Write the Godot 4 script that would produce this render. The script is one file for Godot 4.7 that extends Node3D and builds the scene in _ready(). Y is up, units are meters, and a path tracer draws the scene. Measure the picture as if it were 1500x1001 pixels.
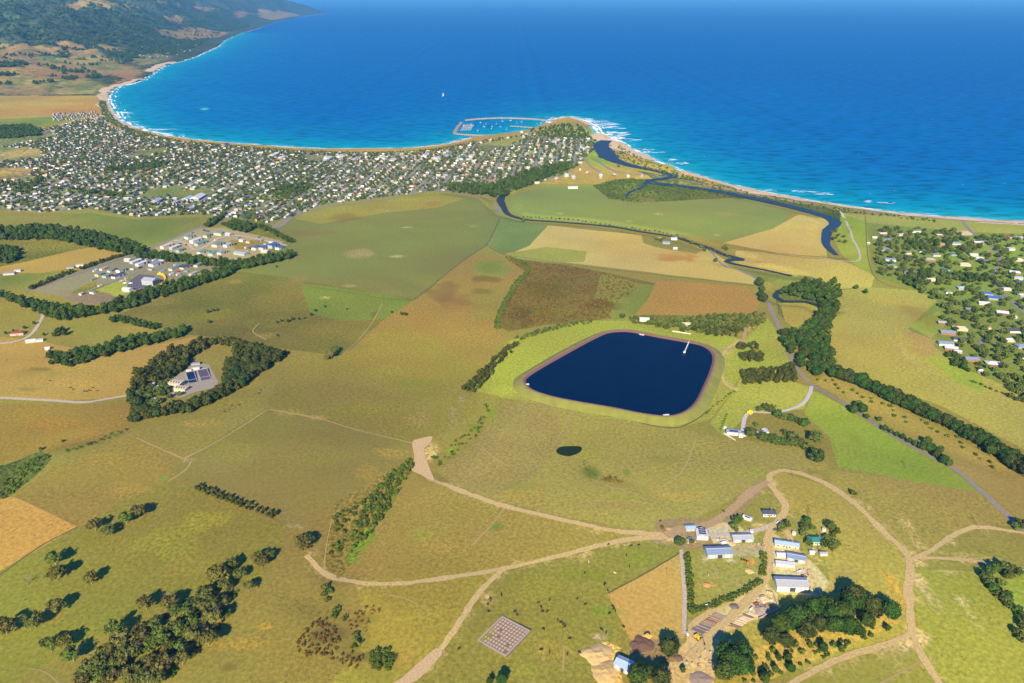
extends Node3D
# A coastal town, its bay and the farmland behind it, seen from a light aircraft.
# Plan: x to the right, z away from the aircraft is negative; metres. Places were surveyed from the photograph with gp().

const EYE_HEIGHT := 450.0
const FOCAL := 1167.0
const TILT := 0.41085            # radians below the horizontal
const LAND := 3.0

var rng := RandomNumberGenerator.new()
var noise := FastNoiseLite.new()
var noise2 := FastNoiseLite.new()
var numbers := {}
var materials := {}

# ---------------------------------------------------------------- survey
func gp_at(px: float, py: float, level: float) -> Vector3:
	var u := (px - 750.0) / FOCAL
	var v := (500.5 - py) / FOCAL
	var d := Vector3(u, v * cos(TILT) - sin(TILT), -cos(TILT) - v * sin(TILT))
	var t := (level - EYE_HEIGHT) / minf(d.y, -0.004)
	return Vector3(d.x * t, level, d.z * t)

func gp(px: float, py: float) -> Vector3:
	var level := LAND
	var p := gp_at(px, py, level)
	for i in 4:
		level = ground_height(p.x, p.z)
		p = gp_at(px, py, level)
	return p

func line(points: Array, level := -1000.0) -> PackedVector2Array:
	var out := PackedVector2Array()
	for q in points:
		var p: Vector3 = gp(q[0], q[1]) if level < -500.0 else gp_at(q[0], q[1], level)
		out.append(Vector2(p.x, p.z))
	return out

func spline(pts: PackedVector2Array, step: float, closed := false) -> PackedVector2Array:
	var out := PackedVector2Array()
	var n := pts.size()
	var last := n if closed else n - 1
	for i in last:
		var p0 := pts[(i - 1 + n) % n] if closed else pts[maxi(i - 1, 0)]
		var p1 := pts[i]
		var p2 := pts[(i + 1) % n]
		var p3 := pts[(i + 2) % n] if closed else pts[mini(i + 2, n - 1)]
		var k := maxi(1, int(ceil(p1.distance_to(p2) / step)))
		for j in k:
			out.append(p1.cubic_interpolate(p2, p0, p3, float(j) / k))
	if not closed:
		out.append(pts[n - 1])
	return out

# ---------------------------------------------------------------- colours and materials
const LIT := 1.1
func pc(r: float, g: float, b: float, gain := 1.0) -> Color:
	var c := Color8(int(r), int(g), int(b)).srgb_to_linear()
	return Color(c.r * gain / LIT, c.g * gain / LIT, c.b * gain / LIT).linear_to_srgb()

func lin(c: Color) -> Color:
	return c.srgb_to_linear()

func mat(key: String, c: Color, rough := 0.9, grain: Texture2D = null, grain_scale := 0.2, metal := 0.0) -> StandardMaterial3D:
	if materials.has(key):
		return materials[key]
	var m := StandardMaterial3D.new()
	m.resource_name = key
	m.albedo_color = c
	m.roughness = rough
	m.metallic = metal
	if grain:
		m.albedo_texture = grain
		m.uv1_triplanar = true
		m.uv1_world_triplanar = true
		m.uv1_scale = Vector3.ONE * grain_scale
	materials[key] = m
	return m

func grain_texture(frequency: float, low: float, high: float, octaves := 4, side := 512, sd := 1) -> ImageTexture:
	var f := FastNoiseLite.new()
	f.seed = sd
	f.noise_type = FastNoiseLite.TYPE_SIMPLEX_SMOOTH
	f.frequency = frequency
	f.fractal_octaves = octaves
	var im := f.get_seamless_image(side, side)
	im.convert(Image.FORMAT_L8)
	var data := im.get_data()
	for i in data.size():
		data[i] = int(255.0 * clampf(lerpf(low, high, data[i] / 255.0), 0.0, 1.0))
	return ImageTexture.create_from_image(Image.create_from_data(side, side, false, Image.FORMAT_L8, data))

# ---------------------------------------------------------------- nodes
func numbered(called: String) -> String:
	var n: int = numbers.get(called, 0)
	numbers[called] = n + 1
	return called if n == 0 else "%s_%03d" % [called, n]

func tag(o: Node3D, label := "", category := "", group := "", kind := "") -> Node3D:
	if label: o.set_meta("label", label)
	if category: o.set_meta("category", category)
	if group: o.set_meta("group", group)
	if kind: o.set_meta("kind", kind)
	return o

func top(o: Node3D, called: String) -> Node3D:
	o.name = numbered(called)
	add_child(o)
	return o

func thing(called: String, at: Vector3, turn: float, label: String, category: String, group := "") -> Node3D:
	var o := Node3D.new()
	top(o, called)
	o.position = at
	o.rotation.y = turn
	tag(o, label, category, group)
	return o

func part(parent: Node3D, called: String, mesh: Mesh, m: Material, at := Vector3.ZERO, size := Vector3.ONE, turn := Vector3.ZERO) -> MeshInstance3D:
	var o := MeshInstance3D.new()
	o.name = called
	o.mesh = mesh
	o.material_override = m
	o.position = at
	o.rotation = turn
	o.scale = size
	parent.add_child(o, true)
	return o

func setting(called: String, mesh: Mesh, m: Material, kind := "structure", label := "") -> MeshInstance3D:
	var o := MeshInstance3D.new()
	o.mesh = mesh
	if m: o.material_override = m
	top(o, called)
	tag(o, label, "", "", kind)
	return o

func commit(st: SurfaceTool, smooth := true) -> ArrayMesh:
	if smooth:
		st.generate_normals()
	return st.commit()

# ---------------------------------------------------------------- shape helpers
func quad(st: SurfaceTool, a: Vector3, b: Vector3, c: Vector3, d: Vector3) -> void:
	# front faces run clockwise
	st.add_vertex(a); st.add_vertex(b); st.add_vertex(c)
	st.add_vertex(a); st.add_vertex(c); st.add_vertex(d)

func box_into(st: SurfaceTool, c: Vector3, s: Vector3, yaw := 0.0) -> void:
	var b := Basis(Vector3.UP, yaw)
	var h := s * 0.5
	var p := []
	for i in 8:
		p.append(c + b * Vector3(h.x if i & 1 else -h.x, h.y if i & 2 else -h.y, h.z if i & 4 else -h.z))
	quad(st, p[4], p[6], p[7], p[5])
	quad(st, p[1], p[3], p[2], p[0])
	quad(st, p[0], p[2], p[6], p[4])
	quad(st, p[5], p[7], p[3], p[1])
	quad(st, p[2], p[3], p[7], p[6])
	quad(st, p[4], p[5], p[1], p[0])

func flat_st() -> SurfaceTool:
	var st := SurfaceTool.new()
	st.begin(Mesh.PRIMITIVE_TRIANGLES)
	st.set_smooth_group(-1)
	return st

func tube_into(st: SurfaceTool, a: Vector3, b: Vector3, ra: float, rb: float, sides := 6) -> void:
	var ax := (b - a).normalized()
	var s := ax.cross(Vector3.UP if absf(ax.y) < 0.9 else Vector3.RIGHT).normalized()
	var t := ax.cross(s)
	for i in sides:
		var p := TAU * i / sides
		var q := TAU * (i + 1) / sides
		var u := s * cos(p) + t * sin(p)
		var v := s * cos(q) + t * sin(q)
		quad(st, a + u * ra, a + v * ra, b + v * rb, b + u * rb)

func strip_mesh(pts: PackedVector2Array, widths: PackedFloat32Array, lift: float, ragged := 0.0, level := -1000.0) -> ArrayMesh:
	# a road, track or stream laid over the ground: five points across
	var st := SurfaceTool.new()
	st.begin(Mesh.PRIMITIVE_TRIANGLES)
	var n := pts.size()
	var rows := []
	var along := 0.0
	for i in n:
		var dir := (pts[mini(i + 1, n - 1)] - pts[maxi(i - 1, 0)]).normalized()
		var side := Vector2(-dir.y, dir.x)
		if i: along += pts[i].distance_to(pts[i - 1])
		var w := widths[i] * 0.5
		var row := []
		for k in 5:
			var f := (k - 2) / 2.0
			var ww := w
			if ragged > 0.0 and absf(f) == 1.0:
				ww = w * (1.0 + ragged * noise.get_noise_2d(along * 6.0 + k * 300.0, 40.0 * k + pts[i].x * 0.01))
			var q := pts[i] + side * f * ww
			var y := level if level > -500.0 else ground_height(q.x, q.y) + lift
			row.append(Vector3(q.x, y, q.y))
		rows.append(row)
	for i in n - 1:
		for k in 4:
			st.set_smooth_group(0)
			quad(st, rows[i][k], rows[i + 1][k], rows[i + 1][k + 1], rows[i][k + 1])
	return commit(st)

func even(count: int, w: float) -> PackedFloat32Array:
	var a := PackedFloat32Array()
	a.resize(count)
	a.fill(w)
	return a

func worn(pts: PackedVector2Array, w: float, wear: float) -> PackedFloat32Array:
	var a := even(pts.size(), w)
	for i in pts.size():
		a[i] = w * (1.0 + wear * 0.7 * noise.get_noise_2d(pts[i].x * 1.3, pts[i].y * 1.3))
	return a

func patch_mesh(poly: PackedVector2Array, lift: float, level := -1000.0) -> ArrayMesh:
	var st := SurfaceTool.new()
	st.begin(Mesh.PRIMITIVE_TRIANGLES)
	var idx := Geometry2D.triangulate_polygon(poly)
	for i in range(0, idx.size(), 3):
		var tri := [poly[idx[i]], poly[idx[i + 1]], poly[idx[i + 2]]]
		if (tri[1] - tri[0]).cross(tri[2] - tri[0]) < 0.0:
			tri.reverse()
		for q in tri:
			var y: float = level if level > -500.0 else ground_height(q.x, q.y) + lift
			st.set_normal(Vector3.UP)
			st.add_vertex(Vector3(q.x, y, q.y))
	return st.commit()

func draped_patch(poly: PackedVector2Array, cell: float, lift: float) -> ArrayMesh:
	# a polygon laid on uneven ground: cut into cells first
	var st := SurfaceTool.new()
	st.begin(Mesh.PRIMITIVE_TRIANGLES)
	var lo := poly[0]
	var hi := poly[0]
	for q in poly:
		lo = lo.min(q); hi = hi.max(q)
	var z := lo.y
	while z < hi.y:
		var x := lo.x
		while x < hi.x:
			var c := PackedVector2Array([Vector2(x, z), Vector2(x + cell, z), Vector2(x + cell, z + cell), Vector2(x, z + cell)])
			for piece in Geometry2D.intersect_polygons(poly, c):
				var idx := Geometry2D.triangulate_polygon(piece)
				for i in range(0, idx.size(), 3):
					var tri := [piece[idx[i]], piece[idx[i + 1]], piece[idx[i + 2]]]
					if (tri[1] - tri[0]).cross(tri[2] - tri[0]) < 0.0:
						tri.reverse()
					for q in tri:
						st.set_normal(Vector3.UP)
						st.add_vertex(Vector3(q.x, ground_height(q.x, q.y) + lift, q.y))
			x += cell
		z += cell
	return st.commit()

func inside(q: Vector2, poly: PackedVector2Array) -> bool:
	return Geometry2D.is_point_in_polygon(q, poly)

func ordinal(n: int) -> String:
	var e := "th"
	if n % 100 < 11 or n % 100 > 13:
		e = {1: "st", 2: "nd", 3: "rd"}.get(n % 10, "th")
	return "%d%s" % [n, e]

# ---------------------------------------------------------------- the lie of the land
const GX0 := -2900.0
const GSX := 14.5
const GNX := 401
const GZ0 := -4000.0
const GSZ := 10.0
const GNZ := 385
var heights := PackedFloat32Array()

const COAST := [[488, 18], [440, 25], [400, 33], [372, 43], [350, 49], [326, 60], [318, 68], [300, 76], [282, 84], [258, 91], [240, 96], [222, 106], [208, 116], [190, 123], [170, 127], [158, 136], [156, 148], [162, 162], [175, 178], [205, 190], [245, 200], [310, 208], [375, 213], [450, 218], [520, 219.5], [600, 217.5], [650, 213], [690, 203], [712, 199], [740, 197], [765, 193], [785, 189], [800, 183], [812, 177], [830, 172], [850, 176], [868, 185], [880, 197], [905, 208], [930, 222], [960, 236], [1000, 251], [1060, 269], [1125, 283], [1200, 297], [1290, 310], [1375, 318], [1500, 326], [1640, 334], [1900, 345]]
var coast := PackedVector2Array()
var sea_polygon := PackedVector2Array()

func ground_height(x: float, z: float) -> float:
	if heights.is_empty():
		return LAND
	var fx := clampf((x - GX0) / GSX, 0.0, GNX - 1.001)
	var fz := clampf((z - GZ0) / GSZ, 0.0, GNZ - 1.001)
	var i := int(fx)
	var j := int(fz)
	var u := fx - i
	var v := fz - j
	var k := j * GNX + i
	return lerpf(lerpf(heights[k], heights[k + 1], u), lerpf(heights[k + GNX], heights[k + GNX + 1], u), v)

func fill_polygon(im: Image, poly: PackedVector2Array, id: int) -> void:
	# poly in the picture elements of the image
	var c := Color8(id, id, id)
	var lo := INF
	var hi := -INF
	for q in poly:
		lo = minf(lo, q.y); hi = maxf(hi, q.y)
	var n := poly.size()
	var w := im.get_width()
	for y in range(maxi(0, int(lo)), mini(im.get_height() - 1, int(hi) + 1) + 1):
		var cuts := PackedFloat32Array()
		var yc := y + 0.5
		for i in n:
			var a := poly[i]
			var b := poly[(i + 1) % n]
			if (a.y <= yc) != (b.y <= yc):
				cuts.append(a.x + (yc - a.y) / (b.y - a.y) * (b.x - a.x))
		cuts.sort()
		for i in range(0, cuts.size() - 1, 2):
			var x0 := clampi(int(round(cuts[i])), 0, w)
			var x1 := clampi(int(round(cuts[i + 1])), 0, w)
			if x1 > x0:
				im.fill_rect(Rect2i(x0, y, x1 - x0, 1), c)

func stamp(poly: PackedVector2Array, width: float, depth: float, floor_at := -1000.0) -> void:
	# lowers (or raises) the land along a line
	for q in spline(poly, 8.0):
		var i0 := int((q.x - width - GX0) / GSX)
		var j0 := int((q.y - width - GZ0) / GSZ)
		for j in range(maxi(j0, 0), mini(int((q.y + width - GZ0) / GSZ) + 2, GNZ)):
			for i in range(maxi(i0, 0), mini(int((q.x + width - GX0) / GSX) + 2, GNX)):
				var far := Vector2(GX0 + i * GSX, GZ0 + j * GSZ).distance_to(q) / width
				if far < 1.0:
					var k := j * GNX + i
					if floor_at > -500.0:
						heights[k] = minf(heights[k], lerpf(floor_at, heights[k], smoothstep(0.45, 1.0, far)))
					else:
						shade_depth[k] = maxf(shade_depth[k], depth * (1.0 - far * far) * (1.0 - far * far))
var shade_depth := PackedFloat32Array()

func shape_land() -> void:
	coast = line(COAST, 0.0)
	sea_polygon = coast.duplicate()
	sea_polygon.append(Vector2(30000, -900))
	sea_polygon.append(Vector2(30000, -90000))
	sea_polygon.append(Vector2(coast[0].x, -90000))
	var im := Image.create(GNX, GNZ, false, Image.FORMAT_L8)
	var p := PackedVector2Array()
	for q in sea_polygon:
		p.append(Vector2((q.x - GX0) / GSX, (q.y - GZ0) / GSZ))
	fill_polygon(im, p, 255)
	im.resize(GNX / 3, GNZ / 3, Image.INTERPOLATE_BILINEAR)
	im.resize(GNX, GNZ, Image.INTERPOLATE_CUBIC)
	var wet := im.get_data()
	var level := PackedFloat32Array()
	level.resize(GNX * GNZ)
	shade_depth.resize(GNX * GNZ)
	var knolls := []
	for b in [[640, 292, 170, 9], [520, 308, 150, 6], [825, 190, 150, 9], [500, 420, 260, 7], [330, 620, 170, 6], [150, 700, 170, 8], [470, 650, 150, 5], [840, 720, 120, 5], [1230, 780, 120, 7], [1420, 900, 110, 6], [640, 900, 90, 4], [1300, 480, 200, 5], [130, 410, 200, 4], [870, 290, 220, 4], [1060, 690, 90, 4], [1250, 690, 120, 5], [60, 260, 350, 12], [250, 250, 300, 8]]:
		var c := gp_at(b[0], b[1], LAND)
		knolls.append([c.x, c.z, float(b[2]), float(b[3])])
	for j in GNZ:
		var z := GZ0 + j * GSZ
		for i in GNX:
			var x := GX0 + i * GSX
			var h := LAND + 1.6 + 1.7 * noise.get_noise_2d(x * 0.35, z * 0.35) + 0.5 * noise.get_noise_2d(x * 1.6, z * 1.6)
			for b in knolls:
				var dx: float = x - b[0]
				var dz: float = z - b[1]
				var r2: float = (dx * dx + dz * dz) / (b[2] * b[2])
				if r2 < 4.0:
					h += b[3] * exp(-2.0 * r2)
			var s := wet[j * GNX + i] / 255.0
			level[j * GNX + i] = lerpf(h, -h, smoothstep(0.0, 1.0, s)) if s < 0.5 else -4.0 * smoothstep(0.5, 1.0, s)
	heights = level
	for g in [[[[735, 580], [715, 605], [695, 635], [660, 665], [637, 690]], 26, 3.5], [[[603, 672], [585, 690], [560, 728], [530, 770], [505, 815], [488, 838]], 30, 4.0], [[[-10, 725], [20, 695], [60, 665], [110, 650], [150, 645], [195, 622]], 26, 3.0], [[[455, 870], [500, 890], [540, 930], [560, 960]], 26, 2.5], [[[560, 440], [545, 465], [520, 500]], 40, 2.0], [[[843, 668], [870, 695], [905, 703], [950, 720], [990, 745]], 14, 1.2], [[[1190, 560], [1240, 580], [1300, 610], [1380, 655], [1470, 690]], 20, 2.0]]:
		stamp(line(g[0], LAND + 1.5), g[1], g[2])
	for k in heights.size():
		heights[k] -= shade_depth[k]
	for r in RIVER:
		for i in r.size() - 1:
			var w := maxf(r[i][2], r[i + 1][2])
			stamp(line([r[i].slice(0, 2), r[i + 1].slice(0, 2)], 1.6), w * 0.62 + 26.0, 0.0, 0.6)

# ---------------------------------------------------------------- hills beyond the bay
func hill_height(x: float, z: float) -> float:
	var d := -z
	var q := Vector2(x, z)
	var s := 1e9
	var at := 0
	for i in 19:
		var c := Geometry2D.get_closest_point_to_segment(q, coast[i], coast[i + 1])
		var l := c.distance_squared_to(q)
		if l < s:
			s = l; at = i
	s = sqrt(s)
	var e := coast[at + 1] - coast[at]
	if e.cross(q - coast[at]) < 0.0 or (at == 0 and x > coast[0].x):
		return -minf(8.0, s * 0.04)
	var rise := smoothstep(60.0, 1500.0, s)
	var fold := 1.0 - absf(noise2.get_noise_2d(x * 0.5, z * 0.42)) * 1.5
	var fine := noise2.get_noise_2d(x * 2.6 + 900.0, z * 2.6)
	var near_hills := 140.0 * (0.4 + 0.6 * fold) + 62.0 * fine
	var ranges := 250.0 + 190.0 * fold + 45.0 * fine
	var k := smoothstep(5600.0, 7600.0, d + 0.35 * x + 900.0)
	var h := lerpf(near_hills, ranges, k) * rise
	h *= smoothstep(4050.0, 5100.0, d + 0.12 * x + 330.0)
	return 3.5 + maxf(h, 0.0)

func hill_point(px: float, py: float) -> Vector3:
	var far := gp_at(px, py, 0.0)
	var eye := Vector3(0, EYE_HEIGHT, 0)
	var d := (far - eye).normalized()
	var t := 3900.0
	while t < 26000.0:
		var p := eye + d * t
		if p.y < hill_height(p.x, p.z):
			return p
		t += 40.0
	return eye + d * 15000.0

# ---------------------------------------------------------------- what covers the ground
# each cover: two tones it is mottled with, and how strongly
var covers := []
func cover(a: Array, b: Array, fleck := 0.16) -> int:
	var p := pc(a[0], a[1], a[2])
	var q := pc(b[0], b[1], b[2])
	covers.append([p.r * 0.955, p.g, p.b * 0.9, q.r * 0.955, q.g, q.b * 0.9, fleck])
	return covers.size() - 1

func cover_picture(x0: float, z0: float, metre_x: float, metre_z: float, w: int, h: int, areas: Array, stains: Array, wobble: float, base: int, fine_scale := 1.0) -> ImageTexture:
	# areas: [world polygon, cover]; stains: [centre, radii, colour, strength] soft-edged growth and bare soil
	var im := Image.create(w, h, false, Image.FORMAT_L8)
	im.fill(Color8(base, base, base))
	for a in areas:
		var p := PackedVector2Array()
		for q in a[0]:
			p.append(Vector2((q.x - x0) / metre_x, (q.y - z0) / metre_z))
		fill_polygon(im, p, a[1])
	var reg := im.get_data()
	var sw := w / 6
	var sh := h / 6
	var soft := Image.create(sw, sh, false, Image.FORMAT_RGBA8)
	soft.fill(Color(0.5, 0.5, 0.4, 0.0))
	for s in stains:
		var cx: float = (s[0].x - x0) / metre_x / 6.0
		var cz: float = (s[0].y - z0) / metre_z / 6.0
		var rx: float = maxf(0.8, s[1].x / metre_x / 6.0)
		var rz: float = maxf(0.8, s[1].y / metre_z / 6.0)
		var c: Color = s[2]
		for y in range(maxi(0, int(cz - rz * 1.5)), mini(sh, int(cz + rz * 1.5) + 2)):
			for x in range(maxi(0, int(cx - rx * 1.5)), mini(sw, int(cx + rx * 1.5) + 2)):
				var wx := x0 + x * 6.0 * metre_x
				var wz := z0 + y * 6.0 * metre_z
				var far := Vector2((x - cx) / rx, (y - cz) / rz).length() + 0.55 * noise.get_noise_2d(wx * 2.4, wz * 2.4)
				var k: float = s[3] * (1.0 - smoothstep(0.45, 1.1, far))
				if k > 0.01:
					var o := soft.get_pixel(x, y)
					var a := k + o.a * (1.0 - k)
					soft.set_pixel(x, y, Color((c.r * k + o.r * o.a * (1.0 - k)) / a, (c.g * k + o.g * o.a * (1.0 - k)) / a, (c.b * k + o.b * o.a * (1.0 - k)) / a, a))
	soft.resize(w, h, Image.INTERPOLATE_BILINEAR)
	var stain := soft.get_data()
	var tone := PackedFloat32Array()
	for c in covers:
		for v in c:
			tone.append(v * 255.0)
	var rows := PackedByteArray()
	rows.resize(w * h * 3)
	var job := func(part_no: int) -> PackedByteArray:
		var from := h * part_no / 4
		var to := h * (part_no + 1) / 4
		var out := PackedByteArray()
		out.resize((to - from) * w * 3)
		var o := 0
		for y in range(from, to):
			var wz := z0 + y * metre_z
			for x in w:
				var wx := x0 + x * metre_x
				var ai := (int(wx * 0.25 + 8000.0) & 511) + ((int(wz * 0.25 + 8000.0) & 511) << 9)
				var bi := (int(wx * 0.9 / fine_scale + 70000.0) & 511) + ((int(wz * 0.9 / fine_scale + 70000.0) & 511) << 9)
				var na := coarse_noise[ai] - 128
				var nb := fine_noise[bi] - 128
				var ci := (int(wx * 0.045 + wz * 0.013 + 8000.0) & 511) + ((int(wz * 0.045 - wx * 0.013 + 8000.0) & 511) << 9)
				var nc := coarse_noise[ci] - 128
				var sx := clampi(x + int((na * 0.6 + nb * 0.55) * wobble), 0, w - 1)
				var sy := clampi(y + int((nc * 0.6 - nb * 0.55) * wobble), 0, h - 1)
				var t := reg[sy * w + sx] * 7
				var k := clampf(0.5 + nc * 0.0065 + na * 0.005 + nb * 0.0035, 0.0, 1.0)
				var f := 1.0 + tone[t + 6] * 0.000042 * (nb + na * 0.35)
				var di := (int(wx * 0.021 - wz * 0.09 + 9000.0) & 511) + ((int(wz * 0.03 + wx * 0.07 + 9000.0) & 511) << 9)
				var nd := coarse_noise[di] - 128
				var r := (tone[t] + (tone[t + 3] - tone[t]) * k) * (1.0 + nc * 0.0008 + nd * 0.0006)
				var g := (tone[t + 1] + (tone[t + 4] - tone[t + 1]) * k) * (1.0 + nd * 0.001)
				var b := (tone[t + 2] + (tone[t + 5] - tone[t + 2]) * k)
				var si := (sy * w + sx) * 4
				var sa := stain[si + 3] * 0.00392 * clampf(0.85 + nb * 0.009 + na * 0.004, 0.0, 1.15)
				if sa > 0.01:
					sa = minf(sa, 1.0)
					r += (stain[si] - r) * sa
					g += (stain[si + 1] - g) * sa
					b += (stain[si + 2] - b) * sa
				out[o] = clampi(int(r * f), 0, 255)
				out[o + 1] = clampi(int(g * f), 0, 255)
				out[o + 2] = clampi(int(b * f), 0, 255)
				o += 3
		return out
	var parts := [PackedByteArray(), PackedByteArray(), PackedByteArray(), PackedByteArray()]
	var task := WorkerThreadPool.add_group_task(func(i: int) -> void: parts[i] = job.call(i), 4)
	WorkerThreadPool.wait_for_group_task_completion(task)
	var all := PackedByteArray()
	for q in parts:
		all.append_array(q)
	return ImageTexture.create_from_image(Image.create_from_data(w, h, false, Image.FORMAT_RGB8, all))

var coarse_noise := PackedByteArray()
var fine_noise := PackedByteArray()
func make_noises() -> void:
	noise.seed = 5
	noise.noise_type = FastNoiseLite.TYPE_SIMPLEX_SMOOTH
	noise.frequency = 0.01
	noise.fractal_octaves = 3
	noise2.seed = 11
	noise2.noise_type = FastNoiseLite.TYPE_SIMPLEX_SMOOTH
	noise2.frequency = 0.0016
	noise2.fractal_octaves = 4
	var f := FastNoiseLite.new()
	f.noise_type = FastNoiseLite.TYPE_SIMPLEX_SMOOTH
	f.seed = 3
	f.frequency = 0.02
	f.fractal_octaves = 5
	var im := f.get_seamless_image(512, 512)
	im.convert(Image.FORMAT_L8)
	coarse_noise = im.get_data()
	f.seed = 8
	f.frequency = 0.24
	f.fractal_octaves = 3
	f.fractal_gain = 0.7
	im = f.get_seamless_image(512, 512)
	im.convert(Image.FORMAT_L8)
	fine_noise = im.get_data()

func area(points: Array, id: int) -> Array:
	return [line(points), id]

func stain_at(px: float, py: float, rx: float, ry: float, c: Array, strength := 0.8) -> Array:
	# a patch measured in the photograph, turned into metres on the ground
	var p := gp(px, py)
	var q := gp(px + rx, py)
	var up := gp(px, py - ry)
	return [Vector2(p.x, p.z), Vector2(absf(q.x - p.x), absf(up.z - p.z)), pc(c[0] * 0.97, c[1] * 0.98, c[2] * 0.84), strength]

# ---------------------------------------------------------------- ground, hills, sea
var town_polygon := PackedVector2Array()
var town_gaps := []
var hill_areas := []

const SCUFFED := [[[985, 784], [940, 782], [900, 778], [860, 770], [800, 756], [740, 742], [690, 725], [640, 706], [624, 698]], [[985, 787], [930, 790], [890, 797], [830, 812], [740, 833], [680, 843], [600, 854], [545, 856], [500, 850], [472, 838], [456, 822], [449, 814]], [[738, 834], [715, 855], [690, 885], [665, 925], [642, 955]], [[1140, 765], [1150, 742], [1128, 708], [1131, 694], [1150, 690], [1180, 697], [1220, 715], [1260, 745], [1295, 780], [1325, 808], [1333, 825], [1331, 870], [1335, 910], [1338, 932], [1353, 965], [1378, 1005]], [[1336, 928], [1300, 945], [1240, 962], [1190, 985], [1140, 1012]], [[1333, 822], [1365, 806], [1400, 783], [1430, 773], [1470, 777], [1520, 785]], [[1333, 818], [1380, 818], [1430, 823], [1520, 840]], [[975, 785], [1000, 775], [1040, 768], [1070, 748], [1100, 722], [1126, 706]], [[1138, 766], [1127, 785], [1126, 810], [1127, 832], [1114, 860], [1082, 893], [1048, 925], [1026, 948], [1010, 965]], [[1018, 938], [1012, 918], [1030, 902], [1062, 884], [1100, 862], [1118, 850]], [[1142, 764], [1153, 780], [1166, 805], [1180, 830]], [[1085, 498], [1062, 515], [1056, 540], [1062, 562], [1075, 570]], [[1092, 478], [1090, 495], [1078, 510], [1050, 512]]]

func sheet(nx: PackedFloat32Array, nz: PackedFloat32Array, height: Callable, keep: float) -> Array:
	# a grid of points with their heights and normals
	var w := nx.size()
	var h := nz.size()
	var v := PackedVector3Array()
	v.resize(w * h)
	for j in h:
		for i in w:
			v[j * w + i] = Vector3(nx[i], height.call(nx[i], nz[j]), nz[j])
	var nrm := PackedVector3Array()
	nrm.resize(w * h)
	for j in h:
		for i in w:
			var e := v[j * w + mini(i + 1, w - 1)] - v[j * w + maxi(i - 1, 0)]
			var f := v[mini(j + 1, h - 1) * w + i] - v[maxi(j - 1, 0) * w + i]
			var n := f.cross(e).normalized()
			nrm[j * w + i] = n if n.y > 0.0 else -n
	var idx := PackedInt32Array()
	for j in h - 1:
		for i in w - 1:
			var a := j * w + i
			if maxf(maxf(v[a].y, v[a + 1].y), maxf(v[a + w].y, v[a + w + 1].y)) < keep:
				continue
			# rows run towards the eye (z grows): clockwise seen from above
			idx.append_array([a, a + 1, a + w + 1, a, a + w + 1, a + w])
	return [v, nrm, idx]

func surface_arrays(s: Array, uv: PackedVector2Array, colors := PackedColorArray()) -> Array:
	var arr := []
	arr.resize(Mesh.ARRAY_MAX)
	arr[Mesh.ARRAY_VERTEX] = s[0]
	arr[Mesh.ARRAY_NORMAL] = s[1]
	arr[Mesh.ARRAY_INDEX] = s[2]
	if uv.size(): arr[Mesh.ARRAY_TEX_UV] = uv
	if colors.size(): arr[Mesh.ARRAY_COLOR] = colors
	return arr

func steps(from: float, to: float, by: float) -> PackedFloat32Array:
	var a := PackedFloat32Array()
	var n := int(round((to - from) / by))
	for i in n + 1:
		a.append(from + (to - from) * i / n)
	return a

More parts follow.
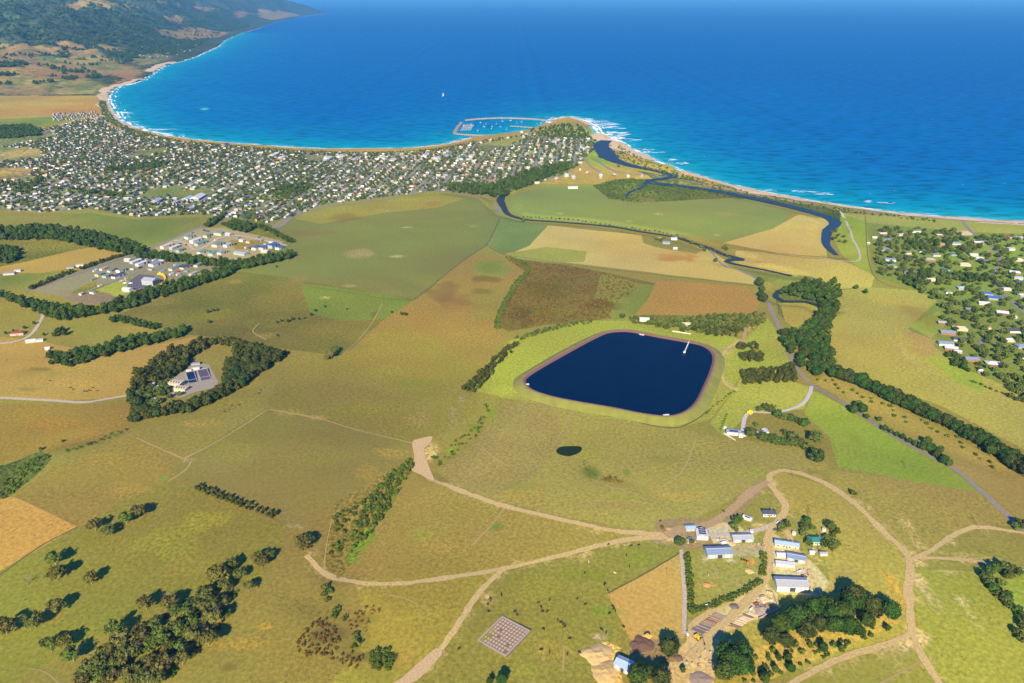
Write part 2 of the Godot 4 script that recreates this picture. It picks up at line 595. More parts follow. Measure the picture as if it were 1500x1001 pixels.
func build_ground() -> void:
	var olive := cover([158, 146, 70], [138, 124, 60])
	var dry := cover([176, 154, 80], [150, 132, 66])
	var grey_green := cover([128, 128, 72], [120, 118, 64], 0.1)
	var mid_green := cover([124, 132, 58], [140, 134, 66], 0.1)
	var deep_green := cover([98, 122, 48], [116, 128, 54], 0.1)
	var vivid := cover([140, 158, 56], [152, 156, 62], 0.1)
	var tan_hay := cover([205, 180, 108], [184, 160, 88], 0.12)
	var brown := cover([176, 136, 70], [162, 128, 66], 0.14)
	var marsh := cover([136, 116, 60], [112, 98, 48], 0.3)
	var umber := cover([158, 138, 70], [146, 120, 62], 0.16)
	var gold := cover([204, 160, 80], [186, 146, 72], 0.14)
	var straw := cover([186, 152, 80], [172, 136, 70], 0.14)
	var town_ground := cover([128, 126, 78], [150, 144, 104], 0.24)
	var yard := cover([182, 160, 122], [160, 142, 108], 0.16)
	var grey_yard := cover([150, 138, 112], [138, 126, 104], 0.14)
	var suburb := cover([140, 144, 66], [122, 128, 56], 0.2)
	var rough := cover([116, 116, 48], [138, 124, 58], 0.3)
	var scrubby := cover([86, 98, 46], [112, 112, 56], 0.3)
	var mud := cover([166, 138, 100], [146, 120, 86], 0.14)
	var warm := cover([180, 156, 78], [158, 140, 64], 0.16)
	var sandy := cover([214, 184, 126], [190, 158, 106], 0.2)
	var lawn := cover([150, 158, 62], [164, 160, 70], 0.12)
	var mown := cover([142, 132, 62], [134, 126, 64], 0.1)

	town_polygon = line([[-40, 212], [70, 188], [150, 172], [165, 187], [200, 196], [250, 206], [320, 213], [380, 219], [450, 223], [520, 225], [600, 223], [650, 219], [700, 208], [760, 200], [800, 190], [850, 190], [872, 205], [868, 222], [850, 240], [830, 255], [780, 272], [735, 287], [640, 279], [560, 290], [470, 302], [400, 328], [330, 318], [290, 314], [200, 318], [130, 306], [60, 312], [-40, 305]])
	var areas := [
		[town_polygon, town_ground],
		area([[-60, 150], [140, 152], [150, 170], [70, 186], [-60, 205]], straw),
		area([[-60, 175], [60, 172], [145, 166], [70, 186], [-60, 196]], mid_green),
		area([[-40, 312], [60, 318], [130, 312], [200, 322], [290, 318], [300, 330], [270, 347], [215, 360], [140, 337], [70, 326], [-40, 324]], mid_green),
		area([[-40, 345], [60, 345], [140, 360], [170, 362], [110, 368], [40, 385], [-40, 396]], rough),
		area([[-40, 398], [40, 383], [110, 366], [150, 360], [188, 370], [140, 388], [60, 400], [-40, 402]], straw),
		area([[-40, 402], [60, 400], [110, 398], [60, 425], [-40, 428]], mid_green),
		area([[38, 426], [120, 396], [190, 374], [232, 380], [320, 384], [342, 390], [300, 402], [232, 428], [165, 446], [110, 438]], grey_yard),
		area([[100, 430], [135, 412], [165, 418], [150, 428]], rough),
		area([[140, 425], [190, 405], [212, 412], [205, 424], [165, 436]], lawn),
		area([[92, 436], [115, 428], [155, 428], [172, 436], [150, 446], [110, 444]], cover([128, 108, 90], [142, 122, 102], 0.12)),
		area([[225, 363], [290, 334], [340, 333], [400, 348], [434, 362], [415, 372], [345, 382], [240, 374]], yard),
		area([[335, 352], [385, 352], [400, 362], [345, 366]], umber),
		area([[330, 334], [375, 320], [420, 340], [440, 360], [400, 350]], rough),
		# the large green paddocks below the town
		area([[375, 377], [428, 347], [402, 335], [430, 319], [520, 301], [600, 289], [650, 283], [700, 291], [733, 318], [712, 360], [660, 395], [606, 439], [560, 431], [470, 416], [400, 404], [335, 396]], grey_green),
		area([[163, 464], [250, 432], [335, 396], [400, 404], [470, 416], [560, 431], [606, 439], [575, 462], [540, 490], [500, 522], [420, 512], [330, 496], [270, 490], [200, 472]], cover([104, 108, 50], [122, 112, 54], 0.14)),
		area([[440, 416], [560, 431], [604, 440], [570, 466], [500, 470], [455, 460]], deep_green),
		area([[430, 320], [470, 309], [560, 296], [640, 284], [682, 291], [640, 304], [560, 312], [470, 328]], olive),
		area([[735, 317], [803, 330], [775, 360], [741, 373], [713, 358], [728, 330]], cover([122, 134, 74], [132, 138, 76], 0.08)),
		area([[803, 330], [880, 338], [940, 345], [985, 352], [1040, 367], [1070, 386], [1112, 411], [1105, 418], [1000, 405], [900, 393], [740, 374], [775, 360]], tan_hay),
		area([[740, 371], [800, 362], [860, 368], [855, 384], [800, 384], [745, 377]], cover([168, 160, 76], [152, 152, 66])),
		area([[940, 345], [985, 349], [1030, 366], [1020, 372], [960, 362], [942, 356]], mid_green),
		area([[742, 290], [790, 277], [865, 272], [892, 291], [930, 297], [1010, 293], [1090, 290], [1125, 300], [1160, 312], [1132, 335], [1060, 354], [1000, 345], [930, 335], [850, 326], [770, 321], [750, 312]], cover([140, 146, 76], [130, 138, 70], 0.08)),
		area([[868, 272], [900, 263], [950, 262], [1000, 274], [1080, 284], [1092, 291], [1010, 293], [930, 297], [892, 291]], scrubby),
		area([[850, 245], [900, 245], [950, 250], [985, 258], [940, 262], [880, 262], [845, 256]], straw),
		area([[862, 208], [878, 206], [882, 232], [905, 243], [880, 246], [858, 236]], lawn),
		area([[700, 210], [760, 198], [800, 187], [840, 178], [868, 190], [874, 204], [840, 200], [800, 200], [740, 214]], cover([172, 160, 84], [140, 142, 66], 0.2)),
		area([[1170, 314], [1207, 320], [1224, 335], [1210, 350], [1212, 377], [1140, 371], [1060, 356], [1132, 335]], tan_hay),
		area([[1078, 367], [1140, 372], [1212, 378], [1245, 386], [1282, 405], [1276, 421], [1230, 423], [1185, 405], [1120, 398], [1075, 386]], cover([192, 168, 92], [178, 158, 84])),
		area([[1060, 385], [1120, 398], [1185, 405], [1200, 418], [1140, 420], [1110, 410]], mid_green),
		area([[930, 250], [985, 258], [1060, 276], [1150, 294], [1230, 309], [1300, 318], [1230, 330], [1205, 318], [1150, 304], [1050, 282], [980, 271]], scrubby),
		area([[1232, 311], [1268, 314], [1276, 402], [1252, 388], [1232, 372], [1222, 350], [1230, 330]], vivid),
		area([[738, 378], [830, 388], [900, 402], [960, 415], [945, 436], [905, 452], [900, 466], [800, 476], [745, 486], [726, 476], [745, 430], [770, 400]], marsh),
		area([[880, 400], [935, 415], [960, 418], [935, 460], [900, 470], [870, 440]], mid_green),
		area([[850, 391], [1108, 417], [1096, 423], [1000, 413], [940, 411]], olive),
		area([[962, 411], [1000, 413], [1095, 421], [1113, 441], [1106, 463], [1000, 463], [928, 463], [950, 436]], brown),
		area([[690, 373], [740, 378], [770, 398], [742, 435], [728, 476], [742, 490], [690, 560], [640, 577], [560, 562], [498, 525], [560, 470], [608, 440], [650, 402]], umber),
		area([[700, 380], [738, 382], [752, 398], [720, 410], [690, 400]], mid_green),
		area([[690, 420], [742, 425], [730, 470], [690, 470]], olive),
		area([[500, 525], [560, 480], [640, 500], [700, 540], [690, 562], [640, 577], [560, 562]], cover([152, 138, 62], [142, 124, 58])),
		# around the reservoir
		area([[745, 500], [790, 485], [860, 470], [910, 470], [1000, 480], [1060, 490], [1095, 500], [1090, 540], [1068, 580], [1040, 615], [990, 628], [880, 612], [780, 590], [725, 580], [690, 572], [720, 540]], cover([164, 160, 68], [150, 150, 60])),
		area([[928, 462], [1108, 462], [1120, 480], [1095, 492], [1000, 480], [925, 474]], rough),
		area([[1090, 500], [1125, 465], [1160, 520], [1165, 545], [1085, 548], [1078, 520]], cover([168, 150, 76], [146, 150, 60])),
		area([[1070, 580], [1090, 548], [1165, 560], [1190, 568], [1178, 600], [1100, 605], [1060, 640], [1040, 620]], lawn),
		area([[1090, 605], [1140, 605], [1190, 625], [1195, 650], [1120, 650], [1080, 636]], olive),
		area([[1192, 572], [1240, 598], [1292, 630], [1395, 690], [1452, 724], [1400, 716], [1330, 704], [1228, 684], [1215, 640], [1178, 606]], vivid),
		area([[1215, 545], [1300, 590], [1400, 640], [1500, 700], [1560, 740], [1500, 765], [1440, 715], [1390, 682], [1290, 620], [1195, 562]], dry),
		area([[1200, 490], [1230, 425], [1276, 421], [1345, 426], [1372, 440], [1330, 482], [1420, 540], [1560, 600], [1560, 690], [1380, 595], [1280, 560], [1218, 545]], cover([178, 160, 82], [160, 148, 72])),
		area([[1135, 425], [1190, 420], [1225, 425], [1200, 480], [1160, 480], [1140, 460]], scrubby),
		area([[1140, 444], [1180, 443], [1200, 452], [1185, 470], [1165, 482], [1150, 470]], warm),
		area([[1268, 316], [1420, 322], [1560, 328], [1600, 620], [1420, 543], [1330, 482], [1372, 440], [1345, 426], [1282, 405]], suburb),
		area([[1230, 312], [1420, 321], [1600, 330], [1600, 345], [1420, 340], [1270, 326]], cover([176, 162, 86], [140, 148, 66])),
		area([[1330, 478], [1375, 455], [1392, 470], [1365, 496]], lawn),
		area([[1328, 484], [1365, 496], [1372, 515], [1350, 522], [1328, 500]], cover([180, 148, 92], [168, 140, 84])),
		area([[1355, 522], [1395, 525], [1440, 555], [1440, 575], [1400, 560]], vivid),
		# the middle ground
		area([[250, 690], [390, 598], [440, 605], [560, 640], [606, 648], [600, 672], [540, 705], [490, 740], [430, 776], [300, 720]], mown),
		area([[390, 598], [420, 515], [500, 525], [560, 562], [640, 577], [690, 570], [705, 600], [640, 640], [606, 648], [560, 640], [440, 605]], cover([148, 138, 62], [140, 124, 60])),
		area([[640, 690], [690, 655], [740, 590], [785, 588], [880, 612], [990, 628], [1060, 642], [1195, 655], [1215, 690], [1140, 686], [1110, 710], [1000, 770], [940, 778], [800, 752], [700, 726]], cover([164, 148, 76], [152, 138, 72])),
		area([[640, 690], [690, 655], [740, 590], [800, 592], [830, 640], [780, 700], [720, 728], [660, 708]], cover([158, 138, 80], [150, 132, 74])),
		area([[605, 692], [640, 708], [800, 758], [960, 786], [900, 794], [740, 832], [520, 853], [488, 838], [540, 790], [572, 730]], cover([160, 146, 64], [150, 132, 66])),
		area([[488, 740], [600, 672], [604, 692], [572, 730], [540, 790], [500, 845], [470, 830]], rough),
		area([[-40, 490], [60, 500], [150, 520], [290, 492], [192, 555], [190, 582], [60, 588], [-40, 582]], straw),
		area([[-40, 590], [60, 592], [150, 592], [190, 588], [192, 622], [150, 646], [60, 664], [-40, 690]], cover([164, 132, 64], [142, 116, 56], 0.16)),
		area([[-40, 690], [10, 680], [60, 660], [75, 672], [60, 690], [10, 730], [-40, 760]], scrubby),
		area([[15, 727], [70, 690], [150, 655], [195, 625], [250, 690], [245, 706], [180, 735], [112, 772]], cover([156, 134, 66], [144, 126, 60])),
		area([[-60, 730], [20, 728], [113, 772], [-60, 870]], gold),
		area([[245, 706], [300, 720], [418, 772], [412, 800], [380, 850], [200, 900], [0, 1010], [-80, 1010], [-80, 880], [113, 774], [180, 735]], cover([146, 144, 58], [134, 128, 54])),
		area([[380, 850], [470, 838], [520, 853], [560, 880], [480, 1010], [0, 1010], [200, 900]], olive),
		area([[520, 853], [740, 832], [690, 885], [640, 955], [560, 1010], [480, 1010], [540, 930]], cover([166, 148, 66], [148, 140, 58])),
		area([[740, 834], [900, 797], [990, 790], [1000, 806], [890, 868], [905, 935], [880, 1010], [600, 1010], [660, 935], [700, 880]], cover([144, 138, 64], [132, 126, 58])),
		area([[890, 870], [1000, 808], [1003, 935], [926, 942]], cover([194, 158, 92], [180, 144, 82], 0.12)),
		area([[1006, 815], [1120, 800], [1120, 852], [1012, 900]], cover([158, 142, 80], [144, 136, 64])),
		area([[1120, 700], [1140, 690], [1220, 715], [1295, 780], [1330, 815], [1330, 930], [1200, 970], [1050, 1010], [1040, 950], [1130, 870], [1215, 850], [1200, 780], [1160, 740]], warm),
		area([[1215, 690], [1330, 704], [1450, 724], [1500, 770], [1430, 770], [1330, 815], [1295, 780], [1220, 715]], cover([168, 146, 74], [154, 140, 66])),
		area([[1340, 835], [1500, 842], [1580, 850], [1580, 1010], [1380, 1010], [1345, 940]], cover([156, 150, 64], [148, 138, 62])),
		area([[1470, 850], [1510, 845], [1540, 900], [1500, 930], [1480, 890]], lawn),
		# worked ground about the farm
		area([[962, 762], [1000, 758], [1050, 760], [1070, 740], [1110, 705], [1125, 712], [1090, 745], [1070, 765], [1055, 800], [1010, 806], [985, 800], [955, 795]], mud),
		area([[1035, 768], [1075, 765], [1090, 775], [1075, 798], [1045, 795]], cover([206, 190, 160], [190, 170, 138])),
		area([[1070, 798], [1118, 795], [1118, 815], [1070, 815]], yard),
		area([[1125, 780], [1140, 785], [1195, 830], [1215, 855], [1200, 872], [1140, 870], [1130, 830]], cover([216, 188, 148], [196, 164, 126])),
		area([[1010, 920], [1020, 905], [1060, 885], [1120, 852], [1138, 870], [1140, 895], [1080, 918], [1055, 930], [1050, 960], [1045, 1010], [960, 1010], [985, 960], [1005, 940]], cover([218, 186, 140], [198, 162, 120])),
		area([[925, 938], [1000, 935], [990, 970], [960, 970], [920, 960]], mud),
		area([[858, 950], [890, 940], [912, 950], [905, 965], [915, 1010], [880, 1010], [868, 985]], cover([216, 186, 120], [196, 160, 92], 0.4)),
		area([[988, 972], [1015, 968], [1040, 985], [1045, 1010], [985, 1010]], cover([214, 184, 128], [190, 160, 108])),
		area([[1205, 900], [1260, 895], [1300, 900], [1320, 910], [1250, 945], [1170, 975], [1100, 1010], [1080, 960], [1160, 930]], cover([206, 162, 88], [176, 150, 74], 0.2)),
	]
	var stains := []
	for s in [
		[525, 370, 26, 8, [172, 154, 116], 0.8], [580, 375, 12, 2.5, [186, 168, 130], 0.9], [440, 405, 14, 8, [150, 128, 92], 0.6], [510, 418, 12, 2.5, [190, 170, 120], 0.9], [472, 435, 8, 2, [190, 176, 120], 0.8], [590, 332, 12, 1.5, [186, 178, 116], 0.8], [690, 330, 10, 2, [176, 164, 120], 0.7], [555, 307, 14, 3, [176, 160, 110], 0.7], [500, 318, 30, 7, [126, 106, 66], 0.7], [632, 297, 22, 5, [150, 114, 72], 0.7], [570, 292, 40, 4, [160, 156, 66], 0.7], [600, 345, 60, 8, [122, 130, 66], 0.5], [450, 340, 50, 6, [128, 110, 72], 0.5],
		[646, 428, 26, 18, [126, 94, 62], 0.85], [668, 440, 20, 10, [132, 100, 64], 0.6], [715, 392, 24, 8, [112, 128, 52], 0.7], [710, 408, 26, 6, [112, 92, 50], 0.7], [700, 425, 20, 5, [116, 96, 50], 0.6], [545, 460, 6, 12, [104, 92, 46], 0.6], [620, 470, 30, 15, [160, 126, 62], 0.5],
		[985, 376, 32, 8, [170, 124, 66], 0.8], [815, 312, 8, 1.6, [196, 172, 110], 0.9], [958, 313, 8, 1.6, [190, 174, 116], 0.9], [1060, 313, 22, 3, [176, 150, 94], 0.7], [917, 323, 7, 1.6, [200, 180, 110], 0.8], [1045, 344, 8, 2, [190, 176, 110], 0.8], [1100, 410, 16, 4, [180, 176, 120], 0.6],
		[880, 445, 24, 8, [78, 58, 32], 0.7], [800, 420, 40, 16, [96, 96, 36], 0.7], [790, 455, 30, 12, [110, 104, 40], 0.6], [835, 395, 40, 5, [108, 84, 44], 0.6], [760, 460, 20, 14, [84, 74, 36], 0.6], [1020, 440, 50, 10, [178, 138, 66], 0.6],
		[610, 610, 20, 14, [170, 142, 96], 0.8], [660, 605, 10, 18, [160, 142, 112], 0.7], [672, 585, 6, 14, [166, 152, 132], 0.6], [600, 560, 40, 8, [122, 132, 50], 0.5], [560, 545, 40, 12, [142, 140, 56], 0.5], [520, 600, 50, 12, [138, 134, 52], 0.5], [460, 610, 22, 5, [180, 146, 78], 0.7], [420, 603, 26, 5, [178, 142, 72], 0.6], [570, 660, 30, 10, [170, 142, 74], 0.6], [540, 690, 24, 16, [166, 138, 68], 0.5], [470, 670, 50, 18, [134, 132, 62], 0.5],
		[850, 660, 34, 12, [150, 152, 62], 0.5], [860, 690, 14, 9, [96, 116, 46], 0.8], [912, 693, 9, 9, [104, 124, 48], 0.7], [960, 672, 26, 8, [130, 132, 62], 0.6], [965, 680, 30, 6, [176, 140, 70], 0.4], [990, 725, 50, 9, [176, 150, 78], 0.5], [900, 725, 40, 6, [140, 150, 58], 0.5], [880, 738, 50, 8, [152, 128, 88], 0.5], [1030, 650, 40, 16, [170, 156, 74], 0.5], [1100, 690, 40, 12, [152, 158, 72], 0.5], [1075, 718, 12, 4, [184, 140, 74], 0.6],
		[760, 710, 40, 6, [130, 138, 62], 0.4], [770, 725, 60, 8, [172, 142, 74], 0.4], [722, 770, 8, 6, [104, 128, 52], 0.8], [640, 800, 40, 12, [172, 142, 76], 0.5], [610, 780, 20, 12, [150, 154, 62], 0.5], [530, 790, 16, 22, [118, 144, 40], 0.85], [512, 818, 14, 14, [110, 148, 40], 0.8], [560, 740, 20, 20, [120, 126, 46], 0.6], [690, 625, 16, 14, [124, 138, 44], 0.7], [715, 605, 12, 16, [140, 156, 50], 0.7], [660, 655, 14, 8, [130, 150, 46], 0.7],
		[470, 930, 30, 20, [112, 96, 58], 0.8], [520, 960, 24, 10, [108, 94, 58], 0.7], [535, 905, 20, 10, [118, 112, 52], 0.7], [490, 880, 12, 12, [116, 120, 48], 0.6], [585, 960, 16, 18, [176, 138, 72], 0.7], [600, 900, 40, 20, [170, 160, 62], 0.5], [340, 940, 60, 12, [182, 148, 68], 0.6], [385, 915, 14, 8, [196, 152, 62], 0.8], [330, 975, 16, 8, [112, 90, 52], 0.6], [250, 790, 60, 30, [146, 148, 56], 0.5], [290, 830, 50, 16, [156, 136, 70], 0.4], [70, 900, 30, 16, [168, 138, 70], 0.5], [430, 770, 18, 5, [168, 150, 120], 0.6], [300, 760, 40, 16, [154, 146, 52], 0.5],
		[780, 860, 40, 20, [150, 148, 56], 0.5], [850, 840, 50, 12, [124, 132, 50], 0.6], [930, 815, 24, 16, [128, 144, 50], 0.7], [870, 930, 14, 5, [190, 164, 140], 0.8], [800, 950, 40, 16, [166, 146, 66], 0.5], [760, 980, 40, 16, [150, 150, 60], 0.5], [790, 960, 8, 20, [176, 150, 90], 0.5], [860, 970, 8, 12, [112, 132, 40], 0.7], [880, 895, 30, 10, [120, 146, 44], 0.6], [970, 775, 12, 14, [150, 122, 86], 0.6], [960, 790, 20, 6, [160, 148, 124], 0.5],
		[1025, 815, 8, 9, [192, 172, 152], 0.9], [1063, 820, 9, 5, [206, 192, 176], 0.9], [1090, 821, 11, 5, [206, 146, 76], 0.9], [1098, 836, 6, 4, [214, 184, 120], 0.9], [1036, 856, 6, 4, [220, 160, 86], 0.9], [1040, 835, 5, 16, [160, 140, 104], 0.6], [1075, 850, 14, 10, [160, 138, 96], 0.5], [1055, 880, 20, 8, [150, 138, 62], 0.5], [1087, 797, 30, 4, [186, 160, 120], 0.6], [1065, 790, 10, 5, [216, 176, 120], 0.7],
		[1320, 765, 8, 16, [198, 172, 124], 0.8], [1336, 795, 10, 14, [188, 164, 118], 0.7], [1345, 860, 10, 36, [186, 164, 132], 0.75], [1360, 880, 14, 20, [170, 160, 104], 0.6], [1400, 880, 10, 10, [200, 184, 136], 0.8], [1412, 898, 12, 9, [196, 182, 132], 0.7], [1425, 913, 12, 6, [190, 176, 124], 0.6], [1320, 945, 24, 8, [186, 168, 128], 0.7], [1300, 950, 30, 8, [180, 162, 124], 0.6], [1310, 975, 8, 16, [188, 172, 120], 0.5], [1420, 815, 40, 8, [184, 164, 104], 0.6], [1310, 870, 14, 40, [208, 162, 72], 0.6], [1380, 835, 24, 5, [196, 174, 122], 0.7], [1230, 840, 30, 14, [160, 142, 96], 0.6], [1215, 858, 26, 8, [184, 152, 118], 0.7], [1180, 740, 40, 14, [166, 146, 66], 0.5], [1200, 865, 10, 8, [190, 158, 120], 0.7],
		[1245, 640, 8, 14, [126, 140, 52], 0.5], [1330, 700, 30, 5, [150, 160, 54], 0.4], [1380, 480, 20, 8, [150, 160, 70], 0.6], [1300, 440, 40, 12, [186, 160, 82], 0.5], [1310, 500, 60, 16, [170, 156, 76], 0.5], [1340, 460, 26, 14, [150, 124, 60], 0.6], [1270, 460, 20, 20, [172, 158, 78], 0.4], [1320, 515, 10, 30, [186, 166, 94], 0.5],
		[100, 560, 60, 8, [196, 160, 88], 0.5], [70, 620, 60, 12, [166, 128, 60], 0.5], [40, 545, 30, 10, [150, 130, 66], 0.6], [80, 545, 18, 8, [138, 144, 62], 0.7], [60, 540, 26, 3, [116, 110, 60], 0.7], [40, 568, 24, 3, [120, 112, 60], 0.6], [170, 635, 16, 6, [120, 116, 56], 0.7], [150, 670, 40, 10, [160, 138, 62], 0.5], [330, 590, 60, 12, [160, 144, 62], 0.5], [290, 618, 30, 6, [184, 148, 76], 0.6], [360, 560, 20, 12, [170, 134, 60], 0.5], [270, 672, 14, 4, [160, 146, 120], 0.6], [235, 700, 10, 6, [120, 144, 50], 0.7], [340, 660, 40, 20, [140, 136, 66], 0.4], [180, 715, 40, 14, [172, 144, 72], 0.4],
		[220, 440, 40, 8, [160, 140, 76], 0.4], [340, 412, 14, 4, [160, 140, 84], 0.6], [300, 460, 40, 12, [130, 128, 52], 0.5], [400, 470, 50, 10, [136, 128, 60], 0.5], [390, 490, 20, 5, [164, 146, 84], 0.5], [200, 480, 30, 8, [164, 146, 76], 0.5], [120, 480, 30, 10, [140, 142, 56], 0.5], [235, 245, 16, 4, [128, 138, 60], 0.9], [232, 278, 30, 5, [110, 128, 52], 0.9], [280, 281, 28, 4, [150, 140, 70], 0.9], [215, 220, 36, 4, [134, 142, 62], 0.9], [460, 232, 10, 3, [130, 140, 64], 0.9], [30, 222, 40, 10, [184, 158, 96], 0.8], [60, 240, 40, 6, [172, 152, 90], 0.8], [20, 250, 40, 8, [186, 150, 80], 0.8], [820, 242, 14, 6, [150, 150, 70], 0.9]]:
		stains.append(stain_at(s[0], s[1], s[2], s[3], s[4], s[5]))
	# earth thrown and trodden out beside the dirt tracks
	for track in SCUFFED:
		for q in spline(line(track), 7.0):
			if rng.randf() < 0.75:
				var tone: Color = pc(204, 174, 116) if rng.randf() < 0.7 else pc(176, 156, 92)
				stains.append([q + Vector2(rng.randfn(), rng.randfn()) * 3.0, Vector2(rng.randf_range(3.0, 7.5), rng.randf_range(3.0, 7.5)), tone, rng.randf_range(0.25, 0.6)])
	for q in [[1335, 822, 22, 10], [1342, 845, 8, 16], [1338, 930, 12, 12], [1325, 940, 24, 6], [980, 787, 16, 6], [625, 660, 12, 20], [618, 975, 20, 14], [1128, 706, 8, 8], [1045, 940, 20, 14], [1010, 965, 20, 18], [1165, 838, 22, 10], [1185, 852, 16, 10], [1080, 780, 24, 6], [1110, 770, 14, 6]]:
		stains.append(stain_at(q[0], q[1], q[2], q[3], [214, 186, 136], 0.75))
	print("cover pictures ", Time.get_ticks_msec())
	var ground := ArrayMesh.new()
	for zone in [[610.0, -730.0, -330.0, 0.6, 0.6, 1500.0, 8.0, -58.0, 0.03, olive], [820.0, -1130.0, -730.0, 0.805, 0.8, 1500.0, 8.0, -730.0, 0.024, olive], [1090.0, -1580.0, -1130.0, 1.07, 1.07, 2000.0, 10.0, -1130.0, 0.018, olive], [1390.0, -2030.0, -1580.0, 1.36, 1.36, 2000.0, 10.0, -1580.0, 0.014, olive], [2800.0, -3990.0, -2030.0, 3.5, 3.2, 2900.0, 14.0, -2030.0, 0.006, straw]]:
		var w := int(zone[0] * 2.0 / zone[3])
		var h := int((zone[2] - zone[1]) / zone[4])
		var picture := cover_picture(-zone[0], zone[1], zone[3], zone[4], w, h, areas, stains, zone[8], zone[9], maxf(1.0, zone[3]))
		var s := sheet(steps(-zone[5], zone[5], 10.0), steps(zone[1], zone[7], zone[6]), ground_height, -3.0)
		var uv := PackedVector2Array()
		uv.resize(s[0].size())
		for i in s[0].size():
			var q: Vector3 = s[0][i]
			uv[i] = Vector2((q.x + zone[0]) / (2.0 * zone[0]), (q.z - zone[1]) / (zone[2] - zone[1]))
		ground.add_surface_from_arrays(Mesh.PRIMITIVE_TRIANGLES, surface_arrays(s, uv))
		var m := StandardMaterial3D.new()
		m.resource_name = "pasture"
		m.albedo_texture = picture
		m.texture_repeat = false
		m.roughness = 1.0
		m.metallic_specular = 0.1
		ground.surface_set_material(ground.get_surface_count() - 1, m)
		print("ground zone ", Time.get_ticks_msec())
	setting("ground", ground, null)

func build_hills() -> void:
	covers.clear()
	var forest := cover([84, 92, 66], [62, 74, 54], 0.4)
	var pasture := cover([172, 138, 84], [146, 118, 72], 0.2)
	var green := cover([118, 116, 66], [140, 126, 72], 0.2)
	var wood := cover([58, 70, 44], [78, 88, 52], 0.4)
	var areas := []
	for a in [
		[[[-60, 58], [0, 62], [40, 66], [75, 70], [95, 64], [120, 66], [150, 78], [180, 92], [207, 104], [200, 116], [165, 127], [150, 135], [145, 160], [-60, 160]], pasture],
		[[[72, 7], [110, 1], [185, 2], [165, 12], [120, 13]], pasture], [[[240, 26], [272, 24], [270, 30], [245, 31]], pasture], [[[225, 43], [290, 40], [338, 47], [320, 54], [280, 60], [235, 52]], pasture], [[[138, 65], [185, 72], [188, 76], [150, 72]], pasture], [[[225, 2], [262, 3], [255, 7], [235, 6]], pasture], [[[345, 15], [372, 20], [345, 27]], pasture], [[[378, 13], [420, 18], [440, 22], [400, 29], [378, 25]], pasture], [[[180, 10], [210, 12], [190, 15]], pasture], [[[270, 8], [320, 12], [300, 16]], pasture], [[[180, 23], [228, 26], [200, 28]], pasture], [[[190, 84], [225, 78], [255, 84], [235, 92], [205, 98]], green],
		[[[60, 78], [80, 80], [92, 92], [70, 94], [55, 88]], green], [[[30, 70], [50, 68], [76, 66], [40, 76]], green], [[[80, 80], [98, 74], [102, 82], [88, 86]], wood], [[[0, 94], [20, 92], [42, 93], [40, 97], [0, 99]], wood], [[[4, 108], [30, 104], [46, 118], [30, 130], [6, 122]], green], [[[62, 116], [95, 112], [115, 122], [100, 132], [70, 128]], green], [[[135, 96], [160, 90], [185, 96], [180, 104], [140, 102]], green], [[[125, 114], [150, 110], [170, 116], [165, 126], [140, 122]], wood], [[[110, 120], [140, 120], [150, 130], [120, 132]], green], [[[-20, 136], [60, 139], [138, 137], [142, 144], [90, 148], [40, 145], [-20, 141]], wood], [[[150, 76], [190, 78], [210, 86], [180, 86]], wood], [[[180, 90], [205, 92], [190, 98]], wood], [[[78, 120], [82, 120], [84, 138], [76, 138]], wood]]:
		var p := PackedVector2Array()
		for q in a[0]:
			var h := hill_point(q[0], q[1])
			p.append(Vector2(h.x, h.z))
		areas.append([p, a[1]])
		hill_areas.append([p, a[1] == wood or a[1] == forest])
	var x0 := -14500.0
	var picture := cover_picture(x0, -24000.0, 9.0, 13.0, 1780, 1541, areas, [], 0.09, forest, 12.0)
	var nz := PackedFloat32Array()
	var d := 3980.0
	while d < 23800.0:
		nz.append(-d)
		d += maxf(30.0, d * 0.008)
	nz.reverse()
	var nx := PackedFloat32Array()
	var x := 1500.0
	while x > x0:
		nx.append(x)
		x -= maxf(36.0, -x * 0.009)
	nx.reverse()
	var s := sheet(nx, nz, hill_height, -5.0)
	var uv := PackedVector2Array()
	uv.resize(s[0].size())
	for i in s[0].size():
		var q: Vector3 = s[0][i]
		uv[i] = Vector2((q.x - x0) / (1780 * 9.0), (q.z + 24000.0) / (1541 * 13.0))
	var mesh := ArrayMesh.new()
	mesh.add_surface_from_arrays(Mesh.PRIMITIVE_TRIANGLES, surface_arrays(s, uv))
	var m := StandardMaterial3D.new()
	m.resource_name = "hill_cover"
	m.albedo_texture = picture
	m.texture_repeat = false
	m.roughness = 1.0
	m.metallic_specular = 0.1
	setting("hills", mesh, m)

func offshore(q: Vector2) -> float:
	var s := 1e12
	for i in coast.size() - 1:
		s = minf(s, Geometry2D.get_closest_point_to_segment(q, coast[i], coast[i + 1]).distance_squared_to(q))
	return sqrt(s)

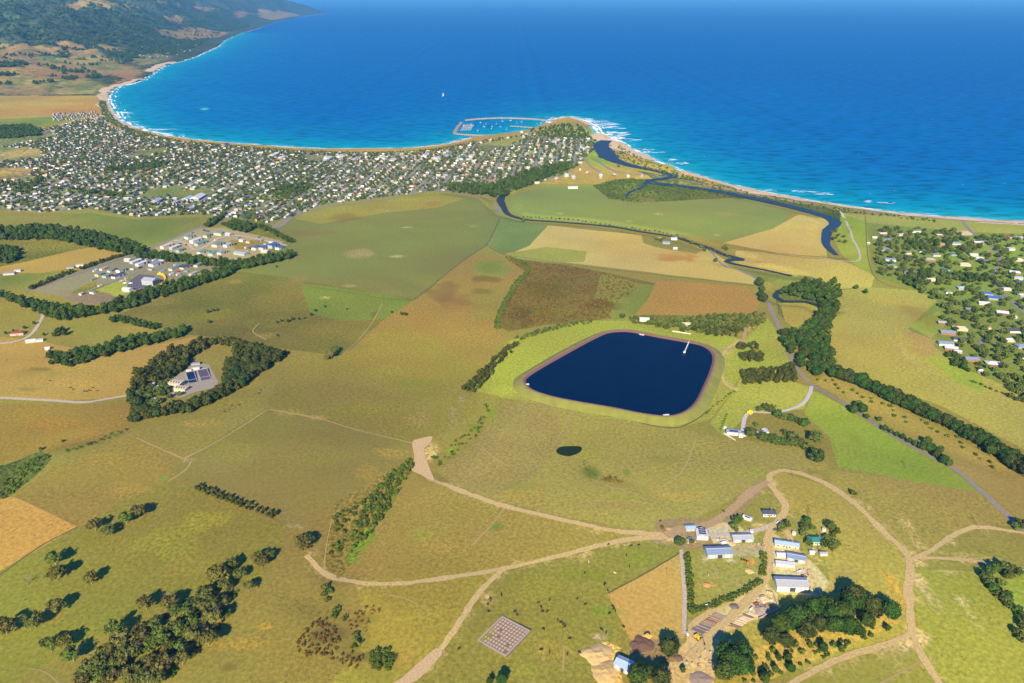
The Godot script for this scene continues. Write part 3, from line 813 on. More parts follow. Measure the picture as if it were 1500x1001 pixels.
func build_sea() -> void:
	var nz := PackedFloat32Array()
	var d := 1500.0
	while d < 120000.0:
		nz.append(-d)
		d += maxf(24.0, d * 0.014)
	nz.reverse()
	var nx := PackedFloat32Array()
	var x := 0.0
	while x < 90000.0:
		nx.append(x)
		x += maxf(30.0, (x - 1500.0) * 0.03)
	var both := PackedFloat32Array()
	for i in range(nx.size() - 1, 0, -1):
		both.append(-nx[i])
	both.append_array(nx)
	var tones := [[0.0, lin(pc(110, 196, 194))], [16.0, lin(pc(30, 160, 174))], [80.0, lin(pc(4, 142, 168))], [260.0, lin(pc(0, 120, 166))], [700.0, lin(pc(0, 106, 164))], [2600.0, lin(pc(0, 98, 160))], [1e9, lin(pc(0, 94, 158))]]
	var w := both.size()
	var v := PackedVector3Array()
	var c := PackedColorArray()
	var nrm := PackedVector3Array()
	var use := PackedByteArray()
	for z in nz:
		for xx in both:
			v.append(Vector3(xx, 0, z))
			nrm.append(Vector3.UP)
			var q := Vector2(xx, z)
			var s := 5000.0
			if z > -11000.0:
				s = offshore(q)
			var wet := inside(q, sea_polygon) if s < 4000.0 else true
			use.append(1 if wet or s < 150.0 else 0)
			if not wet: s = 0.0
			s *= 1.0 + 0.45 * noise.get_noise_2d(xx * 0.12, z * 0.3)
			var t := 0
			while s > tones[t + 1][0]: t += 1
			var a: Color = tones[t][1]
			c.append(a.lerp(tones[t + 1][1], (s - tones[t][0]) / (tones[t + 1][0] - tones[t][0])))
	var idx := PackedInt32Array()
	for j in nz.size() - 1:
		for i in w - 1:
			var a := j * w + i
			if use[a] + use[a + 1] + use[a + w] + use[a + w + 1] > 0:
				idx.append_array([a, a + 1, a + w + 1, a, a + w + 1, a + w])
	var mesh := ArrayMesh.new()
	mesh.add_surface_from_arrays(Mesh.PRIMITIVE_TRIANGLES, surface_arrays([v, nrm, idx], PackedVector2Array(), c))
	var m := StandardMaterial3D.new()
	m.resource_name = "sea_water"
	m.vertex_color_use_as_albedo = true
	m.albedo_texture = grain_texture(0.02, 0.72, 1.22, 5, 512, 21)
	m.uv1_triplanar = true
	m.uv1_world_triplanar = true
	m.uv1_scale = Vector3(0.0011, 0.001, 0.0028)
	m.roughness = 0.6
	m.metallic_specular = 0.08
	setting("sea", mesh, m)

	# beach sand between the water and the dunes
	var sand := mat("beach_sand", pc(226, 198, 150), 1.0, grain_texture(0.03, 0.8, 1.0, 4, 256, 4), 0.02)
	for b in [[9, 12, 60.0], [12, 20, 46.0], [20, 28, 22.0], [33, 37, 26.0], [37, 41, 62.0], [41, 50, 40.0]]:
		var pts := spline(coast.slice(b[0], b[1]), 16.0)
		var st := SurfaceTool.new()
		st.begin(Mesh.PRIMITIVE_TRIANGLES)
		var rows := []
		for i in pts.size():
			var dir := (pts[mini(i + 1, pts.size() - 1)] - pts[maxi(i - 1, 0)]).normalized()
			var land := Vector2(-dir.y, dir.x)
			var wide: float = b[2] * (0.85 + 0.5 * noise.get_noise_1d(i * 9.0 + b[0] * 77.0)) * smoothstep(0.0, 6.0, minf(i, pts.size() - 1 - i) + 1.5)
			var row := []
			for k in 6:
				var q := pts[i] + land * (-9.0 + (wide + 9.0) * k / 5.0)
				var g := ground_height(q.x, q.y) if q.y > -3980.0 else hill_height(q.x, q.y)
				row.append(Vector3(q.x, maxf(g + 0.35, 0.1 + k * 0.35), q.y))
			rows.append(row)
		for i in rows.size() - 1:
			for k in 5:
				quad(st, rows[i][k], rows[i + 1][k], rows[i + 1][k + 1], rows[i][k + 1])
		setting("beach", commit(st), sand)

	# breaking waves: long ragged ribbons and patches of foam lying on the water
	var st := SurfaceTool.new()
	st.begin(Mesh.PRIMITIVE_TRIANGLES)
	var shore := spline(coast, 9.0)
	for lane in 4:
		var last := []
		for i in shore.size() - 1:
			var here := shore[i]
			var dir := (shore[mini(i + 2, shore.size() - 1)] - shore[maxi(i - 2, 0)]).normalized()
			var out := Vector2(dir.y, -dir.x)
			var far := -here.y
			# how far out the lines of surf stand and how thick they are, beach by beach
			var gap := 7.0
			var thick := 5.0
			if far > 4600.0: gap = 14.0; thick = 9.0
			elif here.x < -1150.0: gap = 17.0; thick = 11.0
			elif here.x < -120.0: gap = 10.0; thick = 4.5
			elif here.x < 120.0: thick = 0.0
			elif here.x < 420.0 and here.y < -2500.0: gap = 15.0; thick = 10.0
			var along := i * 9.0
			var off := 1.0 + lane * gap + gap * 0.5 * noise.get_noise_2d(along * 0.5, lane * 500.0)
			var wide := 1.5 * thick * (1.0 - lane * 0.2) * (0.72 - lane * 0.3 + 1.1 * noise.get_noise_2d(along * 1.1 + 4000.0, lane * 300.0))
			if far > 12000.0: wide = minf(wide, 4.0)
			var y := 0.22 + lane * 0.05
			var a := here + out * (off - wide * 0.5 + 1.5 * noise.get_noise_2d(along * 5.0, 90.0))
			var b := here + out * (off + wide * 0.5 + 2.5 * noise.get_noise_2d(along * 5.0, 900.0))
			var row := [Vector3(a.x, y, a.y), Vector3(b.x, y, b.y)] if wide > 0.25 else []
			if row.size() and last.size():
				for q in [last[1], row[1], row[0], last[1], row[0], last[0]]:
					st.set_normal(Vector3.UP)
					st.add_vertex(q)
			last = row
	for f in [[868, 178, 40, 9], [880, 183, 46, 12], [893, 186, 40, 10], [888, 181, 40, 8], [850, 174, 36, 7], [862, 176, 36, 7], [897, 197, 44, 16], [905, 200, 40, 14], [910, 194, 30, 8], [900, 204, 40, 12], [838, 172, 24, 5], [958, 223, 26, 5], [984, 234, 20, 5], [1002, 239, 18, 6], [945, 219, 20, 4], [1130, 279, 14, 3], [1185, 281, 24, 3], [1205, 284, 24, 4], [1270, 295, 14, 3], [1300, 297, 14, 3], [812, 172, 24, 4], [1167, 280, 14, 3], [168, 165, 60, 10], [178, 178, 60, 10], [200, 186, 60, 9], [225, 190, 50, 7], [172, 172, 60, 9]]:
		var p := gp_at(f[0], f[1], 0.2)
		for k in 7:
			var o := Vector2(rng.randfn() * f[2] * 0.6, rng.randfn() * f[3] * 1.6)
			foam_into(st, Vector2(p.x, p.z) + o, Vector2(1, 0.12).rotated(rng.randf_range(-0.2, 0.35)), f[2] * rng.randf_range(0.3, 0.75), f[3] * rng.randf_range(0.2, 0.6))
	for k in 90:
		var p := gp_at(rng.randf_range(300, 1700), rng.randf_range(90, 300), 0.2)
		if inside(Vector2(p.x, p.z), sea_polygon) and offshore(Vector2(p.x, p.z)) > 120.0:
			foam_into(st, Vector2(p.x, p.z), Vector2(1, 0.1), rng.randf_range(1.5, 3.5), rng.randf_range(0.5, 1.0))
	setting("surf_foam", st.commit(), mat("foam", Color(0.93, 0.95, 0.95), 0.9), "stuff", "white surf foam breaking along the beaches and the point")

func foam_into(st: SurfaceTool, c: Vector2, dir: Vector2, length: float, width: float) -> void:
	var y := rng.randf_range(0.12, 0.5)
	var side := Vector2(-dir.y, dir.x)
	var n := 12
	var ring := []
	for k in n:
		var a := TAU * k / n
		var r := rng.randf_range(0.55, 1.1)
		var q := c + dir * cos(a) * length * r + side * sin(a) * width * r
		ring.append(Vector3(q.x, y, q.y))
	var mid := Vector3(c.x, y + 0.25, c.y)
	for k in n:
		st.set_normal(Vector3.UP)
		st.add_vertex(mid); st.add_vertex(ring[k]); st.add_vertex(ring[(k + 1) % n])

# ---------------------------------------------------------------- rivers, ponds, reservoir
const RIVER := [[[888, 206, 40], [880, 214, 50], [888, 224, 62], [893, 231, 58], [905, 237, 40], [925, 243, 30], [950, 248, 26], [975, 254, 24], [988, 258, 22], [972, 262, 20], [950, 265, 22], [960, 269, 24], [990, 272, 26], [1040, 279, 26], [1090, 288, 26], [1150, 301, 24], [1195, 313, 24], [1218, 321, 24], [1224, 328, 22], [1213, 338, 20], [1210, 350, 17], [1213, 362, 14], [1226, 374, 8]], [[738, 285, 16], [733, 293, 18], [738, 305, 16], [746, 315, 12], [770, 322, 9], [810, 325, 8], [850, 328, 8], [900, 333, 8], [940, 340, 8], [985, 347, 8], [1015, 356, 9], [1040, 364, 9], [1062, 374, 10], [1078, 378, 14], [1090, 381, 12]], [[1090, 381, 12], [1070, 381, 14], [1064, 384, 10], [1085, 389, 7], [1130, 398, 6], [1160, 405, 6]], [[950, 265, 14], [940, 275, 9], [922, 282, 7], [917, 290, 5]], [[1160, 420, 6], [1140, 428, 8], [1137, 436, 9], [1148, 442, 9], [1180, 443, 8], [1200, 448, 8], [1203, 456, 7]]]

func build_waters() -> void:
	var river := StandardMaterial3D.new()
	river.resource_name = "river_water"
	river.albedo_color = pc(46, 72, 96)
	river.roughness = 0.6
	river.metallic_specular = 0.1
	var creek := mat("creek_water", pc(46, 60, 66), 0.5)
	creek.metallic_specular = 0.2
	var n := 0
	for r in RIVER:
		var pts := PackedVector2Array()
		var wide := PackedVector2Array()
		for q in r:
			var p := gp_at(q[0], q[1], 1.4)
			pts.append(Vector2(p.x, p.z))
			wide.append(Vector2(q[2], 0))
		var s := PackedVector2Array()
		var w := PackedFloat32Array()
		for i in pts.size() - 1:
			var k := maxi(1, int(pts[i].distance_to(pts[i + 1]) / 12.0))
			for j in k:
				var t := float(j) / k
				s.append(pts[i].cubic_interpolate(pts[i + 1], pts[maxi(i - 1, 0)], pts[mini(i + 2, pts.size() - 1)], t))
				w.append(lerpf(wide[i].x, wide[i + 1].x, t) * (1.0 + 0.2 * noise.get_noise_1d(s.size() * 7.0)))
		s.append(pts[-1]); w.append(wide[-1].x)
		setting("river", strip_mesh(s, w, 0.0, 0.25, 2.1 + n * 0.06), creek if n in [1, 2, 4] else river)
		n += 1

	# farm ponds
	for p in [[[[815, 660], [822, 655], [840, 654], [851, 655], [852, 660], [846, 665], [833, 669], [822, 667], [816, 664]], [34, 46, 24]]]:
		var mesh := draped_patch(spline(line(p[0]), 3.0, true), 6.0, 0.28)
		var m := mat("pond_water_%d" % p[1][0], pc(p[1][0], p[1][1], p[1][2]), 0.6)
		m.metallic_specular = 0.12
		setting("pond", mesh, m)

func ring_loft(st: SurfaceTool, a: Array, b: Array) -> void:
	var n := a.size()
	for i in n:
		quad(st, a[i], a[(i + 1) % n], b[(i + 1) % n], b[i])

func build_reservoir() -> void:
	var c := gp_at(905, 550, 8.0)
	var level := ground_height(c.x, c.z) + 3.4
	var edge := spline(line([[770, 558], [776, 551], [800, 536], [850, 508], [875, 495], [893, 488], [918, 486.5], [940, 490], [965, 495], [1005, 502], [1028, 507], [1041, 516], [1044, 527], [1039, 545], [1030, 566], [1020, 586], [1009, 598], [994, 606], [974, 609], [940, 605], [900, 597], [850, 588.5], [810, 580.5], [786, 573], [774, 566]], level), 8.0, true)
	var n := edge.size()
	var turn := 0.0
	for i in n:
		turn += edge[i].cross(edge[(i + 1) % n])
	var ring := func(off: float, y: float, settle: bool) -> Array:
		var out := []
		for i in n:
			var dir := (edge[(i + 1) % n] - edge[(i - 1 + n) % n]).normalized()
			var side := Vector2(dir.y, -dir.x) * (1.0 if turn > 0.0 else -1.0)
			var q := edge[i] + side * off
			out.append(Vector3(q.x, ground_height(q.x, q.y) + y if settle else y, q.y))
		return out
	var grass_grain := grain_texture(0.02, 0.78, 1.0, 5, 256, 9)
	var toe: Array = ring.call(17.0, -0.3, true)
	var shoulder: Array = ring.call(7.4, level + 1.1, false)
	var crest: Array = ring.call(5.6, level + 1.5, false)
	var lip: Array = ring.call(2.8, level + 1.5, false)
	var foot: Array = ring.call(-1.6, level - 0.7, false)
	var way := 1.0 if turn > 0.0 else -1.0
	var parts := [["embankment", [toe, shoulder, crest], mat("bank_grass", pc(144, 146, 58), 1.0, grass_grain, 0.012)], ["crest_path", [crest, lip], mat("crest_gravel", pc(158, 122, 88), 1.0, grass_grain, 0.05)], ["rock_lining", [lip, foot], mat("lining_rock", pc(150, 112, 92), 1.0, grain_texture(0.1, 0.55, 1.0, 3, 256, 31), 0.08)]]
	for p in parts:
		var st := SurfaceTool.new()
		st.begin(Mesh.PRIMITIVE_TRIANGLES)
		for k in p[1].size() - 1:
			if way > 0.0:
				ring_loft(st, p[1][k + 1], p[1][k])
			else:
				ring_loft(st, p[1][k], p[1][k + 1])
		setting("reservoir_" + p[0], commit(st), p[2])
	var water := StandardMaterial3D.new()
	water.resource_name = "reservoir_water"
	water.albedo_color = pc(0, 28, 58)
	water.roughness = 0.3
	water.metallic_specular = 0.15
	water.albedo_texture = grain_texture(0.015, 0.86, 1.0, 3, 256, 41)
	water.uv1_triplanar = true
	water.uv1_world_triplanar = true
	water.uv1_scale = Vector3(0.006, 0.006, 0.014)
	setting("reservoir_water", patch_mesh(edge, 0.0, level), water)

	var white := mat("painted_steel", pc(226, 226, 222), 0.6)
	# the jetty with its intake tower, and the small ramps at the bank
	var a := gp_at(1009, 503, level)
	var b := gp_at(1003, 517, level)
	var dir := (b - a)
	var jetty := thing("jetty", Vector3(a.x, level, a.z), atan2(-dir.z, dir.x), "white walkway jetty running out into the dark reservoir", "jetty")
	var length := dir.length()
	var st := flat_st()
	box_into(st, Vector3(length * 0.5, 1.5, 0), Vector3(length + 6.0, 0.3, 1.1))
	part(jetty, "deck", commit(st), white)
	for k in 5:
		st = flat_st()
		box_into(st, Vector3(length * (k + 0.5) / 5.0, 0.2, 0.0), Vector3(0.5, 2.6, 1.2))
		part(jetty, "pile", commit(st), mat("concrete", pc(170, 164, 152), 0.95))
	for s in [-1, 1]:
		st = flat_st()
		for k in 12:
			box_into(st, Vector3(length * k / 11.0, 2.1, s * 0.52), Vector3(0.08, 1.1, 0.08))
		box_into(st, Vector3(length * 0.5, 2.65, s * 0.52), Vector3(length, 0.08, 0.08))
		part(jetty, "handrail", commit(st), white)
	st = flat_st()
	box_into(st, Vector3(length + 1.5, 1.9, 0), Vector3(3.2, 1.8, 2.6))
	part(jetty, "intake_platform", commit(st), white)
	for r in [[771, 564, 0.1, "white concrete inlet chute at the western corner of the reservoir"], [940, 491, -0.6, "pale concrete ramp on the northern bank of the reservoir"], [976, 609, 0.2, "small white outlet block on the southern bank of the reservoir"]]:
		var p := gp_at(r[0], r[1], level)
		var t := thing("concrete_ramp", Vector3(p.x, level, p.z), r[2], r[3], "ramp")
		st = flat_st()
		box_into(st, Vector3(0, 0.35, 0), Vector3(7.0, 0.5, 2.0))
		part(t, "slab", commit(st), white)
		for s in [-1, 1]:
			st = flat_st()
			box_into(st, Vector3(0, 0.75, s * 1.1), Vector3(7.0, 0.9, 0.25))
			part(t, "kerb", commit(st), mat("concrete", pc(170, 164, 152), 0.95))

# ---------------------------------------------------------------- roads and tracks
func build_roads() -> void:
	var rough := grain_texture(0.05, 0.78, 1.0, 5, 256, 15)
	var dirt := mat("track_dirt", pc(212, 184, 116), 1.0, rough, 0.03)
	var pale := mat("track_gravel", pc(206, 190, 160), 1.0, rough, 0.03)
	var asphalt := mat("asphalt", pc(150, 142, 126), 0.9, rough, 0.04)
	var concrete := mat("drive_concrete", pc(214, 208, 192), 0.9, rough, 0.04)
	var soil := mat("track_soil", pc(186, 156, 106), 1.0, rough, 0.03)
	var k := 0
	for r in [
		["dirt_track", dirt, 5.5, 0.5, [[985, 784], [940, 782], [900, 778], [860, 770], [800, 756], [740, 742], [690, 725], [640, 706], [624, 698]]],
		["dirt_track", dirt, 5.5, 0.5, [[985, 787], [930, 790], [890, 797], [830, 812], [740, 833], [680, 843], [600, 854], [545, 856], [500, 850], [472, 838], [456, 822], [449, 814]]],
		["dirt_track", dirt, 5.0, 0.5, [[738, 834], [715, 855], [690, 885], [665, 925], [642, 955]]],
		["dirt_track", dirt, 6.5, 0.5, [[1140, 765], [1150, 742], [1128, 708], [1131, 694], [1150, 690], [1180, 697], [1220, 715], [1260, 745], [1295, 780], [1325, 808], [1333, 825], [1331, 870], [1335, 910], [1338, 932], [1353, 965], [1378, 1005]]],
		["dirt_track", dirt, 6.0, 0.6, [[1336, 928], [1300, 945], [1240, 962], [1190, 985], [1140, 1012]]],
		["dirt_track", dirt, 5.0, 0.5, [[1333, 822], [1365, 806], [1400, 783], [1430, 773], [1470, 777], [1520, 785]]],
		["dirt_track", dirt, 4.0, 0.7, [[1333, 818], [1380, 818], [1430, 823], [1520, 840]]],
		["dirt_track", soil, 9.0, 0.5, [[975, 785], [1000, 775], [1040, 768], [1070, 748], [1100, 722], [1126, 706]]],
		["farm_road", pale, 5.0, 0.4, [[1141, 764], [1118, 775], [1080, 783], [1050, 783], [1030, 785]]],
		["farm_road", dirt, 7.0, 0.4, [[1138, 766], [1127, 785], [1126, 810], [1127, 832], [1114, 860], [1082, 893], [1048, 925], [1026, 948], [1010, 965]]],
		["farm_road", pale, 3.5, 0.4, [[998, 806], [1001, 840], [1003, 880], [1002, 930]]],
		["farm_road", dirt, 4.5, 0.4, [[1018, 938], [1012, 918], [1030, 902], [1062, 884], [1100, 862], [1118, 850]]],
		["farm_road", dirt, 4.5, 0.4, [[1142, 764], [1153, 780], [1166, 805], [1180, 830]]],
		["sealed_road", asphalt, 6.0, 0.0, [[1040, 366], [1055, 385], [1085, 397], [1110, 410], [1120, 437], [1135, 465], [1150, 500], [1163, 533], [1188, 563], [1240, 593], [1292, 628], [1345, 660], [1396, 686], [1438, 720], [1474, 754], [1510, 786]]],
		["driveway", concrete, 4.5, 0.1, [[1189, 566], [1186, 578], [1176, 592], [1155, 601], [1130, 605], [1108, 604], [1097, 605], [1091, 613], [1088, 632]]],
		["farm_road", pale, 5.0, 0.3, [[-30, 582], [60, 586], [120, 590], [150, 586], [192, 579], [215, 575]]],
		["farm_road", pale, 5.0, 0.3, [[12, 435], [40, 440], [58, 448], [63, 458], [58, 472], [45, 490], [25, 500], [-10, 505]]],
		["sealed_road", asphalt, 7.0, 0.0, [[38, 427], [120, 398], [190, 375], [228, 361], [290, 334], [330, 320]]],
		["sealed_road", asphalt, 6.0, 0.0, [[130, 426], [160, 414], [195, 401], [235, 394], [270, 402]]],
		["farm_road", pale, 6.0, 0.2, [[255, 352], [275, 358], [285, 366], [300, 362], [320, 350], [345, 345], [385, 352], [420, 360]]],
		["sealed_road", asphalt, 8.0, 0.0, [[330, 320], [400, 334], [430, 317], [470, 305], [520, 298], [600, 286], [640, 279], [690, 287], [715, 292], [724, 300], [732, 314]]],
		["sealed_road", asphalt, 8.0, 0.0, [[868, 232], [905, 252], [960, 257], [1000, 264], [1060, 276], [1150, 293], [1225, 305], [1300, 314], [1410, 323], [1520, 329]]],
		["sealed_road", asphalt, 7.0, 0.0, [[1410, 323], [1424, 340], [1450, 358], [1463, 372], [1466, 385], [1457, 397], [1458, 410], [1475, 435], [1510, 465]]],
		["sealed_road", asphalt, 6.0, 0.0, [[1436, 512], [1440, 498], [1455, 490], [1480, 486], [1520, 488]]],
		["farm_road", pale, 4.5, 0.3, [[1228, 307], [1238, 322], [1246, 338], [1249, 350], [1256, 362], [1260, 375], [1257, 382], [1240, 383], [1200, 380]]],
		["farm_road", dirt, 3.5, 0.4, [[1085, 498], [1062, 515], [1056, 540], [1062, 562], [1075, 570]]],
		["farm_road", soil, 4.0, 0.4, [[1092, 478], [1090, 495], [1078, 510], [1050, 512]]],
		["town_street", asphalt, 8.0, 0.0, [[165, 192], [230, 212], [330, 222], [440, 230], [560, 232], [650, 228], [720, 218], [790, 205]]],
		["town_street", asphalt, 7.0, 0.0, [[205, 320], [270, 296], [330, 275], [400, 250], [460, 229]]],
		["town_street", asphalt, 7.0, 0.0, [[400, 333], [450, 300], [500, 270], [540, 250], [575, 232]]],
		["town_street", asphalt, 7.0, 0.0, [[640, 279], [655, 262], [665, 245], [672, 228]]],
		["town_street", asphalt, 7.0, 0.0, [[60, 310], [120, 285], [180, 262], [240, 236], [290, 219]]],
		["town_street", asphalt, 7.0, 0.0, [[10, 250], [90, 258], [180, 262], [300, 270], [420, 272], [540, 268], [640, 262], [760, 245], [820, 225]]],
		["town_street", asphalt, 6.0, 0.0, [[100, 205], [160, 215], [260, 240], [360, 248], [480, 248], [600, 246], [700, 236]]],
		["town_street", asphalt, 6.0, 0.0, [[60, 285], [160, 290], [280, 296], [400, 300], [470, 300]]],
		["town_street", asphalt, 7.0, 0.0, [[840, 222], [855, 232], [868, 246], [880, 252]]]]:
		var pts := spline(line(r[4]), 6.0)
		setting(r[0], strip_mesh(pts, worn(pts, r[2], r[3]), 0.22 + 0.018 * (k % 11), r[3]), r[1])
		k += 1
	# bare pads
	for p in [[[[604, 648], [616, 643], [633, 640], [630, 650], [622, 657], [622, 666], [628, 682], [636, 704], [628, 703], [616, 696], [603, 689], [607, 672]], pc(216, 184, 128)], [[[640, 950], [648, 958], [640, 968], [610, 998], [575, 1010], [560, 1010], [588, 994], [615, 970]], pc(218, 184, 124)]]:
		setting("dirt_pad", draped_patch(spline(line(p[0]), 4.0, true), 7.0, 0.45), mat("pad_dirt", p[1], 1.0, rough, 0.04))

	# narrow paths worn by stock, and old fence lines where the grass stays pale
	var trodden := mat("trodden_grass", pc(184, 160, 94), 1.0, rough, 0.06)
	for r in [[1.6, [[200, 642], [235, 658], [268, 672]]], [1.8, [[270, 672], [330, 640], [392, 600]]], [2.4, [[395, 600], [440, 608], [470, 614]]], [1.4, [[470, 614], [530, 632], [604, 650]]], [1.4, [[245, 706], [270, 690], [280, 676]]], [1.3, [[866, 702], [890, 712], [950, 730], [985, 748]]], [1.2, [[486, 760], [478, 800], [474, 836]]], [1.5, [[700, 650], [720, 668], [745, 684]]], [1.3, [[840, 600], [824, 630], [812, 652]]], [1.3, [[560, 445], [540, 480], [500, 522]]], [1.4, [[390, 498], [370, 486], [380, 474]]], [1.6, [[1062, 562], [1050, 590], [1040, 604]]], [1.4, [[1300, 470], [1312, 500], [1330, 520], [1360, 545], [1410, 575]]], [1.2, [[1262, 745], [1300, 770], [1318, 796]]], [1.6, [[740, 742], [720, 770], [690, 800]]], [1.3, [[825, 945], [826, 965], [824, 985]]], [1.5, [[1355, 965], [1330, 980], [1290, 1002]]], [1.2, [[40, 980], [65, 985], [90, 1005]]], [1.4, [[1020, 640], [1000, 690], [960, 720]]], [1.3, [[640, 905], [600, 880], [560, 870]]]]:
		var pts := spline(line(r[1]), 6.0)
		setting("stock_path", strip_mesh(pts, worn(pts, r[0], 0.8), 0.17, 0.6), trodden)

	# the drains between the paddocks: dark lines of rank grass standing along ditches
	var rank := mat("rank_grass", pc(104, 106, 50), 1.0, rough, 0.05)
	for r in [[3.0, [[733, 319], [722, 342], [712, 359], [690, 374], [660, 396], [634, 418], [607, 439]]], [3.0, [[712, 359], [726, 367], [741, 374]]], [2.0, [[803, 330], [860, 336], [940, 345]]], [2.0, [[741, 374], [830, 387], [900, 396], [1000, 407], [1105, 419]]], [2.5, [[790, 590], [850, 602], [910, 613], [990, 627], [1040, 600]]], [1.6, [[450, 420], [520, 430], [604, 441]]], [2.5, [[1120, 398], [1170, 404], [1200, 410]]], [2.5, [[1125, 371], [1165, 376], [1210, 380], [1240, 383]]], [1.6, [[1268, 316], [1278, 400], [1330, 425]]], [1.5, [[890, 870], [960, 832], [1000, 808]]], [1.5, [[112, 773], [60, 800], [0, 842]]]]:
		var pts := spline(line(r[1]), 7.0)
		setting("ditch", strip_mesh(pts, even(pts.size(), r[0]), 0.16, 0.7), rank)

# ---------------------------------------------------------------- trees
var leaf_materials := {}
var tree_meshes := {}      # kind -> [[crown, trunk], ...] near; "kind/far" -> crown with trunk
const KINDS := {
	"pine": {"tones": [[44, 66, 30], [72, 92, 40]], "height": 17.0, "radius": 7.4, "foot": 0.12, "open": 0.0},
	"cypress": {"tones": [[50, 68, 32], [76, 90, 40]], "height": 10.0, "radius": 4.0, "foot": 0.02, "open": 0.0},
	"gum": {"tones": [[78, 90, 42], [110, 112, 54]], "height": 13.0, "radius": 7.2, "foot": 0.3, "open": 1.0},
	"garden_tree": {"tones": [[66, 84, 38], [88, 102, 48]], "height": 7.0, "radius": 3.6, "foot": 0.1, "open": 0.3},
	"bush": {"tones": [[70, 92, 34], [96, 112, 44]], "height": 2.6, "radius": 2.0, "foot": 0.0, "open": 0.3},
	"rush_clump": {"tones": [[96, 76, 40], [120, 98, 50]], "height": 1.6, "radius": 1.7, "foot": 0.0, "open": 0.2},
	"bare_tree": {"tones": [[120, 112, 96], [140, 130, 112]], "height": 9.0, "radius": 4.0, "foot": 0.3, "open": 2.0}}

func leaf_material(kind: String) -> StandardMaterial3D:
	var m := StandardMaterial3D.new()
	m.resource_name = kind + "_leaves"
	m.vertex_color_use_as_albedo = true
	m.roughness = 0.85
	m.metallic_specular = 0.2
	m.backlight_enabled = true
	m.backlight = Color(0.1, 0.13, 0.04)
	return m

func crown_mesh(kind: String, sd: int, clumps: int, leaves: int, leaf: float) -> ArrayMesh:
	var k: Dictionary = KINDS[kind]
	var r := RandomNumberGenerator.new()
	r.seed = sd
	var v := PackedVector3Array()
	var n := PackedVector3Array()
	var c := PackedColorArray()
	var dark := lin(pc(k.tones[0][0], k.tones[0][1], k.tones[0][2]))
	var pale := lin(pc(k.tones[1][0], k.tones[1][1], k.tones[1][2]))
	var h: float = k.height
	var rad: float = k.radius
	var foot: float = k.foot * h
	var hue := Color(r.randf_range(0.8, 1.35), r.randf_range(0.85, 1.2), r.randf_range(0.8, 1.15))
	dark = Color(dark.r * hue.r, dark.g * hue.g, dark.b * hue.b)
	pale = Color(pale.r * hue.r, pale.g * hue.g, pale.b * hue.b)
	var lobes := []
	for i in (9 if k.open > 0.5 else 6):
		var a := r.randf() * TAU
		lobes.append(Vector3(cos(a), r.randf_range(-0.5, 0.9), sin(a)).normalized())
	for i in clumps:
		var dir := Vector3(r.randfn(), r.randfn() * 0.9, r.randfn()).normalized()
		if k.open > 0.5:
			dir = (lobes[i % lobes.size()] * 1.6 + dir).normalized()
		var bulge := 0.0
		for l in lobes:
			bulge = maxf(bulge, dir.dot(l))
		var reach := lerpf(0.72, 1.0, bulge * bulge) * (pow(r.randf(), 0.28 if k.open < 0.5 else 0.5))
		var half := (h - foot) * 0.5
		var p := Vector3(dir.x * rad * reach, foot + half + dir.y * half * reach, dir.z * rad * reach)
		if kind == "cypress" or kind == "pine":
			var taper := lerpf(1.06, 0.72, clampf((p.y - foot) / (h - foot), 0.0, 1.0))
			p.x *= taper; p.z *= taper
		var size := rad * r.randf_range(0.24, 0.36) * (0.72 if k.open > 0.5 else 1.0)
		var tint := dark.lerp(pale, clampf(r.randf() * 0.9 + 0.1 * r.randfn(), 0.0, 1.0)) * r.randf_range(0.8, 1.2)
		for j in leaves:
			var o := Vector3(r.randfn(), r.randfn(), r.randfn()).normalized()
			var q := p + o * size * pow(r.randf(), 0.4) * Vector3(1, 0.75, 1)
			var out := (o * 0.9 + dir * 0.5 + Vector3(r.randfn(), r.randfn(), r.randfn()) * 0.35).normalized()
			var s := out.cross(Vector3(r.randfn(), r.randfn(), r.randfn())).normalized() * leaf * r.randf_range(0.6, 1.2)
			var t := out.cross(s).normalized() * leaf * r.randf_range(0.5, 0.95)
			var col := tint * r.randf_range(0.85, 1.15)
			col.a = 1.0
			for e in [q - s, q + t, q + s, q - s, q + s, q - t]:
				v.append(e); n.append(out); c.append(col)
	var arr := []
	arr.resize(Mesh.ARRAY_MAX)
	arr[Mesh.ARRAY_VERTEX] = v
	arr[Mesh.ARRAY_NORMAL] = n
	arr[Mesh.ARRAY_COLOR] = c
	var m := ArrayMesh.new()
	m.add_surface_from_arrays(Mesh.PRIMITIVE_TRIANGLES, arr)
	if not leaf_materials.has(kind):
		leaf_materials[kind] = leaf_material(kind)
	m.surface_set_material(0, leaf_materials[kind])
	return m

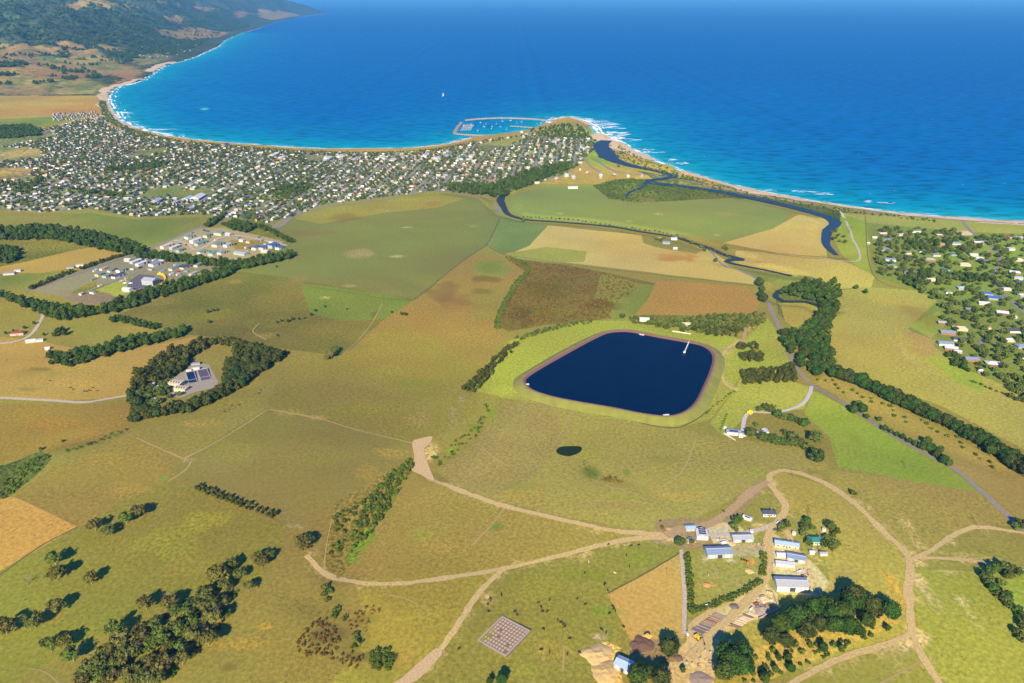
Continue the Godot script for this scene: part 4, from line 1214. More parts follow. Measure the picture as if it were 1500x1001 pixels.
func trunk_mesh(kind: String, sd: int) -> ArrayMesh:
	var k: Dictionary = KINDS[kind]
	var r := RandomNumberGenerator.new()
	r.seed = sd
	var st := SurfaceTool.new()
	st.begin(Mesh.PRIMITIVE_TRIANGLES)
	var h: float = k.height
	var lean := Vector3(r.randfn() * 0.05, 0, r.randfn() * 0.05) * h
	var fork := Vector3(0, h * (0.34 if k.open > 0.5 else 0.6), 0) + lean * 0.5
	tube_into(st, Vector3(0, -0.6, 0), fork, h * 0.03, h * 0.02, 7)
	for i in (7 if k.open > 0.5 else 4):
		var a := TAU * i / 7.0 + r.randf()
		var to := fork + Vector3(cos(a) * k.radius * r.randf_range(0.4, 0.85), h * r.randf_range(0.18, 0.5), sin(a) * k.radius * r.randf_range(0.4, 0.85))
		var mid := fork.lerp(to, 0.5) + Vector3(0, h * 0.05, 0)
		tube_into(st, fork, mid, h * 0.016, h * 0.011, 5)
		tube_into(st, mid, to, h * 0.011, h * 0.004, 5)
		if k.open > 0.5:
			for j in 3:
				var twig: Vector3 = to + Vector3(r.randfn(), r.randf() * 0.8, r.randfn()) * k.radius * 0.35
				tube_into(st, mid.lerp(to, r.randf_range(0.2, 0.8)), twig, h * 0.006, h * 0.002, 4)
	return commit(st)

func make_tree_meshes() -> void:
	var plan := {"pine": [6, 120, 26, 0.85], "cypress": [5, 60, 22, 0.62], "gum": [7, 90, 22, 0.7], "garden_tree": [6, 46, 20, 0.55], "bush": [6, 16, 14, 0.42], "rush_clump": [4, 9, 10, 0.4], "bare_tree": [2, 8, 4, 0.3]}
	var far := {"pine": [40, 16, 1.5], "cypress": [30, 14, 1.0], "gum": [34, 14, 1.1], "garden_tree": [26, 12, 0.9], "bush": [9, 10, 0.6], "rush_clump": [6, 8, 0.5]}
	var sd := 100
	for kind in plan:
		var p: Array = plan[kind]
		tree_meshes[kind] = []
		for i in p[0]:
			sd += 1
			tree_meshes[kind].append([crown_mesh(kind, sd, p[1], p[2], p[3]), trunk_mesh(kind, sd)])
	for kind in far:
		var p: Array = far[kind]
		sd += 1
		tree_meshes[kind + "/far"] = crown_mesh(kind, sd, p[0], p[1], p[2])
	var bark := grain_texture(0.06, 0.7, 1.0, 4, 128, 77)
	mat("bark_pine", pc(104, 86, 66), 0.95, bark, 0.4)
	mat("bark_gum", pc(176, 160, 140), 0.9, bark, 0.4)

# every plant that is set out: [place, kind, height, clump it belongs to]
var plants := []
var clumps := {}

func to_px(p: Vector3) -> Vector2:
	var r := p - Vector3(0, EYE_HEIGHT, 0)
	var depth := -r.y * sin(TILT) - r.z * cos(TILT)
	var up := r.y * cos(TILT) - r.z * sin(TILT)
	return Vector2(750.0 + FOCAL * r.x / depth, 500.5 - FOCAL * up / depth)

func plant(q: Vector2, kind: String, height: float, clump: String) -> void:
	if is_blocked(q):
		return
	if clump == "trees among the town houses":
		for i in [0, 1, 2, 3, 7, 8, 9, 10, 14]:
			if inside(q, town_gaps[i]): return
	plants.append([Vector3(q.x, ground_height(q.x, q.y), q.y), kind, height, clump])

func plant_points(clump: String, kind: String, height: float, list: Array) -> void:
	for q in list:
		var p := gp(q[0], q[1])
		plant(Vector2(p.x, p.z), kind, height * (q[2] if q.size() > 2 else rng.randf_range(0.8, 1.15)), clump)

func plant_row(clump: String, kind: String, height: float, gap: float, list: Array, rows := 1, spread := 1.0) -> void:
	var pts := spline(line(list), 2.0)
	var since := gap
	for i in pts.size() - 1:
		since += pts[i].distance_to(pts[i + 1])
		if since >= gap:
			since = rng.randf_range(-0.2, 0.2) * gap
			var dir := (pts[i + 1] - pts[i]).normalized()
			for r in rows:
				var side := (r - (rows - 1) * 0.5) * gap + rng.randfn() * spread * 0.5
				plant(pts[i] + Vector2(-dir.y, dir.x) * side + dir * rng.randfn() * 0.4, kind, height * rng.randf_range(0.78, 1.18), clump)

func plant_area(clump: String, kind: String, height: float, gap: float, list: Array, share := 1.0, world := PackedVector2Array()) -> void:
	var poly := line(list) if world.is_empty() else world
	var lo := poly[0]
	var hi := poly[0]
	for q in poly:
		lo = lo.min(q); hi = hi.max(q)
	var z := lo.y
	var odd := 0
	while z < hi.y:
		var x := lo.x + (odd % 2) * gap * 0.5
		odd += 1
		while x < hi.x:
			var q := Vector2(x, z) + Vector2(rng.randf_range(-0.42, 0.42), rng.randf_range(-0.42, 0.42)) * gap
			if rng.randf() < share and inside(q, poly):
				plant(q, kind, height * rng.randf_range(0.7, 1.25), clump)
			x += gap
		z += gap * 0.87

func set_out_trees() -> void:
	# lower left: gum trees over the hillside
	plant_points("gums on the lower left hillside", "gum", 13.5, [[82, 828], [84, 851], [134, 856], [83, 900], [160, 785], [140, 778], [186, 768], [205, 758], [10, 930], [52, 920], [98, 950], [75, 955], [108, 970], [215, 893], [322, 855, 1.2], [250, 892], [300, 880], [275, 905], [312, 916], [240, 945], [207, 932], [172, 932], [176, 954], [156, 968], [142, 985], [176, 980], [200, 962], [222, 978], [236, 986], [262, 960], [284, 942], [306, 946], [216, 1002], [194, 1000], [130, 994], [162, 1004], [340, 835, 0.8], [352, 848, 0.7], [330, 868, 0.8], [188, 948, 0.7], [268, 975, 0.8], [365, 868, 0.7], [120, 1004, 0.8], [255, 905, 0.8], [262, 935, 1.1], [285, 925, 0.9], [228, 925, 0.8], [205, 945, 1.0], [222, 955, 0.9], [246, 958, 0.7], [292, 895, 0.9], [308, 900, 1.0], [326, 890, 0.7], [190, 968, 1.1], [210, 984, 0.8], [165, 988, 0.9], [148, 1002, 1.0], [232, 1002, 0.8], [330, 905, 0.6]])
	plant_area("undergrowth below the lower left gums", "bush", 3.0, 5.0, [[100, 1005], [170, 945], [240, 900], [300, 862], [360, 850], [345, 890], [300, 950], [240, 1005]], 0.5)
	plant_points("dead gums on the lower left hillside", "bare_tree", 9.0, [[62, 868], [40, 858], [70, 885], [45, 925], [300, 925], [246, 880]])
	plant_row("clipped conifers along the short hedge row", "cypress", 5.2, 4.6, [[291, 716], [330, 732], [370, 746], [408, 760]], 2, 1.0)
	plant_points("gums by the end of the dirt track", "gum", 11.0, [[446, 808, 1.25], [452, 800], [440, 800], [384, 832, 1.1], [378, 826], [394, 820], [486, 526, 1.2], [478, 529], [491, 518]])
	# lower right: the grove below the sheds
	plant_points("pines in the grove below the farm sheds", "pine", 17.0, [[1248, 888, 1.2], [1275, 903, 1.1], [1302, 906, 1.0], [1232, 912, 1.15], [1243, 930, 1.0], [1190, 905, 1.1], [1165, 918, 1.15], [1140, 928, 1.1], [1208, 898, 1.0], [1128, 945, 1.0], [1180, 935, 1.0], [1150, 950, 0.8], [1222, 928, 0.9], [1268, 918, 0.8], [1072, 985, 1.25], [1060, 968, 1.0], [1086, 970, 1.0], [978, 962, 0.95], [985, 955, 0.7], [932, 1003, 1.1], [968, 1008, 1.0], [950, 995, 0.7], [1060, 995, 1.0], [1088, 990, 1.0], [1120, 1000, 0.55], [1135, 985, 0.4], [1155, 968, 0.4], [1205, 955, 0.5], [1232, 955, 0.4], [1260, 930, 0.5], [1300, 924, 0.35], [1140, 968, 0.4], [1158, 985, 0.45], [1200, 925, 0.8], [1240, 898, 1.0], [1215, 912, 1.0], [1262, 896, 1.0], [1178, 915, 1.0], [1152, 925, 0.9], [735, 1004, 0.6], [718, 1003, 0.4], [1000, 985, 0.3]])
	plant_area("bushes below the pine grove", "bush", 3.0, 6.5, [[1090, 960], [1160, 940], [1240, 935], [1290, 915], [1310, 915], [1300, 925], [1240, 955], [1180, 975], [1110, 1001], [1080, 1001]], 0.6)
	plant_points("trees at the lower right edge", "garden_tree", 8.0, [[1440, 848], [1448, 842], [1458, 838], [1470, 836], [1482, 836], [1492, 842], [1446, 858], [1454, 868], [1462, 876], [1470, 884], [1478, 892], [1488, 900], [1498, 910], [1497, 922], [1490, 932], [1498, 942], [1495, 775, 1.2], [1488, 776], [1476, 848], [1466, 858], [1450, 852], [1474, 880]])
	# right: lines of trees by the road
	plant_row("pines in the long row between two paddocks", "pine", 15.0, 8.0, [[1222, 552], [1262, 566], [1300, 584], [1345, 605], [1390, 626], [1430, 648], [1470, 672], [1510, 700]], 2, 3.0)
	plant_row("bushes along the creek under the pine row", "bush", 3.2, 7.0, [[1200, 556], [1260, 578], [1300, 598], [1350, 625], [1400, 648], [1470, 690]], 1, 14.0)
	plant_points("roadside trees beside the vivid green paddock", "pine", 12.0, [[1250, 606, 1.05], [1262, 606, 1.15], [1256, 598, 0.9], [1270, 614, 0.6], [1288, 618, 0.6], [1296, 632, 0.7], [1305, 636, 0.6], [1313, 640, 0.6], [1322, 644, 0.65], [1332, 650, 0.65], [1340, 654, 0.7], [1352, 660, 1.0], [1362, 664, 1.05], [1372, 672, 0.9], [1382, 680, 0.95], [1390, 684, 0.8], [1358, 652, 0.9], [1376, 664, 0.8]])
	plant_points("garden trees round the white-roofed house", "garden_tree", 10.5, [[1130, 606], [1122, 603], [1112, 603, 0.7], [1138, 612], [1148, 616], [1158, 618], [1168, 620], [1178, 626, 1.1], [1160, 644], [1150, 638, 0.7], [1193, 648, 1.35], [1196, 678, 1.5], [1188, 662, 0.7], [1100, 640], [1116, 646], [1124, 648], [1132, 650], [1140, 652], [1150, 654], [1160, 654], [1170, 656], [1180, 660], [1108, 626, 0.6], [1250, 726, 0.6]])
	plant_points("golden tree at the bend of the driveway", "bush", 5.0, [[1098, 607, 1.0]])
	plant_area("plantation blocks east of the reservoir", "cypress", 8.0, 5.6, [[1086, 548], [1150, 540], [1162, 536], [1166, 560], [1120, 563], [1090, 565]])
	plant_area("plantation blocks east of the reservoir", "cypress", 7.0, 5.6, [[1083, 519], [1118, 520], [1117, 533], [1084, 530]])
	plant_area("plantation blocks east of the reservoir", "cypress", 6.5, 5.6, [[1078, 507], [1108, 505], [1110, 514], [1080, 514]])
	plant_row("bushes on the slope between reservoir and house", "bush", 2.4, 5.0, [[1075, 575], [1050, 592], [1035, 608]])
	plant_row("bushes on the slope between reservoir and house", "bush", 2.6, 5.0, [[1064, 608], [1060, 620], [1054, 632]])
	plant_area("tall trees along the horseshoe creek", "pine", 12.0, 9.5, [[1142, 428], [1170, 418], [1200, 417], [1228, 420], [1230, 440], [1222, 468], [1212, 488], [1219, 512], [1226, 546], [1200, 556], [1172, 540], [1152, 512], [1138, 488], [1158, 490], [1180, 486], [1204, 458], [1196, 442], [1160, 437], [1146, 436]])
	plant_points("big dark trees at the corner of the brown paddock", "pine", 15.0, [[1112, 420], [1116, 428], [1114, 437], [1118, 443], [1254, 424, 0.6], [1268, 431, 0.65], [1222, 415, 0.8]])
	plant_area("thicket north of the reservoir", "garden_tree", 6.5, 7.5, [[910, 466], [985, 471], [1030, 464], [1120, 461], [1128, 472], [1098, 484], [1060, 492], [1008, 488], [980, 484], [930, 474]], 0.75)
	plant_area("dark thicket north of the reservoir", "cypress", 6.0, 6.0, [[1012, 484], [1060, 478], [1085, 486], [1078, 494], [1040, 493]])
	plant_row("belt of trees west of the reservoir", "cypress", 8.0, 6.0, [[686, 574], [700, 562], [716, 545]], 3, 3.0)
	plant_row("belt of trees west of the reservoir", "cypress", 7.0, 6.5, [[716, 545], [736, 522], [758, 503]], 2, 3.0)
	plant_row("belt of trees west of the reservoir", "garden_tree", 5.0, 6.0, [[762, 498], [790, 488], [830, 478], [870, 471]], 2, 3.0)
	plant_row("bushes along the winding creek between paddocks", "bush", 3.4, 4.5, [[728, 482], [732, 462], [742, 440], [760, 412], [774, 396], [762, 384], [742, 376]], 2, 2.5)
	# left: the treatment works in its shelterbelt
	var works := "shelterbelt trees round the treatment works"
	plant_area(works, "cypress", 11.0, 7.5, [[193, 550], [222, 538], [235, 524], [255, 514], [287, 512], [288, 502], [316, 502], [287, 522], [273, 537], [258, 552], [235, 559], [213, 570], [195, 574]])
	plant_area(works, "cypress", 11.5, 7.0, [[317, 502], [363, 508], [421, 520], [360, 564], [328, 583], [321, 574], [329, 561], [327, 552], [331, 536], [345, 530], [340, 512]])
	plant_area(works, "cypress", 11.5, 6.2, [[192, 576], [192, 621], [283, 606], [326, 584], [318, 574], [300, 585], [275, 596], [213, 606], [202, 590]])
	plant_area(works, "garden_tree", 8.0, 8.0, [[197, 572], [225, 562], [248, 556], [254, 576], [240, 592], [205, 602]], 0.7)
	plant_row(works, "cypress", 10.0, 6.5, [[284, 507], [312, 504], [345, 506]], 2, 2.0)
	plant_points(works, "garden_tree", 7.0, [[222, 576], [232, 580], [242, 576], [248, 584], [215, 592], [262, 580], [228, 594], [206, 582], [252, 592]])
	plant_area("belt of trees above the tan paddock", "pine", 10.5, 9.0, [[70, 526], [130, 511], [200, 496], [276, 484], [270, 495], [200, 512], [130, 532], [100, 541], [76, 536]])
	plant_area("wide belt of trees on the left", "pine", 12.0, 10.5, [[-20, 340], [40, 334], [80, 334], [140, 344], [200, 361], [222, 368], [200, 376], [150, 368], [70, 352], [-20, 354]])
	var yards := "belt of trees round the industrial yards"
	plant_area(yards, "pine", 10.5, 9.0, [[0, 428], [40, 443], [110, 454], [140, 455], [200, 434], [260, 414], [320, 399], [350, 384], [432, 371], [432, 379], [350, 398], [330, 408], [250, 433], [180, 458], [110, 468], [90, 472], [40, 456], [0, 436]])
	plant_area(yards, "pine", 10.0, 9.0, [[193, 373], [240, 372], [300, 381], [345, 385], [342, 397], [300, 391], [240, 384], [198, 381]])
	plant_row(yards, "cypress", 7.0, 6.0, [[45, 424], [75, 412], [106, 399]], 2, 2.0)
	plant_row(yards, "cypress", 7.0, 6.0, [[120, 395], [150, 384], [188, 373]], 2, 2.0)
	plant_row(yards, "pine", 9.0, 8.0, [[165, 470], [200, 476], [235, 484]], 2, 3.0)
	plant_area(yards, "pine", 10.0, 9.0, [[296, 330], [330, 316], [327, 322], [302, 336]])
	plant_area(yards, "pine", 10.0, 9.0, [[325, 331], [345, 324], [378, 333], [362, 343], [340, 338]])
	plant_row(yards, "pine", 8.0, 8.0, [[380, 332], [405, 344], [430, 357]], 2, 3.0)
	plant_area("clump of trees on the far left paddocks", "pine", 11.0, 10.0, [[-12, 366], [25, 364], [30, 379], [10, 388], [-12, 386]])
	plant_points("single trees in the left paddocks", "pine", 9.0, [[86, 490, 1.2], [94, 492, 1.1], [80, 494, 0.9], [92, 486, 1.0], [50, 476, 0.7], [64, 492, 0.6], [36, 482, 0.6], [20, 487, 0.6], [8, 490, 0.6], [100, 470, 0.6], [112, 467, 0.6], [305, 459, 0.7], [312, 457, 0.7], [318, 456, 0.6], [306, 474, 0.7], [405, 392, 0.5], [594, 463, 0.7], [588, 462, 0.7], [574, 459, 0.5], [406, 474, 0.5], [412, 472, 0.6], [422, 473, 0.7], [428, 470, 0.7], [438, 469, 0.5], [446, 468, 0.5], [456, 463, 0.6], [462, 457, 0.6], [476, 451, 0.5], [508, 454, 0.4], [406, 493, 0.5], [60, 660, 0.5], [92, 648, 0.4]])
	plant_area("wood beside the far left streets", "pine", 11.0, 11.0, [[-30, 188], [40, 184], [62, 191], [60, 199], [20, 203], [-30, 205]])
	# gullies and rushes
	plant_area("bushes in the gully below the dirt pad", "bush", 3.6, 4.6, [[600, 668], [607, 682], [582, 724], [562, 756], [538, 790], [520, 800], [526, 760], [552, 712], [585, 682]], 0.85)
	plant_area("bushes in the gully below the dirt pad", "bush", 3.0, 5.5, [[488, 760], [520, 738], [550, 725], [540, 770], [515, 810], [495, 830], [480, 805]], 0.5)
	plant_area("bushes in the gully above the dirt pad", "bush", 2.6, 4.5, [[632, 670], [660, 652], [690, 630], [712, 592], [720, 600], [700, 640], [665, 668], [640, 685]], 0.45)
	plant_area("bushes along the far left creek", "bush", 3.0, 5.0, [[-20, 720], [20, 690], [60, 665], [75, 672], [45, 700], [10, 730], [-20, 740]], 0.5)
	plant_row("bushes along the far left creek", "bush", 2.2, 6.0, [[100, 662], [130, 652], [165, 638], [190, 628]], 2, 4.0)
	plant_area("rushes in the wet hollow", "rush_clump", 1.7, 3.6, [[433, 940], [440, 925], [470, 905], [490, 915], [500, 945], [480, 965], [440, 962]], 0.75)
	plant_area("rushes in the wet hollow", "rush_clump", 1.6, 3.8, [[480, 965], [520, 955], [540, 965], [520, 980], [495, 975]], 0.7)
	plant_area("rushes in the wet hollow", "rush_clump", 1.5, 4.0, [[510, 905], [530, 890], [555, 885], [560, 905], [530, 930], [512, 925]], 0.5)
	plant_area("bushes filling the round hollow", "bush", 3.0, 2.6, [[541, 962], [550, 954], [562, 952], [574, 957], [579, 967], [575, 979], [564, 986], [552, 981], [543, 973]], 0.95)
	plant_points("bushes in the wet hollow", "bush", 4.0, [[476, 862], [484, 868], [480, 880], [492, 898], [505, 908], [520, 935], [525, 945], [518, 950], [490, 905], [474, 872]])
	plant_area("rushes in the brown marsh", "rush_clump", 2.4, 7.0, [[742, 380], [830, 390], [900, 404], [935, 420], [900, 448], [890, 466], [800, 474], [748, 484], [732, 474], [748, 430], [772, 400]], 0.75)
	plant_area("rushes in the brown marsh", "rush_clump", 2.0, 5.0, [[850, 448], [880, 438], [905, 444], [895, 455], [845, 458]], 0.9)
	plant_area("rushes below the farm pond", "rush_clump", 1.5, 2.6, [[880, 703], [890, 697], [901, 699], [914, 708], [898, 708], [886, 707]], 0.85)
	plant_row("rushes below the farm pond", "bush", 1.5, 3.0, [[856, 676], [862, 690], [874, 700]], 2, 2.5)
	plant_area("rushes along the left creek", "rush_clump", 1.4, 5.0, [[325, 600], [360, 585], [395, 560], [385, 575], [350, 595], [330, 606]], 0.35)
	plant_row("clipped hedge round the farm paddock", "bush", 3.0, 2.4, [[1006, 815], [1010, 850], [1013, 898]], 2, 0.6)
	plant_row("clipped hedge round the farm paddock", "bush", 3.0, 2.4, [[1013, 898], [1050, 886], [1085, 870], [1115, 852]], 2, 0.6)
	plant_row("clipped hedge round the farm paddock", "bush", 2.8, 2.4, [[1117, 842], [1119, 825], [1119, 808]], 2, 0.6)
	plant_points("trees in the farm yard", "garden_tree", 7.0, [[1078, 768, 1.1], [1084, 764], [1074, 774], [1078, 779, 0.7], [1146, 776], [1152, 773], [998, 797, 1.0], [993, 800], [1178, 778], [1176, 786], [1215, 776, 1.2], [1220, 788], [1212, 794], [1222, 798], [1208, 802], [1185, 800], [1182, 768], [1226, 782], [1218, 806], [970, 775, 0.5], [1013, 796, 0.6], [1190, 776, 0.8], [1228, 800, 0.7], [1142, 780, 0.7], [1172, 802, 0.7]])
	# the far shore of paddocks: river bank, coast scrub, town
	plant_row("bushes along the river bank", "bush", 3.4, 9.0, [[760, 318], [850, 325], [930, 336], [985, 344], [1030, 362], [1080, 382]], 1, 5.0)
	plant_points("trees by the small riverside farm", "garden_tree", 7.0, [[962, 352], [968, 354], [972, 350], [1014, 358], [1027, 364], [1032, 368], [1062, 365, 1.3], [1064, 367], [1048, 384], [766, 325], [1225, 350], [1228, 346], [1224, 340], [1230, 355], [1236, 348], [1220, 352], [1238, 356], [1218, 342], [906, 245, 1.2]])
	plant_area("scrub on the dunes", "bush", 4.0, 10.0, [[905, 214], [940, 232], [1000, 255], [1060, 273], [1125, 287], [1200, 301], [1300, 315], [1380, 323], [1370, 326], [1230, 310], [1150, 296], [1060, 281], [985, 262], [930, 243], [900, 228]], 0.6)
	plant_area("scrub on the river flats", "bush", 4.2, 12.0, [[868, 274], [900, 264], [950, 268], [1040, 281], [1080, 288], [1010, 293], [930, 297], [892, 291]], 0.6)
	plant_area("trees among the town houses", "garden_tree", 7.5, 13.0, [], 0.62, town_polygon)
	plant_area("dark belt of trees along the town creek", "pine", 10.0, 10.0, [[690, 286], [740, 264], [770, 254], [800, 246], [836, 238], [832, 250], [790, 266], [770, 274], [736, 290]], 0.9)
	plant_area("dark belts between the town blocks", "pine", 9.0, 12.0, [[150, 247], [210, 243], [240, 236], [250, 242], [210, 251], [160, 254]], 0.8)
	plant_area("dark belts between the town blocks", "pine", 9.0, 12.0, [[20, 276], [60, 262], [66, 268], [40, 284], [22, 286]], 0.8)
	plant_area("dark belts between the town blocks", "pine", 9.0, 12.0, [[100, 276], [140, 282], [190, 284], [180, 290], [120, 286]], 0.7)
	plant_area("dark belts between the town blocks", "pine", 9.0, 12.0, [[400, 275], [450, 268], [460, 276], [420, 292], [402, 290]], 0.6)
	plant_area("dark belts between the town blocks", "pine", 9.0, 12.0, [[650, 272], [700, 268], [730, 276], [700, 286], [660, 282]], 0.8)
	plant_area("trees on the grassy point", "pine", 9.0, 15.0, [[770, 192], [800, 186], [840, 183], [868, 196], [860, 204], [800, 202]], 0.5)
	plant_row("scrub behind the town beach", "bush", 4.0, 9.0, [[300, 211], [380, 217], [450, 222], [520, 224], [600, 222], [650, 217], [700, 207]], 2, 5.0)
	plant_row("scrub behind the far beach", "bush", 5.0, 9.0, [[150, 148], [152, 160], [168, 180], [200, 194], [250, 205]], 3, 8.0)
	var right := "trees among the houses by the right coast"
	plant_area(right, "garden_tree", 8.5, 12.5, [[1290, 335], [1400, 340], [1450, 345], [1520, 345], [1520, 470], [1520, 600], [1440, 550], [1390, 510], [1380, 470], [1372, 445], [1345, 428], [1285, 405], [1282, 360]], 0.5)
	plant_area(right, "pine", 9.0, 9.0, [[1322, 400], [1345, 396], [1372, 400], [1365, 415], [1340, 424], [1325, 416]], 0.8)
	plant_area(right, "pine", 9.0, 9.0, [[1326, 355], [1400, 352], [1395, 372], [1340, 366]], 0.7)
	plant_area(right, "pine", 9.0, 9.0, [[1395, 400], [1450, 405], [1448, 415], [1400, 414]], 0.8)
	plant_area(right, "pine", 9.0, 8.5, [[1383, 512], [1400, 520], [1425, 545], [1415, 548], [1390, 535]], 0.8)
	plant_area(right, "garden_tree", 7.5, 9.0, [[1470, 545], [1520, 560], [1520, 600], [1480, 585]], 0.8)
	plant_row(right, "bush", 3.0, 5.0, [[1425, 560], [1455, 572], [1490, 585]], 1, 2.0)

const LOOK := {"pine": "dark conifer", "cypress": "dense dark green conifer", "gum": "open-crowned gum tree", "garden_tree": "rounded green tree", "bush": "low green bush", "rush_clump": "brown clump of rushes", "bare_tree": "leafless pale grey tree"}
const SORT := {"pine": "tree", "cypress": "tree", "gum": "tree", "garden_tree": "tree", "bush": "bush", "rush_clump": "rushes", "bare_tree": "tree"}
const CALLED := {"pine": "pine_tree", "cypress": "cypress_tree", "gum": "gum_tree", "garden_tree": "leafy_tree", "bush": "bush", "rush_clump": "rush_clump", "bare_tree": "dead_tree"}

func grow_trees() -> void:
	make_tree_meshes()
	set_out_trees()
	# how large each shows, and where it comes in its clump counted from the left
	var order := {}
	for p in plants:
		var at := to_px(p[0])
		var far: float = (p[0] - Vector3(0, EYE_HEIGHT, 0)).length()
		p.append(p[2] * KINDS[p[1]].radius / KINDS[p[1]].height / far)
		p.append(at)
		var key: String = p[3] + "/" + p[1]
		if not order.has(key): order[key] = []
		order[key].append(p)
	for key in order:
		order[key].sort_custom(func(a, b): return a[5].x < b[5].x)
		for i in order[key].size():
			order[key][i].append(i + 1)
			order[key][i].append(order[key].size())
	plants.sort_custom(func(a, b): return a[4] > b[4])
	var made := {}
	var rest := {}
	for p in plants:
		var kind: String = p[1]
		var frame := Rect2(-30, -30, 1560, 1061).has_point(p[5])
		var sort: String = SORT[kind]
		var size: float = p[2] / KINDS[kind].height
		if frame and made.get(sort, 0) < 300:
			made[sort] = made.get(sort, 0) + 1
			var label := "%s, %s from left among %s" % [LOOK[kind], ordinal(p[6]), p[3]] if p[7] > 1 else "%s, %s" % [LOOK[kind], p[3]]
			var set_no: int = rng.randi() % tree_meshes[kind].size()
			var turn := rng.randf() * TAU
			if sort == "tree":
				var t := thing(CALLED[kind], p[0], turn, label, sort, p[3])
				t.scale = Vector3(size * rng.randf_range(0.92, 1.12), size, size * rng.randf_range(0.92, 1.12))
				part(t, "trunk", tree_meshes[kind][set_no][1], materials["bark_gum" if KINDS[kind].open > 0.5 else "bark_pine"])
				part(t, "crown", tree_meshes[kind][set_no][0], null)
			else:
				var o := MeshInstance3D.new()
				o.mesh = tree_meshes[kind][set_no][0]
				if p[3].begins_with("golden"):
					o.material_override = mat("golden_leaves", pc(236, 208, 30), 0.8)
				top(o, CALLED[kind])
				o.position = p[0] - Vector3(0, 0.1, 0)
				o.rotation.y = turn
				o.scale = Vector3.ONE * size
				tag(o, label, sort, p[3])
		else:
			if not rest.has(kind): rest[kind] = []
			rest[kind].append([p[0], size])
	for kind in rest:
		var mm := MultiMesh.new()
		mm.transform_format = MultiMesh.TRANSFORM_3D
		mm.mesh = tree_meshes[kind + "/far"] if tree_meshes.has(kind + "/far") else tree_meshes[kind][0][0]
		mm.use_colors = true
		mm.instance_count = rest[kind].size()
		for i in rest[kind].size():
			var q: Array = rest[kind][i]
			var b := Basis(Vector3.UP, rng.randf() * TAU).scaled(Vector3(rng.randf_range(0.85, 1.2), 1.0, rng.randf_range(0.85, 1.2)) * q[1])
			mm.set_instance_transform(i, Transform3D(b, q[0] - Vector3(0, 0.2, 0)))
			var light := rng.randf_range(0.72, 1.3)
			mm.set_instance_color(i, Color(light * rng.randf_range(0.9, 1.2), light, light * rng.randf_range(0.85, 1.1)))
		var o := MultiMeshInstance3D.new()
		o.multimesh = mm
		top(o, {"pine": "distant_conifers", "cypress": "shelterbelt_conifers", "gum": "distant_gums", "garden_tree": "town_trees", "bush": "coastal_scrub", "rush_clump": "marsh_rushes", "bare_tree": "distant_dead_trees"}[kind])
		tag(o, {"pine": "dark conifers massed in the farther belts and woods", "cypress": "dense conifers massed inside the farther shelterbelts", "gum": "farther gum trees", "garden_tree": "green trees massed between the houses of town", "bush": "low green scrub on dunes, banks and gullies", "rush_clump": "brown rushes massed over the marsh", "bare_tree": "farther dead trees"}[kind], "", "", "stuff")
	# tussocks too coarse for the stock, standing in the nearer paddocks
	var tuft := crown_mesh("rush_clump", 991, 3, 5, 0.5)
	var tuft_leaf := leaf_material("tussock")
	tuft_leaf.albedo_color = Color(0.95, 1.0, 0.8)
	tuft.surface_set_material(0, tuft_leaf)
	var tussock := MultiMesh.new()
	tussock.transform_format = MultiMesh.TRANSFORM_3D
	tussock.use_colors = true
	tussock.mesh = tuft
	var tufts := []
	var basin := line([[750, 560], [870, 480], [1060, 500], [1030, 620], [780, 590]])
	for i in 60000:
		var d := rng.randf_range(400.0, 1250.0)
		var q := Vector2(rng.randf_range(-0.78, 0.78) * d, -d)
		if noise.get_noise_2d(q.x * 1.7, q.y * 1.7) + 0.5 * noise.get_noise_2d(q.x * 8.0, q.y * 8.0) < rng.randf_range(-0.15, 0.5) or is_blocked(q, 2.0) or inside(q, basin):
			continue
		tufts.append(q)
	tussock.instance_count = tufts.size()
	for i in tufts.size():
		var q: Vector2 = tufts[i]
		var s := rng.randf_range(0.2, 0.46)
		tussock.set_instance_transform(i, Transform3D(Basis(Vector3.UP, rng.randf() * TAU).scaled(Vector3(s, s * 0.8, s)), Vector3(q.x, ground_height(q.x, q.y), q.y)))
		var light := rng.randf_range(0.8, 1.7)
		tussock.set_instance_color(i, Color(light, light * 1.08, light * 0.9))
	var ts := MultiMeshInstance3D.new()
	ts.multimesh = tussock
	top(ts, "grass_tussocks")
	tag(ts, "coarse grass tussocks dotted over the nearer paddocks", "", "", "stuff")
	# woodland over the ranges beyond the bay
	var wood := MultiMesh.new()
	wood.transform_format = MultiMesh.TRANSFORM_3D
	wood.mesh = tree_meshes["pine/far"]
	var stand := []
	for i in 46000:
		var d := 4300.0 + 9000.0 * pow(rng.randf(), 1.3)
		var q := Vector2(-d * rng.randf_range(0.1, 0.66), -d)
		var open := true
		for a in hill_areas:
			if inside(q, a[0]): open = a[1] or noise2.get_noise_2d(q.x * 2.6 + 900.0, q.y * 2.6) < -0.26
		if noise2.get_noise_2d(q.x * 3.0, q.y * 3.0) < -0.12 and rng.randf() < 0.8: open = false
		if not open: continue
		var h := hill_height(q.x, q.y)
		if h > 9.0:
			stand.append(Transform3D(Basis(Vector3.UP, rng.randf() * TAU).scaled(Vector3.ONE * rng.randf_range(0.7, 1.5)), Vector3(q.x, h - 1.0, q.y)))
	wood.instance_count = stand.size()
	for i in stand.size():
		wood.set_instance_transform(i, stand[i])
	var w := MultiMeshInstance3D.new()
	w.multimesh = wood
	top(w, "hill_forest")
	tag(w, "dark forest massed over the hazy ranges beyond the bay", "", "", "stuff")
	print("plants ", plants.size(), " at ", Time.get_ticks_msec())

